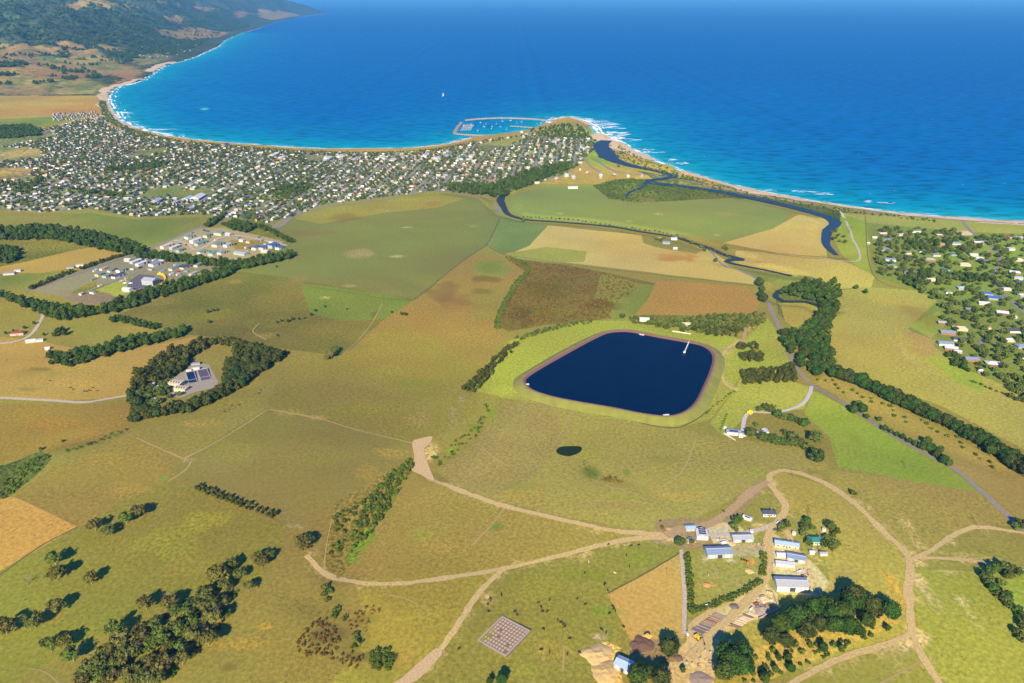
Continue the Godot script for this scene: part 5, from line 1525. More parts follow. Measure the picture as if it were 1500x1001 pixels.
# ---------------------------------------------------------------- buildings
var unit_box: ArrayMesh
var unit_gable: ArrayMesh
var unit_hip: ArrayMesh
var unit_lean: ArrayMesh
var unit_drum: ArrayMesh
var blocked := {}
const ROOFS := {"white": [222, 222, 218], "pale grey": [182, 186, 188], "grey": [138, 144, 150], "charcoal": [84, 88, 96], "rust red": [158, 76, 60], "green": [126, 156, 130], "blue": [70, 112, 170], "tan": [200, 172, 132], "blue-grey": [138, 158, 178], "cream": [226, 208, 168], "teal": [60, 136, 116], "orange": [214, 112, 62], "light blue": [176, 202, 218], "yellow": [236, 182, 30]}
var roof_grain: ImageTexture

func block(p: Vector2, r: float) -> void:
	var x0 := int(floor((p.x - r) / 20.0))
	var z0 := int(floor((p.y - r) / 20.0))
	for x in range(x0, int(floor((p.x + r) / 20.0)) + 1):
		for z in range(z0, int(floor((p.y + r) / 20.0)) + 1):
			var key := Vector2i(x, z)
			if not blocked.has(key): blocked[key] = []
			blocked[key].append([p, r])

func is_blocked(q: Vector2, margin := 0.0) -> bool:
	var x0 := int(floor((q.x - margin) / 20.0))
	var z0 := int(floor((q.y - margin) / 20.0))
	for x in range(x0, int(floor((q.x + margin) / 20.0)) + 1):
		for z in range(z0, int(floor((q.y + margin) / 20.0)) + 1):
			for k in blocked.get(Vector2i(x, z), []):
				var r: float = k[1] + margin
				if k[0].distance_squared_to(q) < r * r:
					return true
	return false

func make_unit_meshes() -> void:
	var st := flat_st()
	box_into(st, Vector3(0, 0.5, 0), Vector3.ONE)
	unit_box = commit(st)
	var h := 0.5
	st = flat_st()       # a ridge along x
	var a := Vector3(-h, 0, h); var b := Vector3(h, 0, h); var c := Vector3(h, 0, -h); var d := Vector3(-h, 0, -h)
	var e := Vector3(-h, 1, 0); var f := Vector3(h, 1, 0)
	quad(st, a, e, f, b)
	quad(st, c, f, e, d)
	for t in [[b, f, c], [d, e, a]]:
		for q in t: st.add_vertex(q)
	quad(st, a, b, c, d)
	unit_gable = commit(st)
	st = flat_st()
	e = Vector3(-0.24, 1, 0); f = Vector3(0.24, 1, 0)
	quad(st, a, e, f, b)
	quad(st, c, f, e, d)
	for t in [[b, f, c], [d, e, a]]:
		for q in t: st.add_vertex(q)
	quad(st, a, b, c, d)
	unit_hip = commit(st)
	st = flat_st()
	e = Vector3(-h, 1, -h); f = Vector3(h, 1, -h)
	quad(st, a, e, f, b)
	quad(st, c, f, e, d)
	for t in [[b, f, c], [d, e, a]]:
		for q in t: st.add_vertex(q)
	quad(st, a, b, c, d)
	unit_lean = commit(st)
	st = SurfaceTool.new()
	st.begin(Mesh.PRIMITIVE_TRIANGLES)
	tube_into(st, Vector3.ZERO, Vector3.UP, 0.5, 0.5, 16)
	for i in 16:
		var p := TAU * i / 16.0
		var q := TAU * (i + 1) / 16.0
		st.set_smooth_group(-1)
		st.add_vertex(Vector3(0, 1, 0)); st.add_vertex(Vector3(cos(p) * 0.5, 1, sin(p) * 0.5)); st.add_vertex(Vector3(cos(q) * 0.5, 1, sin(q) * 0.5))
	unit_drum = commit(st)
	roof_grain = grain_texture(0.04, 0.8, 1.0, 5, 256, 61)

func roof_mat(name: String) -> StandardMaterial3D:
	var c: Array = ROOFS[name]
	return mat("roof_" + name, pc(c[0], c[1], c[2]), 0.55, roof_grain, 0.06)

func wall_mat(name: String) -> StandardMaterial3D:
	var c: Array = {"white": [232, 228, 218], "cream": [214, 200, 170], "grey": [168, 170, 170], "brick": [170, 116, 88], "steel": [176, 186, 192], "green": [112, 140, 116], "brown": [132, 104, 78], "blue": [96, 120, 158]}[name]
	return mat("wall_" + name, pc(c[0], c[1], c[2]), 0.9, roof_grain, 0.11)

func building(called: String, at: Vector3, turn: float, size: Vector3, rise: float, form: String, roof: String, wall: String, label: String, category: String, group := "") -> Node3D:
	# size: length along the ridge, height of the walls, depth
	var t := thing(called, at, turn, label, category, group)
	part(t, "walls", unit_box, wall_mat(wall), Vector3(0, -0.8, 0), Vector3(size.x, size.y + 0.8, size.z))
	var r := part(t, "roof", {"gable": unit_gable, "hip": unit_hip, "lean": unit_lean}[form], roof_mat(roof), Vector3(0, size.y + 0.02, 0), Vector3(size.x + 0.9, rise, size.z + 0.9))
	block(Vector2(at.x, at.z), maxf(size.x, size.z) * 0.5 + 1.5)
	return t

func opening(t: Node3D, called: String, m: Material, at: Vector3, size: Vector3, turn := 0.0) -> MeshInstance3D:
	return part(t, called, unit_box, m, at, size, Vector3(0, turn, 0))

func solar_rows(t: Node3D, n: int, x: float, length: float, size: Vector3, rise: float, side := 1.0) -> void:
	# dark panels lying on one slope of a gable roof
	var slope := atan2(rise, size.z * 0.5 + 0.45)
	var run := Vector2(size.z * 0.5 + 0.45, rise).length()
	for i in n:
		var f := (i + 0.5) / n
		var along := run * (0.12 + 0.76 * f)
		var z := (size.z * 0.5 + 0.45) - along * cos(slope)
		var y := size.y + along * sin(slope) + 0.12
		part(t, "solar_panel", unit_box, mat("solar", pc(40, 48, 78), 0.35), Vector3(x, y, z * side), Vector3(length, 0.08, run * 0.76 / n * 0.7), Vector3(slope * side, 0, 0))

func sheds_and_houses() -> void:
	make_unit_meshes()
	var dark := mat("dark_opening", pc(60, 60, 62), 0.9)
	var glass := mat("window_glass", pc(70, 84, 100), 0.2)
	var door := mat("door_paint", pc(200, 200, 196), 0.7)
	var concrete := mat("concrete", pc(170, 164, 152), 0.95)
	# --- the farm
	for f in [
		["shed", 1052, 812, 3, 22.0, 4.2, 11.0, 2.0, "gable", "blue-grey", "steel", "long blue-grey farm shed above the brown feed paddock", "shed", "door"],
		["shed", 1087, 791, 2, 18.0, 3.6, 8.0, 1.6, "gable", "pale grey", "steel", "pale grey farm shed beside the yard entrance", "shed", "door"],
		["dairy", 1028, 786, 84, 11.0, 3.8, 10.0, 1.6, "gable", "white", "white", "white dairy building with three rows of dark solar panels", "dairy", "solar"],
		["shed", 1011, 776, 4, 9.0, 3.0, 5.5, 0.9, "gable", "light blue", "steel", "small light blue annex shed left of the dairy", "shed", ""],
		["farmhouse", 1126, 754, -4, 11.5, 3.0, 7.5, 1.6, "gable", "charcoal", "white", "white farmhouse with charcoal roof near the track junction", "house", "windows"],
		["cottage", 1095, 761, -38, 8.0, 2.6, 3.6, 0.8, "gable", "white", "white", "narrow white cottage with a dark panel on its roof", "house", "solar1"],
		["farmhouse", 1152, 800, -14, 20.0, 3.2, 7.0, 1.4, "gable", "light blue", "cream", "long house with pale blue roof in the farmyard", "house", "windows"],
		["shed", 1144, 815, -4, 7.5, 2.6, 4.2, 0.9, "gable", "white", "white", "small white shed left of the grey workshop", "shed", ""],
		["workshop", 1166, 820, -17, 15.0, 3.6, 8.0, 1.3, "gable", "blue-grey", "steel", "blue-grey workshop with ribbed roof in the farmyard", "shed", "door"],
		["shed", 1150, 829, -10, 15.0, 2.6, 3.6, 0.5, "lean", "white", "white", "long narrow white lean-to below the workshop", "shed", ""],
		["machinery_shed", 1158, 860, -3, 25.0, 5.0, 12.0, 2.2, "gable", "pale grey", "white", "largest pale grey machinery shed beside the dark pine grove", "shed", "door"],
		["farmhouse", 1195, 794, -1, 13.0, 3.0, 9.0, 2.0, "hip", "teal", "white", "white house with teal roof among garden trees", "house", "windows"],
		["shed", 1189, 811, 0, 4.0, 2.2, 3.4, 0.7, "gable", "white", "white", "tiny white shed below the teal-roofed house", "shed", ""],
		["shed", 1206, 813, 0, 6.0, 2.2, 3.4, 0.7, "gable", "pale grey", "white", "small grey shed at right below the teal-roofed house", "shed", ""],
		["hay_shed", 915, 979, -32, 13.0, 4.6, 9.5, 1.8, "gable", "light blue", "steel", "light blue hay shed beside the straw heap", "shed", "door"],
		["barn", 1074, 636, -8, 15.0, 4.0, 7.5, 1.5, "gable", "blue-grey", "white", "blue-grey barn with solar panels at the end of the driveway", "shed", "solar1"],
		["shed", 1085, 640, -8, 4.5, 3.4, 5.0, 0.8, "gable", "white", "white", "white annex at the right end of the solar barn", "shed", ""],
		["farmhouse", 1115, 638, 0, 11.0, 3.0, 8.0, 1.8, "hip", "white", "white", "white-roofed house in its tree-ringed garden", "house", "windows"],
		["farmhouse", 1121, 635, 90, 8.0, 3.0, 6.0, 1.5, "gable", "white", "white", "white wing attached right of the tree-ringed house", "house", ""],
		["shed", 944, 470, -8, 14.0, 3.8, 7.5, 1.5, "gable", "white", "white", "white shed among the thicket north of the reservoir", "shed", ""],
		["farmhouse", 1005, 477, 2, 14.0, 3.2, 9.0, 1.8, "hip", "cream", "cream", "cream-roofed house behind a white fence by the reservoir", "house", "windows"],
		["farmhouse", 976, 357, -10, 14.0, 3.4, 8.0, 1.6, "gable", "blue-grey", "grey", "blue-grey roofed house of the riverside farm", "house", ""],
		["shed", 987, 351, 0, 12.0, 3.6, 9.0, 1.6, "gable", "light blue", "white", "white shed of the riverside farm", "shed", ""],
		["shed", 989, 365, 0, 8.0, 3.0, 5.0, 1.0, "gable", "white", "white", "small white shed in front of the riverside farm", "shed", ""],
		["shed", 965, 350, 0, 9.0, 3.0, 6.0, 1.0, "gable", "tan", "brown", "tan shed left of the riverside farm", "shed", ""],
		["pavilion", 839, 276, 4, 24.0, 4.0, 12.0, 1.6, "gable", "white", "white", "white pavilion on the near edge of the town's creek paddock", "building", ""],
		["farmhouse", 26, 490, 12, 17.0, 3.2, 9.0, 2.0, "hip", "rust red", "cream", "red-roofed house beside the pale bend of the left lane", "house", "windows"],
		["shed", 70, 512, 10, 6.0, 3.0, 5.0, 1.0, "gable", "white", "white", "small white shed at the edge of the left tree belt", "shed", ""],
		["farmhouse", 14, 402, 10, 18.0, 3.2, 9.0, 1.8, "gable", "grey", "cream", "grey-roofed house at the far left field edge", "house", ""],
		["shed", 26, 398, 14, 10.0, 3.0, 6.0, 1.2, "gable", "pale grey", "white", "pale shed next to the far left grey-roofed house", "shed", ""],
		["shed", 45, 501, 20, 12.0, 3.0, 6.0, 1.2, "gable", "white", "white", "white shed below the bend of the left lane", "shed", ""],
		["shed", 58, 500, 20, 9.0, 3.0, 5.0, 1.0, "gable", "pale grey", "white", "pale grey shed below the bend of the left lane", "shed", ""],
		["shed", 103, 393, 18, 12.0, 3.0, 6.0, 1.0, "gable", "grey", "grey", "grey shed beside the road to the industrial yards", "shed", ""],
		["shed", 117, 390, 18, 12.0, 3.0, 6.0, 1.0, "gable", "pale grey", "white", "pale shed beside the road to the industrial yards", "shed", ""],
		["treatment_works", 259, 566, -12, 16.0, 6.0, 11.0, 0.8, "gable", "cream", "cream", "cream treatment works hall inside the shelterbelt", "building", "vents"],
		["treatment_works", 266, 572, -12, 15.0, 4.0, 9.0, 0.6, "gable", "cream", "cream", "lower cream hall with dark vents at the treatment works", "building", "vents"],
		["hut", 222, 566, 30, 8.0, 3.2, 5.0, 0.8, "gable", "white", "white", "white hut left in the treatment works clearing", "hut", ""],
		["hut", 235, 569, -20, 8.0, 2.8, 4.5, 0.6, "gable", "white", "white", "white hut right of the other in the treatment works clearing", "hut", ""],
		["hut", 230, 588, -6, 12.0, 2.8, 5.0, 0.7, "gable", "white", "white", "white hut hidden among trees at the treatment works", "hut", ""],
		["hut", 287, 542, 12, 9.0, 3.0, 4.0, 0.6, "gable", "white", "white", "white hut behind the treatment basins", "hut", ""],
		["hut", 277, 545, 12, 6.0, 3.0, 4.0, 0.6, "gable", "cream", "white", "cream hut at the corner of the treatment basins", "hut", ""],
		["hut", 286, 534, 12, 12.0, 2.6, 5.0, 0.6, "gable", "grey", "grey", "grey hut farthest back in the treatment works", "hut", ""]]:
		var p := gp(f[1], f[2])
		var size := Vector3(f[4], f[5], f[6])
		var t := building(f[0], p, deg_to_rad(f[3]), size, f[7], f[8], f[9], f[10], f[11], f[12])
		match f[13]:
			"door":
				for k in 3:
					opening(t, "roller_door", dark if k == 1 else door, Vector3(size.x * (k - 1) * 0.3, 0.05, size.z * 0.5), Vector3(size.x * 0.18, size.y * 0.8, 0.16))
				opening(t, "ridge_cap", door, Vector3(0, size.y + f[7] - 0.02, 0), Vector3(size.x + 0.9, 0.14, 0.6))
			"solar":
				for s in 3:
					part(t, "solar_panel", unit_box, mat("solar", pc(52, 60, 84), 0.35), Vector3(size.x * (s - 1) * 0.28, size.y + 1.75, 0), Vector3(size.x * 0.17, 0.1, size.z * 0.62))
			"solar1":
				solar_rows(t, 1, 0.0, size.x * 0.6, size, f[7])
			"windows":
				for k in 4:
					var w := opening(t, "window", door, Vector3(size.x * (k - 1.5) * 0.24, 0.9, size.z * 0.5), Vector3(1.7, 1.4, 0.16))
					part(w, "pane", unit_box, glass, Vector3(0, 0.08, 0.42), Vector3(0.84, 0.84, 0.4))
				opening(t, "door", mat("front_door", pc(110, 76, 56), 0.7), Vector3(0, 0.0, size.z * 0.5), Vector3(1.0, 2.1, 0.2))
				opening(t, "chimney", wall_mat("brick"), Vector3(size.x * 0.22, size.y + f[7] * 0.5, -size.z * 0.12), Vector3(0.9, f[7] * 0.5 + 1.1, 0.7))
			"vents":
				for k in 4:
					opening(t, "vent", dark, Vector3(size.x * (k - 1.5) * 0.22, size.y + f[7] * 0.6, size.z * 0.2), Vector3(0.9, 0.8, 2.4))
	# water tanks in the farmyard
	for w in [[1101, 780, "round pale water tank by the yard entrance"], [1163, 783, "round pale water tank behind the long house"], [1207, 778, "round pale water tank behind the teal-roofed house"], [1062, 628, "round pale water tank behind the solar barn"]]:
		var t := thing("water_tank", gp(w[0], w[1]), 0.0, w[2], "tank")
		part(t, "drum", unit_drum, wall_mat("white"), Vector3(0, -0.3, 0), Vector3(3.6, 2.8, 3.6))
		part(t, "lid", unit_drum, concrete, Vector3(0, 2.5, 0), Vector3(1.0, 0.2, 1.0))
	# settling basins of the works
	for b in [[[272, 548.3], [284, 545.8], [279, 569.2], [10, 28, 64], "dark blue water-filled settling basin at the treatment works"], [[289, 545], [303, 541.5], [297, 565], [92, 78, 76], "brown settling basin right of the blue one"]]:
		var c0 := gp(b[0][0], b[0][1])
		var wide := gp(b[1][0], b[1][1]) - c0
		var deep := gp(b[2][0], b[2][1]) - c0
		var t := thing("settling_basin", c0 + wide * 0.5 + deep * 0.5, atan2(deep.x, deep.z), b[4], "basin")
		b = [0, 0, 0, absf(wide.dot(deep.cross(Vector3.UP).normalized())) - 0.8, deep.length(), b[3]]
		part(t, "water", unit_box, mat("basin_water_%d" % b[5][0], pc(b[5][0], b[5][1], b[5][2]), 0.3), Vector3(0, -0.5, 0), Vector3(b[3], 1.1, b[4]))
		for s in [-1, 1]:
			part(t, "wall", unit_box, concrete, Vector3(s * (b[3] * 0.5 + 0.3), -0.5, 0), Vector3(0.6, 1.7, b[4] + 1.2))
			part(t, "wall", unit_box, concrete, Vector3(0, -0.5, s * (b[4] * 0.5 + 0.3)), Vector3(b[3] - 0.02, 1.7, 0.6))
		part(t, "walkway", unit_box, concrete, Vector3(0, 0.9, 0), Vector3(b[3], 0.2, 0.7))
		block(Vector2(t.position.x, t.position.z), 10.0)
	setting("works_yard", draped_patch(line([[240, 574], [258, 551], [282, 533], [306, 534], [320, 560], [316, 568], [285, 575], [262, 584]]), 8.0, 0.2), mat("works_gravel", pc(166, 156, 132), 1.0, roof_grain, 0.05))

	# --- industrial yards
	var along := gp(290, 334) - gp(38, 427)
	var lie := atan2(-along.z, along.x)
	var where := {}
	for s in [[188, 383, 12, 9, 4.5, "white", 1], [199, 385, 22, 8, 4.5, "white", 0], [207, 388, 22, 8, 4.5, "white", 0], [227, 389, 20, 11, 5, "blue-grey", 0], [237, 385, 11, 8, 4.5, "white", 1], [258, 394, 30, 8, 5, "green", 0], [271, 393, 18, 9, 4, "charcoal", 0], [290, 390, 15, 8, 4, "green", 0], [145, 404, 11, 8, 4, "green", 0], [156, 406, 12, 9, 4, "green", 0], [177, 398, 14, 9, 4.5, "green", 0], [172, 406, 20, 8, 4, "charcoal", 0], [187, 426, 15, 9, 4.5, "white", 1], [136, 430, 9, 6, 3, "green", 1], [119, 432, 6, 5, 3, "pale grey", 0], [244, 362, 26, 8, 4.5, "cream", 0], [256, 364, 22, 7, 4.5, "white", 0], [264, 368, 16, 8, 4, "green", 0], [277, 349, 18, 10, 5, "green", 0], [287, 354, 26, 9, 5, "white", 0], [294, 358, 26, 9, 5, "green", 0], [304, 347, 16, 9, 5, "green", 0], [321, 344, 18, 12, 5, "green", 1], [335, 345, 12, 9, 4.5, "white", 1], [319, 360, 22, 11, 5, "green", 0], [333, 361, 15, 9, 4.5, "light blue", 0], [296, 371, 18, 8, 4.5, "green", 0], [313, 373, 20, 12, 5, "green", 0], [325, 372, 16, 10, 5, "blue-grey", 0], [353, 373, 26, 12, 4, "pale grey", 1], [375, 365, 16, 9, 5, "blue", 0], [386, 365, 16, 10, 5, "blue", 0], [399, 362, 20, 12, 6, "blue", 0], [409, 365, 14, 9, 5, "blue", 0], [388, 370, 14, 7, 4, "white", 1], [354, 354, 9, 6, 3.5, "white", 1], [364, 356, 9, 6, 3.5, "tan", 1], [283, 402, 16, 6, 3, "pale grey", 0], [300, 400, 14, 6, 3, "white", 0], [162, 398, 10, 6, 3, "grey", 0], [151, 395, 12, 6, 3, "tan", 0]]:
		var p := gp(s[0], s[1])
		if not where.has(s[5]): where[s[5]] = []
		where[s[5]].append([p, s])
	for roof in where:
		where[roof].sort_custom(func(a, b): return a[1][0] < b[1][0])
		var n := 0
		for w in where[roof]:
			n += 1
			var s: Array = w[1]
			var t := building("warehouse", w[0], lie + (PI / 2 if s[6] else 0.0) + rng.randfn() * 0.03, Vector3(s[2], s[4], s[3]), s[3] * 0.14, "gable", roof, ["steel", "white", "cream"][n % 3], "%s-roofed warehouse in the industrial yards, %s such from the left" % [roof, ordinal(n)] , "warehouse", "warehouses in the industrial yards")
			opening(t, "roller_door", dark, Vector3(s[2] * 0.2, 0.0, s[3] * 0.5), Vector3(3.4, s[4] * 0.75, 0.18))
	var hall := building("depot_hall", gp(221, 416), lie + 0.05 + PI / 2, Vector3(22, 8.5, 17), 2.6, "gable", "pale grey", "steel", "tall pale grey depot hall with open bays on dark asphalt", "warehouse")
	for k in 3:
		opening(hall, "open_bay", dark, Vector3(-11.05, 0.0, (k - 1) * 5.0), Vector3(0.2, 6.5, 3.8))
	setting("depot_yard", draped_patch(line([[188, 412], [204, 402], [226, 404], [218, 424], [205, 428], [186, 420]]), 9.0, 0.2), mat("depot_asphalt", pc(104, 98, 102), 0.95, roof_grain, 0.05))
	var heap := thing("yellow_stockpile", gp(240, 409), 0.0, "curved bright yellow stockpile wrapping round the depot hall", "stockpile")
	var st := SurfaceTool.new()
	st.begin(Mesh.PRIMITIVE_TRIANGLES)
	var pts := spline(line([[231, 402], [239, 403], [243, 408], [241, 414], [234, 419]]), 3.0)
	for i in pts.size() - 1:
		for side in [-1, 1]:
			var row := []
			for j in [i, i + 1]:
				var d := (pts[mini(j + 1, pts.size() - 1)] - pts[maxi(j - 1, 0)]).normalized()
				var q := pts[j]
				var o: Vector2 = q + Vector2(-d.y, d.x) * (3.2 * side)
				var g := ground_height(q.x, q.y)
				row.append([Vector3(o.x, g - 0.2, o.y) - heap.position, Vector3(q.x, g + 2.6 + 0.5 * rng.randf(), q.y) - heap.position])
			if side < 0:
				quad(st, row[0][0], row[1][0], row[1][1], row[0][1])
			else:
				quad(st, row[0][1], row[1][1], row[1][0], row[0][0])
	part(heap, "heap", commit(st), mat("yellow_stock", pc(240, 190, 24), 0.9, roof_grain, 0.1))
	for y in [[316, 396, 0, 16, "row of yellow containers at the right of the industrial yards", "yellow"], [203, 427, 0.3, 12, "orange containers beside the white shed of the depot", "orange"], [248, 384, 0.0, 8, "orange container behind the middle warehouses", "orange"]]:
		var t := thing("shipping_container", gp(y[0], y[1]), lie + y[2], y[4], "container")
		part(t, "box", unit_box, roof_mat(y[5]), Vector3(0, -0.2, 0), Vector3(y[3], 2.8, 3.0))
		part(t, "doors", unit_box, door, Vector3(y[3] * 0.5, 0.0, 0), Vector3(0.14, 2.4, 2.6))

	# containers and stacked goods lying about the yards
	var yards := [line([[120, 402], [190, 380], [235, 382], [330, 388], [330, 396], [270, 406], [225, 398], [170, 418], [140, 420]]), line([[232, 366], [290, 338], [340, 338], [400, 352], [425, 364], [400, 372], [345, 378], [250, 372]])]
	var goods := []
	for k in 900:
		if goods.size() >= 46: break
		var yard: PackedVector2Array = yards[k % 2]
		var q := yard[rng.randi() % yard.size()].lerp(yard[rng.randi() % yard.size()], rng.randf()).lerp(yard[rng.randi() % yard.size()], rng.randf() * 0.6)
		if inside(q, yard) and not is_blocked(q, 2.0):
			goods.append([q, to_px(Vector3(q.x, 3, q.y)).x])
			block(q, 5.0)
	goods.sort_custom(func(p, q): return p[1] < q[1])
	var tally := {}
	for g in goods:
		var paint: String = ["white", "pale grey", "rust red", "blue-grey", "tan", "white", "charcoal", "green", "orange"][rng.randi() % 9]
		tally[paint] = tally.get(paint, 0) + 1
		var t := thing("shipping_container", Vector3(g[0].x, ground_height(g[0].x, g[0].y), g[0].y), lie + (PI / 2 if rng.randf() < 0.3 else 0.0), "%s container lying in the industrial yards, %s such from left" % [paint, ordinal(tally[paint])], "container", "containers in the industrial yards")
		var l := rng.randf_range(5.0, 11.0)
		part(t, "box", unit_box, roof_mat(paint), Vector3(0, -0.2, 0), Vector3(l, 2.8, 2.8))
		part(t, "doors", unit_box, door, Vector3(l * 0.5, 0.0, 0), Vector3(0.14, 2.4, 2.4))

	# --- houses by the right coast
	var homes := []
	for s in [[1293, 344, 14, "white", 10], [1298, 353, 15, "blue-grey", 30], [1281, 350, 9, "white", 0], [1272, 358, 6, "white", 0], [1341, 340, 18, "green", 5], [1353, 356, 13, "white", 10], [1400, 358, 17, "blue-grey", -10], [1412, 343, 26, "tan", 0], [1433, 357, 16, "white", -12], [1439, 359, 9, "white", 60], [1296, 367, 20, "grey", -8], [1304, 382, 18, "blue-grey", -14], [1306, 391, 16, "green", -6], [1353, 370, 15, "charcoal", -16], [1371, 375, 14, "grey", 0], [1362, 382, 18, "pale grey", -14], [1396, 374, 12, "teal", 10], [1426, 375, 14, "white", -8], [1435, 380, 14, "white", -20], [1443, 384, 12, "grey", 0], [1413, 389, 18, "cream", -8], [1385, 397, 14, "teal", -10], [1333, 401, 18, "grey", -20], [1363, 411, 13, "cream", 8], [1410, 424, 15, "light blue", -10], [1445, 432, 18, "blue", -18], [1456, 438, 20, "blue", -18], [1441, 446, 15, "white", -14], [1468, 460, 16, "white", -20], [1485, 466, 9, "white", -20], [1474, 348, 18, "rust red", -6], [1491, 350, 18, "pale grey", 4], [1491, 382, 16, "white", -6], [1486, 401, 17, "white", -16], [1491, 409, 14, "light blue", -8], [1496, 416, 14, "blue", 10], [1498, 434, 14, "white", 10], [1448, 370, 10, "grey", 0], [1428, 404, 14, "blue-grey", 0], [1381, 475, 13, "pale grey", -14], [1406, 483, 18, "cream", -8], [1388, 489, 19, "blue-grey", -14], [1405, 499, 16, "charcoal", -14], [1385, 505, 19, "blue-grey", -10], [1393, 512, 16, "white", -16], [1403, 517, 10, "white", -20], [1423, 528, 17, "blue-grey", -6], [1456, 535, 20, "white", -10], [1444, 481, 13, "orange", -16], [1483, 486, 19, "charcoal", -2], [1497, 509, 16, "blue-grey", 0], [1500, 524, 12, "rust red", 0], [1436, 546, 6, "white", 20], [1320, 345, 12, "pale grey", 8], [1376, 346, 12, "white", 0], [1330, 372, 12, "grey", 0], [1480, 366, 14, "pale grey", 0], [1420, 455, 12, "grey", -10], [1478, 500, 14, "white", 4], [1390, 430, 10, "grey", -14], [1380, 360, 11, "tan", 4], [1460, 415, 12, "pale grey", 8], [1475, 425, 12, "white", -8]]:
		homes.append([gp(s[0], s[1]), deg_to_rad(s[4]), float(s[2]), s[2] * rng.randf_range(0.55, 0.7), 3.1, s[3], "houses by the right coast", "hip" if rng.randf() < 0.55 else "gable"])
		block(Vector2(homes[-1][0].x, homes[-1][0].z), s[2] * 0.5 + 2.0)

	# --- the town
	var a := gp(60, 310)
	var b := gp(290, 219)
	var u := Vector2(b.x - a.x, b.z - a.z).normalized()
	var v := Vector2(-u.y, u.x)
	var turn := atan2(-u.y, u.x)
	for g in [[[182, 227], [240, 215], [248, 221], [192, 233]], [[205, 284], [262, 272], [268, 284], [215, 291]], [[245, 281], [312, 276], [316, 287], [250, 291]], [[448, 228], [475, 228], [470, 237], [446, 238]], [[150, 247], [210, 243], [240, 236], [250, 242], [210, 251], [160, 254]], [[20, 276], [60, 262], [66, 268], [40, 284], [22, 286]], [[690, 286], [740, 264], [770, 254], [800, 246], [836, 238], [832, 250], [790, 266], [770, 274], [736, 290]], [[806, 246], [820, 236], [834, 238], [826, 248]], [[700, 212], [760, 200], [765, 206], [740, 216], [700, 222]], [[-40, 215], [60, 218], [60, 232], [-40, 240]], [[-40, 245], [50, 248], [40, 262], [-40, 265]], [[100, 276], [140, 282], [190, 284], [180, 290], [120, 286]], [[400, 275], [450, 268], [460, 276], [420, 292], [402, 290]], [[650, 272], [700, 268], [730, 276], [700, 286], [660, 282]], [[-40, 205], [75, 190], [80, 200], [20, 212], [-40, 225]], [[770, 192], [800, 184], [840, 183], [868, 196], [860, 203], [800, 202]], [[810, 250], [850, 240], [850, 256], [800, 268]]]:
		town_gaps.append(line(g))
	var mid := gp(420, 265)
	town_lanes(Vector2(mid.x, mid.z), u, v)
	for i in range(-64, 65):
		for j in range(-90, 91):
			# two rows of lots back to back, then a street
			var q := Vector2(mid.x, mid.z) + v * (floorf(i / 2.0) * 54.0 + posmod(i, 2) * 22.0) + u * (j * 16.5 + posmod(i, 3) * 6.0)
			q += Vector2(rng.randfn(), rng.randfn()) * 2.4
			if not inside(q, town_polygon) or rng.randf() < 0.16:
				continue
			var gap := false
			for g in town_gaps:
				if inside(q, g): gap = true
			if gap: continue
			var r := rng.randf()
			var roof := "white"
			for o in [[0.18, "white"], [0.42, "pale grey"], [0.62, "grey"], [0.78, "charcoal"], [0.83, "rust red"], [0.88, "green"], [0.91, "blue"], [1.0, "tan"]]:
				roof = o[1]
				if r < o[0]: break
			var length := rng.randf_range(8.0, 12.8)
			homes.append([Vector3(q.x, ground_height(q.x, q.y), q.y), turn + (PI / 2 if rng.randf() < 0.4 else 0.0) + rng.randfn() * 0.04, length, length * rng.randf_range(0.55, 0.75), rng.randf_range(2.5, 3.9), roof, "town houses", "hip" if rng.randf() < 0.6 else "gable"])
			block(q, length * 0.36)
	# cabins of the caravan park, and the straggling village along the far bay
	var park := line([[76, 166], [140, 164], [146, 172], [140, 177], [78, 178]])
	for k in 150:
		var p := gp(rng.randf_range(74, 148), rng.randf_range(164, 178))
		if inside(Vector2(p.x, p.z), park) and not is_blocked(Vector2(p.x, p.z), 4.0):
			homes.append([p, turn, 9.0, 5.0, 3.0, ["white", "pale grey", "grey"][k % 3], "town houses", "gable"])
			block(Vector2(p.x, p.z), 5.0)
	# larger white buildings of the shopping street
	for s in [[400, 228, 34, "white"], [412, 232, 30, "white"], [480, 233, 36, "white"], [498, 230, 30, "white"], [520, 234, 30, "pale grey"], [560, 232, 36, "white"], [575, 236, 34, "white"], [590, 231, 26, "tan"], [622, 229, 32, "white"], [640, 233, 30, "white"], [655, 229, 26, "pale grey"], [676, 232, 30, "teal"], [690, 230, 34, "white"], [290, 290, 44, "white"], [275, 292, 30, "light blue"], [230, 295, 30, "pale grey"], [255, 298, 24, "pale grey"], [325, 279, 22, "white"], [810, 209, 26, "white"], [818, 206, 26, "white"], [855, 219, 28, "white"], [845, 226, 20, "white"], [765, 193, 22, "pale grey"], [720, 264, 20, "rust red"], [330, 212, 26, "rust red"], [830, 257, 22, "white"], [860, 254, 16, "white"], [880, 256, 16, "pale grey"], [900, 257, 16, "white"], [920, 258, 14, "white"], [840, 260, 20, "white"], [815, 263, 18, "white"], [880, 260, 14, "white"], [940, 257, 14, "tan"], [850, 249, 12, "white"]]:
		var p := gp(s[0], s[1] + 1)
		homes.append([p, turn + rng.randfn() * 0.05, float(s[2]), s[2] * 0.5, 5.0, s[3], "town houses", "gable"])
		block(Vector2(p.x, p.z), s[2] * 0.4)
	for k in 46:
		var p := hill_point(rng.randf_range(205, 305), rng.randf_range(66, 84))
		if p.y > 4.0 and p.y < 130.0:
			homes.append([p, turn, rng.randf_range(12, 24), 10.0, 5.0, ["white", "pale grey", "tan"][k % 3], "far bay village houses", "gable"])
	raise_homes(homes)

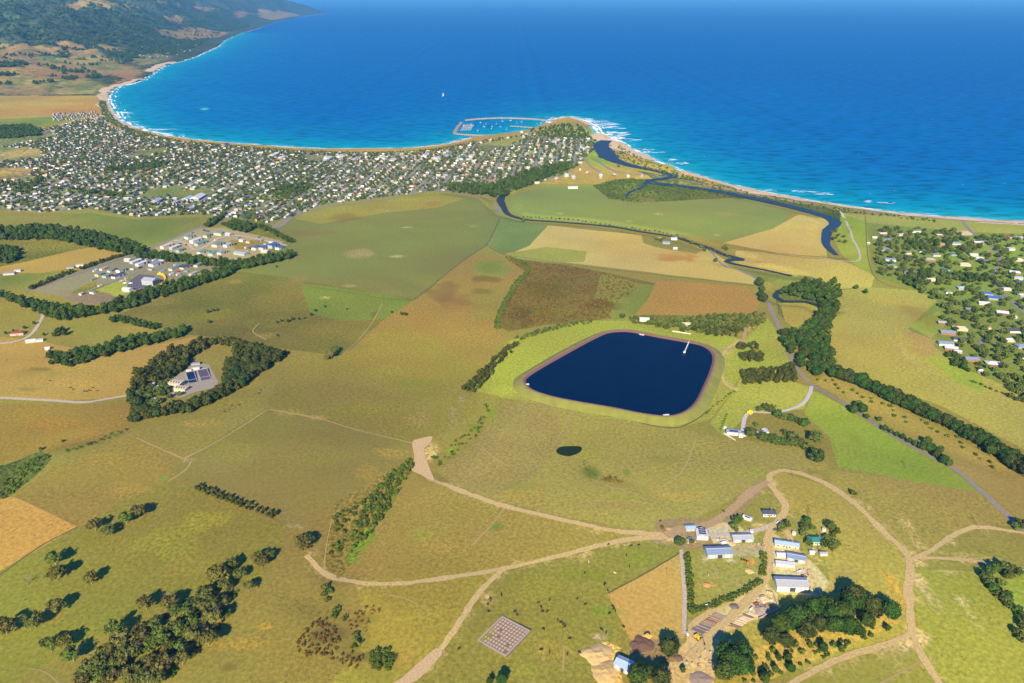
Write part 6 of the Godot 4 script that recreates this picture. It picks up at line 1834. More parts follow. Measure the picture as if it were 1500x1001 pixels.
func town_lanes(mid: Vector2, u: Vector2, v: Vector2) -> void:
	# the side streets between the double rows of lots, and the cross streets
	var tar := mat("lane_asphalt", pc(150, 150, 146), 0.9, roof_grain, 0.03)
	var runs := []
	for k in range(-34, 35):
		for way in 2:
			var run := PackedVector2Array()
			for j in range(-110, 111):
				var q := mid + (v * (k * 54.0 + 38.0) + u * j * 16.0 if way == 0 else u * (k * 162.0 + 60.0) + v * j * 16.0)
				var free := inside(q, town_polygon)
				if free:
					for g in town_gaps:
						if inside(q, g): free = false
				if free:
					run.append(q)
					block(q, 5.5)
				if not free or j == 110:
					if run.size() > 5: runs.append(run)
					run = PackedVector2Array()
	for i in runs.size():
		setting("town_lane", strip_mesh(runs[i], even(runs[i].size(), 6.0), 0.5 + 0.01 * (i % 9), 0.0), tar)

func raise_homes(homes: Array) -> void:
	var order := {}
	for h in homes:
		var at := to_px(h[0])
		h.append(h[2] / (h[0] - Vector3(0, EYE_HEIGHT, 0)).length())
		h.append(at)
		var key: String = h[6] + h[5]
		if not order.has(key): order[key] = []
		order[key].append(h)
	for key in order:
		order[key].sort_custom(func(p, q): return p[9].x < q[9].x)
		for i in order[key].size():
			order[key][i].append(i + 1)
	homes.sort_custom(func(p, q): return p[8] > q[8])
	var n := 0
	var rest := {"gable": [], "hip": []}
	for h in homes:
		var frame := Rect2(-10, -10, 1520, 1021).has_point(h[9])
		if not frame:
			continue
		if n < 300:
			n += 1
			building("house", h[0], h[1], Vector3(h[2], h[4], h[3]), h[3] * 0.2, h[7], h[5], ["cream", "grey", "brown", "white", "brick", "cream", "grey"][n % 7], "%s-roofed house, %s such from left among %s" % [h[5], ordinal(h[10]), h[6]], "house", h[6])
		else:
			rest[h[7]].append(h)
	for form in rest:
		var mesh := ArrayMesh.new()
		var st := flat_st()
		box_into(st, Vector3(0, 0.2, 0), Vector3(1, 0.9, 1))
		st.generate_normals()
		st.commit(mesh)
		var r: ArrayMesh = unit_gable if form == "gable" else unit_hip
		st = SurfaceTool.new()
		st.append_from(r, 0, Transform3D(Basis().scaled(Vector3(1.06, 0.36, 1.06)), Vector3(0, 0.655, 0)))
		st.commit(mesh)
		mesh.surface_set_material(0, mat("town_wall", pc(158, 148, 132), 0.9))
		var m := StandardMaterial3D.new()
		m.resource_name = "town_roof"
		m.vertex_color_use_as_albedo = true
		m.roughness = 0.55
		mesh.surface_set_material(1, m)
		var mm := MultiMesh.new()
		mm.transform_format = MultiMesh.TRANSFORM_3D
		mm.use_colors = true
		mm.mesh = mesh
		mm.instance_count = rest[form].size()
		for i in rest[form].size():
			var h: Array = rest[form][i]
			mm.set_instance_transform(i, Transform3D(Basis(Vector3.UP, h[1]) * Basis().scaled(Vector3(h[2], h[4] * 1.5, h[3])), h[0]))
			var c: Array = ROOFS[h[5]]
			mm.set_instance_color(i, lin(pc(c[0], c[1], c[2])))
		var o := MultiMeshInstance3D.new()
		o.multimesh = mm
		top(o, "distant_%s_houses" % form)
		tag(o, "smaller and farther %s-roofed houses massed in the town" % form, "", "", "stuff")
	print("homes ", homes.size(), " at ", Time.get_ticks_msec())

# ---------------------------------------------------------------- harbour, stock, machines
func rock_wall(called: String, list: Array, width: float, height: float, label: String) -> void:
	# a rubble breakwater: a lofted mound with uneven sides, boulders lying on it
	var pts := spline(line(list, 0.0), 6.0)
	var t := thing(called, Vector3(pts[0].x, 0, pts[0].y), 0.0, label, "breakwater")
	var st := SurfaceTool.new()
	st.begin(Mesh.PRIMITIVE_TRIANGLES)
	var rows := []
	for i in pts.size():
		var d := (pts[mini(i + 1, pts.size() - 1)] - pts[maxi(i - 1, 0)]).normalized()
		var s := Vector2(-d.y, d.x)
		var row := []
		for k in [[-1.0, -2.0], [-0.5, 0.9], [-0.28, 1.0], [0.28, 1.0], [0.5, 0.9], [1.0, -2.0]]:
			var q: Vector2 = pts[i] + s * (k[0] * width + rng.randfn() * 0.5) - pts[0]
			row.append(Vector3(q.x, k[1] * height if k[1] > 0 else k[1], q.y))
		rows.append(row)
	for i in rows.size() - 1:
		for k in 5:
			quad(st, rows[i][k], rows[i + 1][k], rows[i + 1][k + 1], rows[i][k + 1])
	part(t, "mound", commit(st), mat("breakwater_rock", pc(168, 158, 142), 1.0, roof_grain, 0.06))
	st = flat_st()
	for i in pts.size() * 4:
		var j := rng.randi() % pts.size()
		var side := 1.0 if rng.randf() < 0.5 else -1.0
		var d := (pts[mini(j + 1, pts.size() - 1)] - pts[maxi(j - 1, 0)]).normalized()
		var q := pts[j] - pts[0] + Vector2(-d.y, d.x) * side * width * rng.randf_range(0.5, 0.85)
		box_into(st, Vector3(q.x, rng.randf_range(0.1, height * 0.6), q.y), Vector3(rng.randf_range(1.2, 2.6), rng.randf_range(1.0, 2.0), rng.randf_range(1.2, 2.6)), rng.randf() * 3.0)
	var stones := part(t, "boulders", commit(st), mat("boulder", pc(120, 112, 104), 1.0))
	stones.set_meta("kind", "stuff")

func hull_mesh(length: float, beam: float, depth: float) -> ArrayMesh:
	var st := SurfaceTool.new()
	st.begin(Mesh.PRIMITIVE_TRIANGLES)
	var rows := []
	for i in 9:
		var f := i / 8.0
		var w := beam * 0.5 * (1.0 - pow(maxf(0.0, f - 0.35) / 0.65, 2.2)) * (0.86 + 0.14 * minf(1.0, f * 4.0))
		var x := (f - 0.5) * length
		rows.append([Vector3(x, depth, -w), Vector3(x, -0.3, -w * 0.6), Vector3(x, -0.3, w * 0.6), Vector3(x, depth, w)])
	for i in 8:
		for k in 3:
			quad(st, rows[i + 1][k], rows[i][k], rows[i][k + 1], rows[i + 1][k + 1])
		quad(st, rows[i][0], rows[i + 1][0], rows[i + 1][3], rows[i][3])
	quad(st, rows[0][0], rows[0][3], rows[0][2], rows[0][1])
	return commit(st)

func build_harbour() -> void:
	rock_wall("breakwater", [[816, 180], [800, 177], [780, 175], [740, 173.5], [705, 174.5], [680, 177]], 9.0, 4.0, "long outer rock breakwater sheltering the harbour")
	rock_wall("breakwater", [[676, 180], [671, 186], [667, 193], [668, 196.5], [685, 198], [712, 199.5]], 8.0, 3.4, "hooked inner rock breakwater at the harbour mouth")
	rock_wall("breakwater", [[786, 188], [770, 186.5], [748, 185]], 5.0, 2.6, "short rock spur inside the harbour")
	var timber := mat("pontoon_planks", pc(190, 176, 150), 0.9)
	for w in [[678, 184.6, 694, 184.0, "outermost marina pontoon by the harbour mouth"], [676, 187.4, 692, 186.8, "middle marina pontoon by the harbour mouth"], [674, 190.4, 690, 189.8, "innermost marina pontoon by the harbour mouth"]]:
		var a := gp_at(w[0], w[1], 0.0)
		var b := gp_at(w[2], w[3], 0.0)
		var d := b - a
		var t := thing("pontoon", a, atan2(-d.z, d.x), w[4], "pontoon", "marina pontoons")
		part(t, "deck", unit_box, timber, Vector3(d.length() * 0.5, 0.1, 0), Vector3(d.length(), 0.5, 2.4))
		for k in 5:
			part(t, "pile", unit_drum, mat("concrete", Color.WHITE), Vector3(d.length() * (k + 0.5) / 5.0, -1.0, 1.4), Vector3(0.5, 3.4, 0.5))
	var hull := hull_mesh(11.0, 3.6, 1.3)
	var colours := ["white", "white", "cream", "white", "light blue", "white"]
	var spots := []
	for row in [[678, 183.6, 694, 183.0, 8], [678, 185.7, 694, 185.1, 8], [676, 188.4, 692, 187.9, 7], [674, 191.2, 690, 190.8, 6]]:
		for k in row[4]:
			var f: float = (k + 0.5) / row[4]
			spots.append([lerpf(row[0], row[2], f), lerpf(row[1], row[3], f), 1.4 + rng.randfn() * 0.06, 0, "boats in the marina rows"])
	for q in [[709, 186], [720, 189], [721, 186], [727, 182], [736, 178], [748, 177], [712, 182], [742, 190], [733, 186], [757, 181], [700, 192], [764, 179], [704, 180]]:
		spots.append([q[0], q[1], rng.randf() * TAU, 1, "boats at moorings in the harbour"])
	spots.sort_custom(func(a, b): return a[0] < b[0])
	var count := {}
	for s in spots:
		var p := gp_at(s[0], s[1], 0.0)
		count[s[4]] = count.get(s[4], 0) + 1
		var t := thing("moored_boat", p, s[2], "small white boat, %s from left among %s" % [ordinal(count[s[4]]), s[4]], "boat", s[4])
		t.scale = Vector3.ONE * rng.randf_range(0.65, 1.0)
		part(t, "hull", hull, roof_mat(colours[rng.randi() % 6]))
		part(t, "cabin", unit_box, wall_mat("cream"), Vector3(-0.6, 1.25, 0), Vector3(4.2, 1.3, 2.2))
		part(t, "mast", unit_drum, mat("mast", pc(220, 220, 216), 0.5), Vector3(0.8, 1.2, 0), Vector3(0.3, 12.0 if s[3] else 8.0, 0.3))
	# the yacht out in the bay
	var y := thing("sailing_yacht", gp_at(649, 141, 0.0), 0.9, "white sailing yacht alone out in the bay", "yacht")
	y.scale = Vector3.ONE * 0.85
	part(y, "hull", hull, roof_mat("white"), Vector3.ZERO, Vector3.ONE * 1.5)
	part(y, "mast", unit_drum, mat("mast", Color.WHITE), Vector3(0.8, 1.8, 0), Vector3(0.3, 22, 0.3))
	for sail in [["mainsail", -6.5, 0.5, 20.0], ["jib", 7.5, 1.2, 17.0]]:
		var st := flat_st()
		var lo := 3.0
		for k in 5:
			var f := k / 5.0
			var g := (k + 1) / 5.0
			var a := Vector3(sail[2], lo + sail[3] * f, 0)
			var b := Vector3(lerpf(sail[1], sail[2], f), lo + sail[3] * f, 0.9 * (1.0 - f))
			var c := Vector3(lerpf(sail[1], sail[2], g), lo + sail[3] * g, 0.9 * (1.0 - g))
			var d := Vector3(sail[2], lo + sail[3] * g, 0)
			for o in [0.0, 0.06]:
				quad(st, a + Vector3(0, 0, o), b + Vector3(0, 0, o), c + Vector3(0, 0, o), d + Vector3(0, 0, o))
		part(y, sail[0], commit(st), mat("sailcloth", Color(0.85, 0.85, 0.83), 0.8))

func cow_mesh(grazing: bool) -> ArrayMesh:
	# one body: barrel, neck, head, four jointed legs
	var st := SurfaceTool.new()
	st.begin(Mesh.PRIMITIVE_TRIANGLES)
	var spine := [[Vector3(-0.95, 1.05, 0), 0.16], [Vector3(-0.8, 1.05, 0), 0.36], [Vector3(-0.3, 1.0, 0), 0.4], [Vector3(0.3, 0.98, 0), 0.42], [Vector3(0.7, 1.05, 0), 0.36], [Vector3(1.0, 1.2 if not grazing else 0.95, 0), 0.22], [Vector3(1.3, 1.42 if not grazing else 0.5, 0), 0.16], [Vector3(1.45, 1.42 if not grazing else 0.3, 0), 0.17], [Vector3(1.75, 1.25 if not grazing else 0.1, 0), 0.09]]
	for i in spine.size() - 1:
		tube_into(st, spine[i][0], spine[i + 1][0], spine[i][1], spine[i + 1][1], 8)
	for x in [-0.7, 0.62]:
		for z in [-0.22, 0.22]:
			var knee := Vector3(x + (0.1 if x < 0 else 0.02), 0.45, z)
			tube_into(st, Vector3(x, 0.95, z), knee, 0.15, 0.08, 5)
			tube_into(st, knee, Vector3(x, 0.0, z), 0.07, 0.06, 5)
	tube_into(st, Vector3(-0.95, 1.15, 0), Vector3(-1.05, 0.4, 0), 0.05, 0.03, 4)
	return commit(st)

func build_stock() -> void:
	var stand := cow_mesh(false)
	var graze := cow_mesh(true)
	var coats := [mat("black_coat", pc(38, 34, 32), 0.9), mat("black_coat", Color.BLACK), mat("brown_coat", pc(86, 58, 40), 0.9), mat("pale_coat", pc(214, 206, 194), 0.9)]
	var herds := [["cows grazing above the stockyard", [[700, 203], [745, 200], [670, 260], [688, 325], [602, 362], [545, 425], [562, 468], [383, 513], [430, 547], [220, 522], [155, 537], [170, 563], [205, 590], [180, 590], [15, 590], [30, 612], [268, 640], [285, 655], [300, 668], [310, 678], [185, 693], [525, 697], [552, 715], [325, 840], [395, 830], [172, 815], [605, 585], [590, 560], [597, 572], [655, 680], [572, 600], [540, 432], [450, 298], [425, 362], [565, 196], [340, 748], [221, 828]], 750.0, 750.0, 4.0], ["cows beside the dirt track in the lower paddock", [[1370, 515], [1375, 525], [1358, 548], [1362, 590], [1437, 490], [1190, 808]], 375.0, 750.0, 4.0], ["cows in the tan paddock left of the treatment works", [[410, 275], [490, 295], [518, 290], [530, 293], [545, 275], [570, 295], [290, 235], [505, 298], [425, 285]], 0.0, 500.0, 4.0], ["cows around the hay feeders", [[1090, 822], [1086, 821], [1094, 824], [1038, 844], [948, 929], [951, 930], [945, 930], [1060, 750], [967, 765]], 0.0, 0.0, 1.0]]
	for h in herds:
		var spots: Array = h[1]
		spots.sort_custom(func(a, b): return a[0] < b[0])
		for i in spots.size():
			var p := gp(h[2] + spots[i][0] / h[4], h[3] + spots[i][1] / h[4])
			var coat: int = 3 if rng.randf() < 0.12 else (2 if rng.randf() < 0.15 else 0)
			var o := MeshInstance3D.new()
			o.mesh = graze if rng.randf() < 0.6 else stand
			o.material_override = coats[coat]
			top(o, "cow")
			o.position = p
			o.rotation.y = rng.randf() * TAU
			o.scale = Vector3.ONE * 1.15
			tag(o, "%s cow, %s from left among %s" % [["black", "black", "brown", "pale"][coat], ordinal(i + 1), h[0]], "cow", h[0])

func build_yard_things() -> void:
	var concrete := mat("concrete", Color.WHITE)
	var pale := mat("pale_slab", pc(204, 184, 154), 0.95, roof_grain, 0.2)
	# the stockyard pad with its grid of pale slabs
	var a := gp(734, 902)
	var b := gp(776, 926)
	var c := gp(700, 939)
	var e := b - a
	var f := c - a
	var pad := thing("feed_pad", (b + c) * 0.5, atan2(-e.z, e.x), "square concrete stockyard pad with a grid of pale slabs", "stockyard")
	var w := e.length()
	var d := f.length()
	part(pad, "base", unit_box, mat("pad_base", pc(140, 116, 90), 1.0, roof_grain, 0.1), Vector3(0, -1.4, 0), Vector3(w, 2.0, d))
	for i in 9:
		for j in 9:
			if rng.randf() < 0.9:
				part(pad, "slab", unit_box, pale if rng.randf() < 0.6 else mat("worn_slab", pc(184, 164, 138), 0.95), Vector3((i - 4) * w * 0.098, 0.58, (j - 4) * d * 0.098), Vector3(w * 0.062, rng.randf_range(0.12, 0.3), d * 0.062), Vector3(0, rng.randfn() * 0.05, 0))
	for s in [-1, 1]:
		part(pad, "kerb", unit_box, mat("pad_kerb", pc(158, 146, 134), 0.95), Vector3(s * (w * 0.5 - 0.8), 0.55, 0), Vector3(1.4, 0.5, d))
		part(pad, "kerb", unit_box, mat("pad_kerb", Color.WHITE), Vector3(0, 0.55, s * (d * 0.5 - 0.8)), Vector3(w - 3.0, 0.5, 1.4))
	# stacked timber in the yard: left bay dark and weathered, right bay pale
	var log_mesh: ArrayMesh
	var st := SurfaceTool.new()
	st.begin(Mesh.PRIMITIVE_TRIANGLES)
	tube_into(st, Vector3(-0.5, 0, 0), Vector3(0.5, 0, 0), 0.5, 0.44, 7)
	log_mesh = commit(st)
	var tones := [mat("timber_grey", pc(140, 134, 128), 0.95), mat("timber_dark", pc(104, 92, 82), 0.95), mat("timber_brown", pc(150, 116, 84), 0.95), mat("timber_pale", pc(198, 178, 150), 0.95)]
	for bay in [["dark timber stacks in the log yard", 1020, 928, 1057, 901, 18, 9.5, -0.55, 0], ["pale timber stacks beside the log yard road", 1074, 920, 1104, 899, 11, 8.0, -0.5, 3]]:
		for k in bay[5]:
			var t: float = (k + 0.5) / bay[5]
			var p := gp(lerpf(bay[1], bay[3], t) + rng.randfn() * 0.4, lerpf(bay[2], bay[4], t) + rng.randfn() * 0.4)
			var stack := thing("timber_stack", p, bay[7] + rng.randfn() * 0.05, "stack of logs, %s from left among %s" % [ordinal(k + 1), bay[0]], "timber", bay[0])
			var m: Material = tones[3] if bay[8] == 3 and rng.randf() < 0.75 else tones[rng.randi() % 3]
			for q in 6:
				part(stack, "log", log_mesh, m, Vector3(rng.randfn() * 0.3, 0.2 + 0.34 * (q / 3), (q % 3 - 1.0) * 0.42), Vector3(bay[6] * rng.randf_range(0.7, 1.1), 0.4, 0.4))
	for wall in [[[1123, 868], [1133, 871], "white concrete bay wall at the top of the log yard"], [[1133, 871], [1141, 893], "white concrete bay wall along the pine grove"], [[1141, 893], [1112, 908], "white concrete bay wall at the foot of the log yard"]]:
		var p := gp(wall[0][0], wall[0][1])
		var q := gp(wall[1][0], wall[1][1])
		var t := thing("bay_wall", (p + q) * 0.5, atan2(-(q - p).z, (q - p).x), wall[2], "wall")
		var n := 6
		var l := p.distance_to(q)
		for k in n:
			part(t, "block", unit_box, pale, Vector3((k - (n - 1) * 0.5) * l / n, -0.6, 0), Vector3(l / n - 0.08, 2.2 + rng.randf() * 0.15, 0.9))
	# heaps of sawdust, hay and soil
	for h in [[1119, 878, 5.0, 2.2, [228, 200, 150], "pale sawdust heap at the top of the log yard"], [1128, 892, 6.5, 1.8, [206, 150, 92], "orange bark heap against the white bay wall"], [1116, 894, 6.5, 2.2, [176, 158, 140], "grey gravel heap right of the pale timber"], [1077, 889, 4.0, 1.3, [128, 112, 100], "dark soil heap beside the yard road"], [940, 945, 9.0, 1.6, [126, 94, 68], "low brown manure heap above the hay shed"], [949, 931, 4.2, 1.0, [226, 188, 92], "round yellow hay ring in the brown field"], [1035, 857, 3.6, 1.1, [224, 158, 84], "orange hay heap in the farm paddock"], [1098, 837, 4.0, 1.0, [226, 196, 124], "pale hay heap in the farm paddock"], [1062, 793, 3.6, 1.4, [230, 216, 186], "white sand heap behind the long farm shed"], [1070, 796, 4.5, 1.2, [222, 186, 122], "tan straw heap behind the long farm shed"], [994, 965, 3.6, 1.1, [128, 104, 84], "soil heap beside the small pine"], [875, 960, 11.0, 2.2, [222, 190, 122], "straw heap left of the hay shed, upper part"], [888, 985, 11.0, 2.0, [216, 182, 112], "straw heap left of the hay shed, lower part"], [1028, 997, 9.0, 1.0, [168, 146, 124], "low grey spoil heap at the bottom of the yard"], [980, 775, 3.0, 1.0, [196, 160, 104], "tan heap on the mud left of the dairy"]]:
		var p := gp(h[0], h[1])
		var t := SurfaceTool.new()
		t.begin(Mesh.PRIMITIVE_TRIANGLES)
		var rings := []
		for k in 11:
			var fr := k / 10.0
			var row := []
			for j in 40:
				var an := TAU * j / 40.0
				var r: float = h[2] * (1.0 - fr) * (1.0 + 0.4 * noise.get_noise_2d(cos(an) * 60.0 + p.x * 5.0, sin(an) * 60.0 + p.z))
				var lump := noise.get_noise_2d((p.x + cos(an) * r) * 22.0, (p.z + sin(an) * r) * 22.0)
				row.append(Vector3(cos(an) * r, h[3] * (fr * (1.5 - 0.5 * fr) + 0.3 * lump * smoothstep(0.0, 0.25, fr)) + 0.12 * rng.randf() - 0.3 * (1.0 - smoothstep(0.0, 0.1, fr)), sin(an) * r))
			rings.append(row)
		for k in 10:
			for j in 40:
				quad(t, rings[k][j], rings[k][(j + 1) % 40], rings[k + 1][(j + 1) % 40], rings[k + 1][j])
		var o := MeshInstance3D.new()
		o.mesh = commit(t)
		o.material_override = mat("heap_%d_%d" % [h[0], h[1]], pc(h[4][0], h[4][1], h[4][2]), 1.0, roof_grain, 0.3)
		top(o, "heap")
		o.position = p
		tag(o, h[5], "heap")
	# the excavator
	var x := thing("excavator", gp(1022, 936), -1.05, "yellow excavator with black boom at work beside the log stacks", "excavator")
	var yellow := mat("machine_yellow", pc(244, 206, 30), 0.5)
	var black := mat("machine_black", pc(44, 42, 44), 0.7)
	for s in [-1, 1]:
		part(x, "track", unit_box, black, Vector3(0, 0, s * 1.3), Vector3(4.2, 0.9, 0.7))
	part(x, "body", unit_box, yellow, Vector3(-0.5, 1.0, 0), Vector3(3.6, 1.5, 3.0))
	part(x, "cab", unit_box, yellow, Vector3(0.9, 1.2, 0.9), Vector3(1.6, 2.1, 1.2))
	part(x, "counterweight", unit_box, black, Vector3(-2.2, 1.1, 0), Vector3(0.8, 1.3, 2.8))
	for arm in [["boom", Vector3(1.0, 2.0, -0.3), Vector3(4.6, 4.6, -0.3), 0.4, 0.3], ["stick", Vector3(4.6, 4.6, -0.3), Vector3(7.2, 1.6, -0.3), 0.3, 0.22]]:
		st = SurfaceTool.new()
		st.begin(Mesh.PRIMITIVE_TRIANGLES)
		tube_into(st, arm[1], arm[2], arm[3], arm[4], 6)
		part(x, arm[0], commit(st), black)
	part(x, "bucket", unit_gable, black, Vector3(7.3, 0.3, -0.3), Vector3(1.3, 1.4, 1.3))
	# vehicles
	var rubber := mat("tyre", pc(36, 36, 38), 0.9)
	var glass := mat("window_glass", Color.BLACK)
	for v in [[1007, 930, 1.5, "white", "white ute parked on the track by the brown field"], [1061, 797, 0.3, "white", "white truck behind the long farm shed"], [1136, 777, 0.5, "charcoal", "dark car parked by the track junction"], [1101, 790, 0.1, "rust red", "red car beside the pale grey shed"], [1142, 825, 0.3, "teal", "teal tractor-sized car by the white lean-to"], [1172, 838, 0.6, "white", "white car right of the white lean-to"], [1178, 846, -0.6, "charcoal", "dark car above the machinery shed"], [1183, 862, 0.2, "charcoal", "dark car right of the machinery shed"], [1108, 886, 0.4, "rust red", "red loader car among the log yard heaps"], [1101, 893, 0.9, "white", "white ute in the log yard"], [1036, 888, 0.4, "white", "white van beside the log yard loop"], [1090, 640, 0.2, "white", "white car by the solar barn"], [183, 416, 0.4, "white", "white truck on the depot asphalt"], [191, 416, 0.4, "white", "second white truck on the depot asphalt, right one"], [178, 413, 0.5, "pale grey", "grey truck left of the depot asphalt"], [1140, 766, 0.9, "white", "white car at the track junction"], [1010, 790, 0.2, "blue", "blue tractor-sized car below the dairy annex"], [1444, 300, 0.0, "white", ""]]:
		if v[4] == "": continue
		var big: float = 1.5 if v[4].contains("truck") else 1.0
		var t := thing("parked_car", gp(v[0], v[1]) + Vector3(0, 0.25, 0), v[2], v[4], "car", "vehicles parked about the farms and yards")
		t.scale = Vector3.ONE * big
		part(t, "body", unit_box, roof_mat(v[3]), Vector3(0, 0.35, 0), Vector3(4.6, 0.75, 1.85))
		part(t, "cabin", unit_hip, roof_mat(v[3]), Vector3(-0.2, 1.1, 0), Vector3(3.0, 0.75, 1.75))
		part(t, "windscreen", unit_box, glass, Vector3(0.95, 1.12, 0), Vector3(0.5, 0.4, 1.4), Vector3(0, 0, 0.6))
		for i in 4:
			part(t, "wheel", unit_drum, rubber, Vector3(1.45 if i % 2 else -1.45, 0.33, -0.95 if i < 2 else 0.75), Vector3(0.66, 0.22, 0.66), Vector3(PI / 2, 0, 0))
	# pallets, drums and crates left about the farmyard
	var yard_spots := []
	for k in 90:
		var px = [[1142, 832, 16, 5], [1172, 842, 14, 9], [1115, 884, 14, 8], [1050, 792, 14, 5], [1010, 796, 12, 5], [1030, 965, 16, 14], [1100, 800, 16, 4], [1200, 806, 12, 5]][k % 8]
		var p := gp(px[0] + rng.randfn() * px[2] * 0.6, px[1] + rng.randfn() * px[3] * 0.6)
		if not is_blocked(Vector2(p.x, p.z), 0.5):
			block(Vector2(p.x, p.z), 1.6)
			yard_spots.append([p, to_px(p).x])
	yard_spots.sort_custom(func(g, h): return g[1] < h[1])
	var tally := {}
	for g in yard_spots:
		var sort: String = ["pallet_stack", "drum", "crate"][rng.randi() % 3]
		var paint: String = ["white", "tan", "rust red", "charcoal", "light blue", "pale grey"][rng.randi() % 6]
		tally[paint + sort] = tally.get(paint + sort, 0) + 1
		var kind := sort.replace("_", " ")
		var t := thing(sort, g[0], rng.randf() * 3.0, "%s %s in the farmyard, %s such from left" % [paint, kind, ordinal(tally[paint + sort])], kind, "goods lying about the farmyard")
		if sort == "drum":
			part(t, "barrel", unit_drum, roof_mat(paint), Vector3(0, -0.1, 0), Vector3(1.2, 1.5, 1.2))
			part(t, "lid", unit_drum, concrete, Vector3(0, 1.38, 0), Vector3(1.0, 0.1, 1.0))
		elif sort == "crate":
			part(t, "box", unit_box, roof_mat(paint), Vector3(0, -0.1, 0), Vector3(rng.randf_range(1.2, 3.4), 1.3, 1.4))
			part(t, "lid", unit_box, tones[3], Vector3(0, 1.21, 0), Vector3(1.3, 0.1, 1.5))
		else:
			for q in 4:
				part(t, "pallet", unit_box, tones[2 + q % 2], Vector3(rng.randfn() * 0.05, -0.1 + q * 0.27, 0), Vector3(rng.randf_range(1.8, 2.6), 0.2, 1.7))
	# poles, and the white fence by the cream-roofed house
	var wood := mat("pole_wood", pc(132, 116, 98), 0.9)
	for p in [[1234, 605, "power pole in the vivid green paddock near the road"], [1328, 688, "power pole in the middle of the vivid green paddock"], [1186, 762, "power pole in the field right of the farmhouse"], [1434, 774, "power pole beside the right-hand dirt track"], [1188, 756, "second power pole in the field right of the farmhouse"], [1162, 700, "power pole inside the loop of dirt track"], [806, 652, "lone pole beside the farm pond"]]:
		var t := thing("power_pole", gp(p[0], p[1]), 0.4, p[2], "pole", "power poles over the paddocks")
		part(t, "pole", unit_drum, wood, Vector3(0, -0.5, 0), Vector3(0.4, 10.0, 0.4))
		part(t, "crossarm", unit_box, wood, Vector3(0, 8.6, 0), Vector3(2.4, 0.22, 0.22))
	for r in [[985, 486, 1012, 490, "white paling fence in front of the cream-roofed house", 14], [1060, 636, 1078, 646, "white rail fence round the solar barn", 10]]:
		var p := gp(r[0], r[1])
		var q := gp(r[2], r[3])
		var t := thing("white_fence", (p + q) * 0.5, atan2(-(q - p).z, (q - p).x), r[4], "fence")
		var l := p.distance_to(q)
		for k in r[5]:
			part(t, "panel", unit_box, wall_mat("white"), Vector3((k + 0.5) * l / r[5] - l * 0.5, -0.3, 0), Vector3(l / r[5] - 0.12, 1.9, 0.1))
	# post and wire fences along the farm tracks
	var wire := mat("fence_wire", pc(150, 146, 138), 0.6, null, 0.2, 0.5)
	for r in [["wire fence along the brown field by the farm", [[890, 872], [945, 842], [1000, 810]]], ["wire fence on the right of the brown field", [[1006, 812], [1007, 870], [1006, 932]]], ["wire fence under the vivid green paddock", [[1228, 686], [1330, 706], [1450, 726]]], ["wire fence above the gold field corner", [[20, 728], [66, 750], [113, 773]]], ["wire fence below the gold field corner", [[113, 774], [60, 802], [0, 838]]], ["wire fence below the machinery shed", [[1186, 835], [1195, 860], [1200, 872]]], ["wire fence above the upper dirt track", [[640, 700], [740, 738], [860, 766], [940, 778]]], ["wire fence south of the reservoir", [[780, 594], [880, 614], [990, 630]]], ["wire fence between the two left paddocks", [[300, 719], [360, 744], [418, 772]]]]:
		var pts := spline(line(r[1]), 4.0)
		var t := thing("wire_fence", Vector3(pts[0].x, 0, pts[0].y), 0.0, r[0], "fence", "post and wire fences")
		st = SurfaceTool.new()
		st.begin(Mesh.PRIMITIVE_TRIANGLES)
		for i in pts.size():
			var g := Vector3(pts[i].x - pts[0].x, ground_height(pts[i].x, pts[i].y), pts[i].y - pts[0].y)
			part(t, "post", unit_box, wood, g - Vector3(0, 0.3, 0), Vector3(0.14, 1.5, 0.14))
			if i < pts.size() - 1:
				var g2 := Vector3(pts[i + 1].x - pts[0].x, ground_height(pts[i + 1].x, pts[i + 1].y), pts[i + 1].y - pts[0].y)
				for y in [0.5, 0.8, 1.1]:
					tube_into(st, g + Vector3(0, y, 0), g2 + Vector3(0, y, 0), 0.015, 0.015, 3)
		part(t, "wires", commit(st), wire)

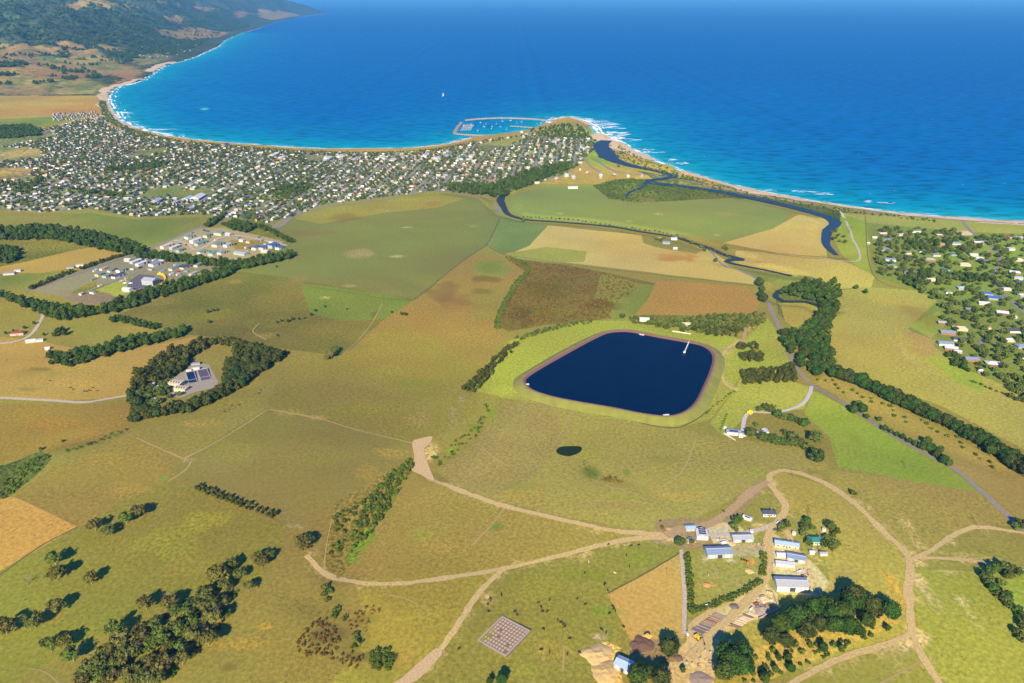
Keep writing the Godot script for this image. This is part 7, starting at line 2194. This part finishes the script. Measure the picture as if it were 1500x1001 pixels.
# ---------------------------------------------------------------- everything, in order
func _ready() -> void:
	var camera := Camera3D.new()
	camera.name = "camera"
	camera.fov = 46.43
	camera.near = 1.0
	camera.far = 200000.0
	camera.position = Vector3(0, EYE_HEIGHT, 0)
	camera.rotation = Vector3(-TILT, 0, 0)
	add_child(camera)
	camera.current = true
	var env := Environment.new()
	env.background_mode = Environment.BG_SKY
	var sky_look := ProceduralSkyMaterial.new()
	sky_look.sky_top_color = Color(0.13, 0.32, 0.66)
	sky_look.sky_horizon_color = Color(0.52, 0.72, 0.92)
	sky_look.sky_curve = 0.12
	sky_look.ground_bottom_color = Color(0.2, 0.25, 0.3)
	sky_look.ground_horizon_color = Color(0.52, 0.72, 0.92)
	sky_look.sun_angle_max = 4.0
	var heaven := Sky.new()
	heaven.sky_material = sky_look
	env.sky = heaven
	env.tonemap_mode = Environment.TONE_MAPPER_LINEAR
	env.tonemap_exposure = 1.92
	env.fog_enabled = true
	env.fog_density = 0.00003
	env.fog_light_color = Color(0.42, 0.76, 1.0)
	env.sdfgi_enabled = true
	env.ssao_enabled = true
	env.ssil_enabled = true
	var around := WorldEnvironment.new()
	around.name = "surroundings"
	around.environment = env
	add_child(around)
	var sun := DirectionalLight3D.new()
	sun.name = "sun"
	sun.light_energy = 1.55
	sun.light_color = Color(1.0, 0.93, 0.8)
	sun.light_angular_distance = 0.5
	sun.shadow_enabled = true
	add_child(sun)
	var aim := gp_at(905, 622, 0.0) - Vector3(0, EYE_HEIGHT, 0)
	sun.look_at_from_position(Vector3(0, 2000, 0), Vector3(0, 2000, 0) + aim)

	rng.seed = 2024
	make_noises()
	shape_land()
	print("land ", Time.get_ticks_msec())
	build_ground()
	build_hills()
	print("hills ", Time.get_ticks_msec())
	build_sea()
	print("sea ", Time.get_ticks_msec())
	build_waters()
	build_reservoir()
	build_roads()
	print("ways ", Time.get_ticks_msec())
	sheds_and_houses()
	grow_trees()
	build_harbour()
	build_stock()
	build_yard_things()
	print("all ", Time.get_ticks_msec())
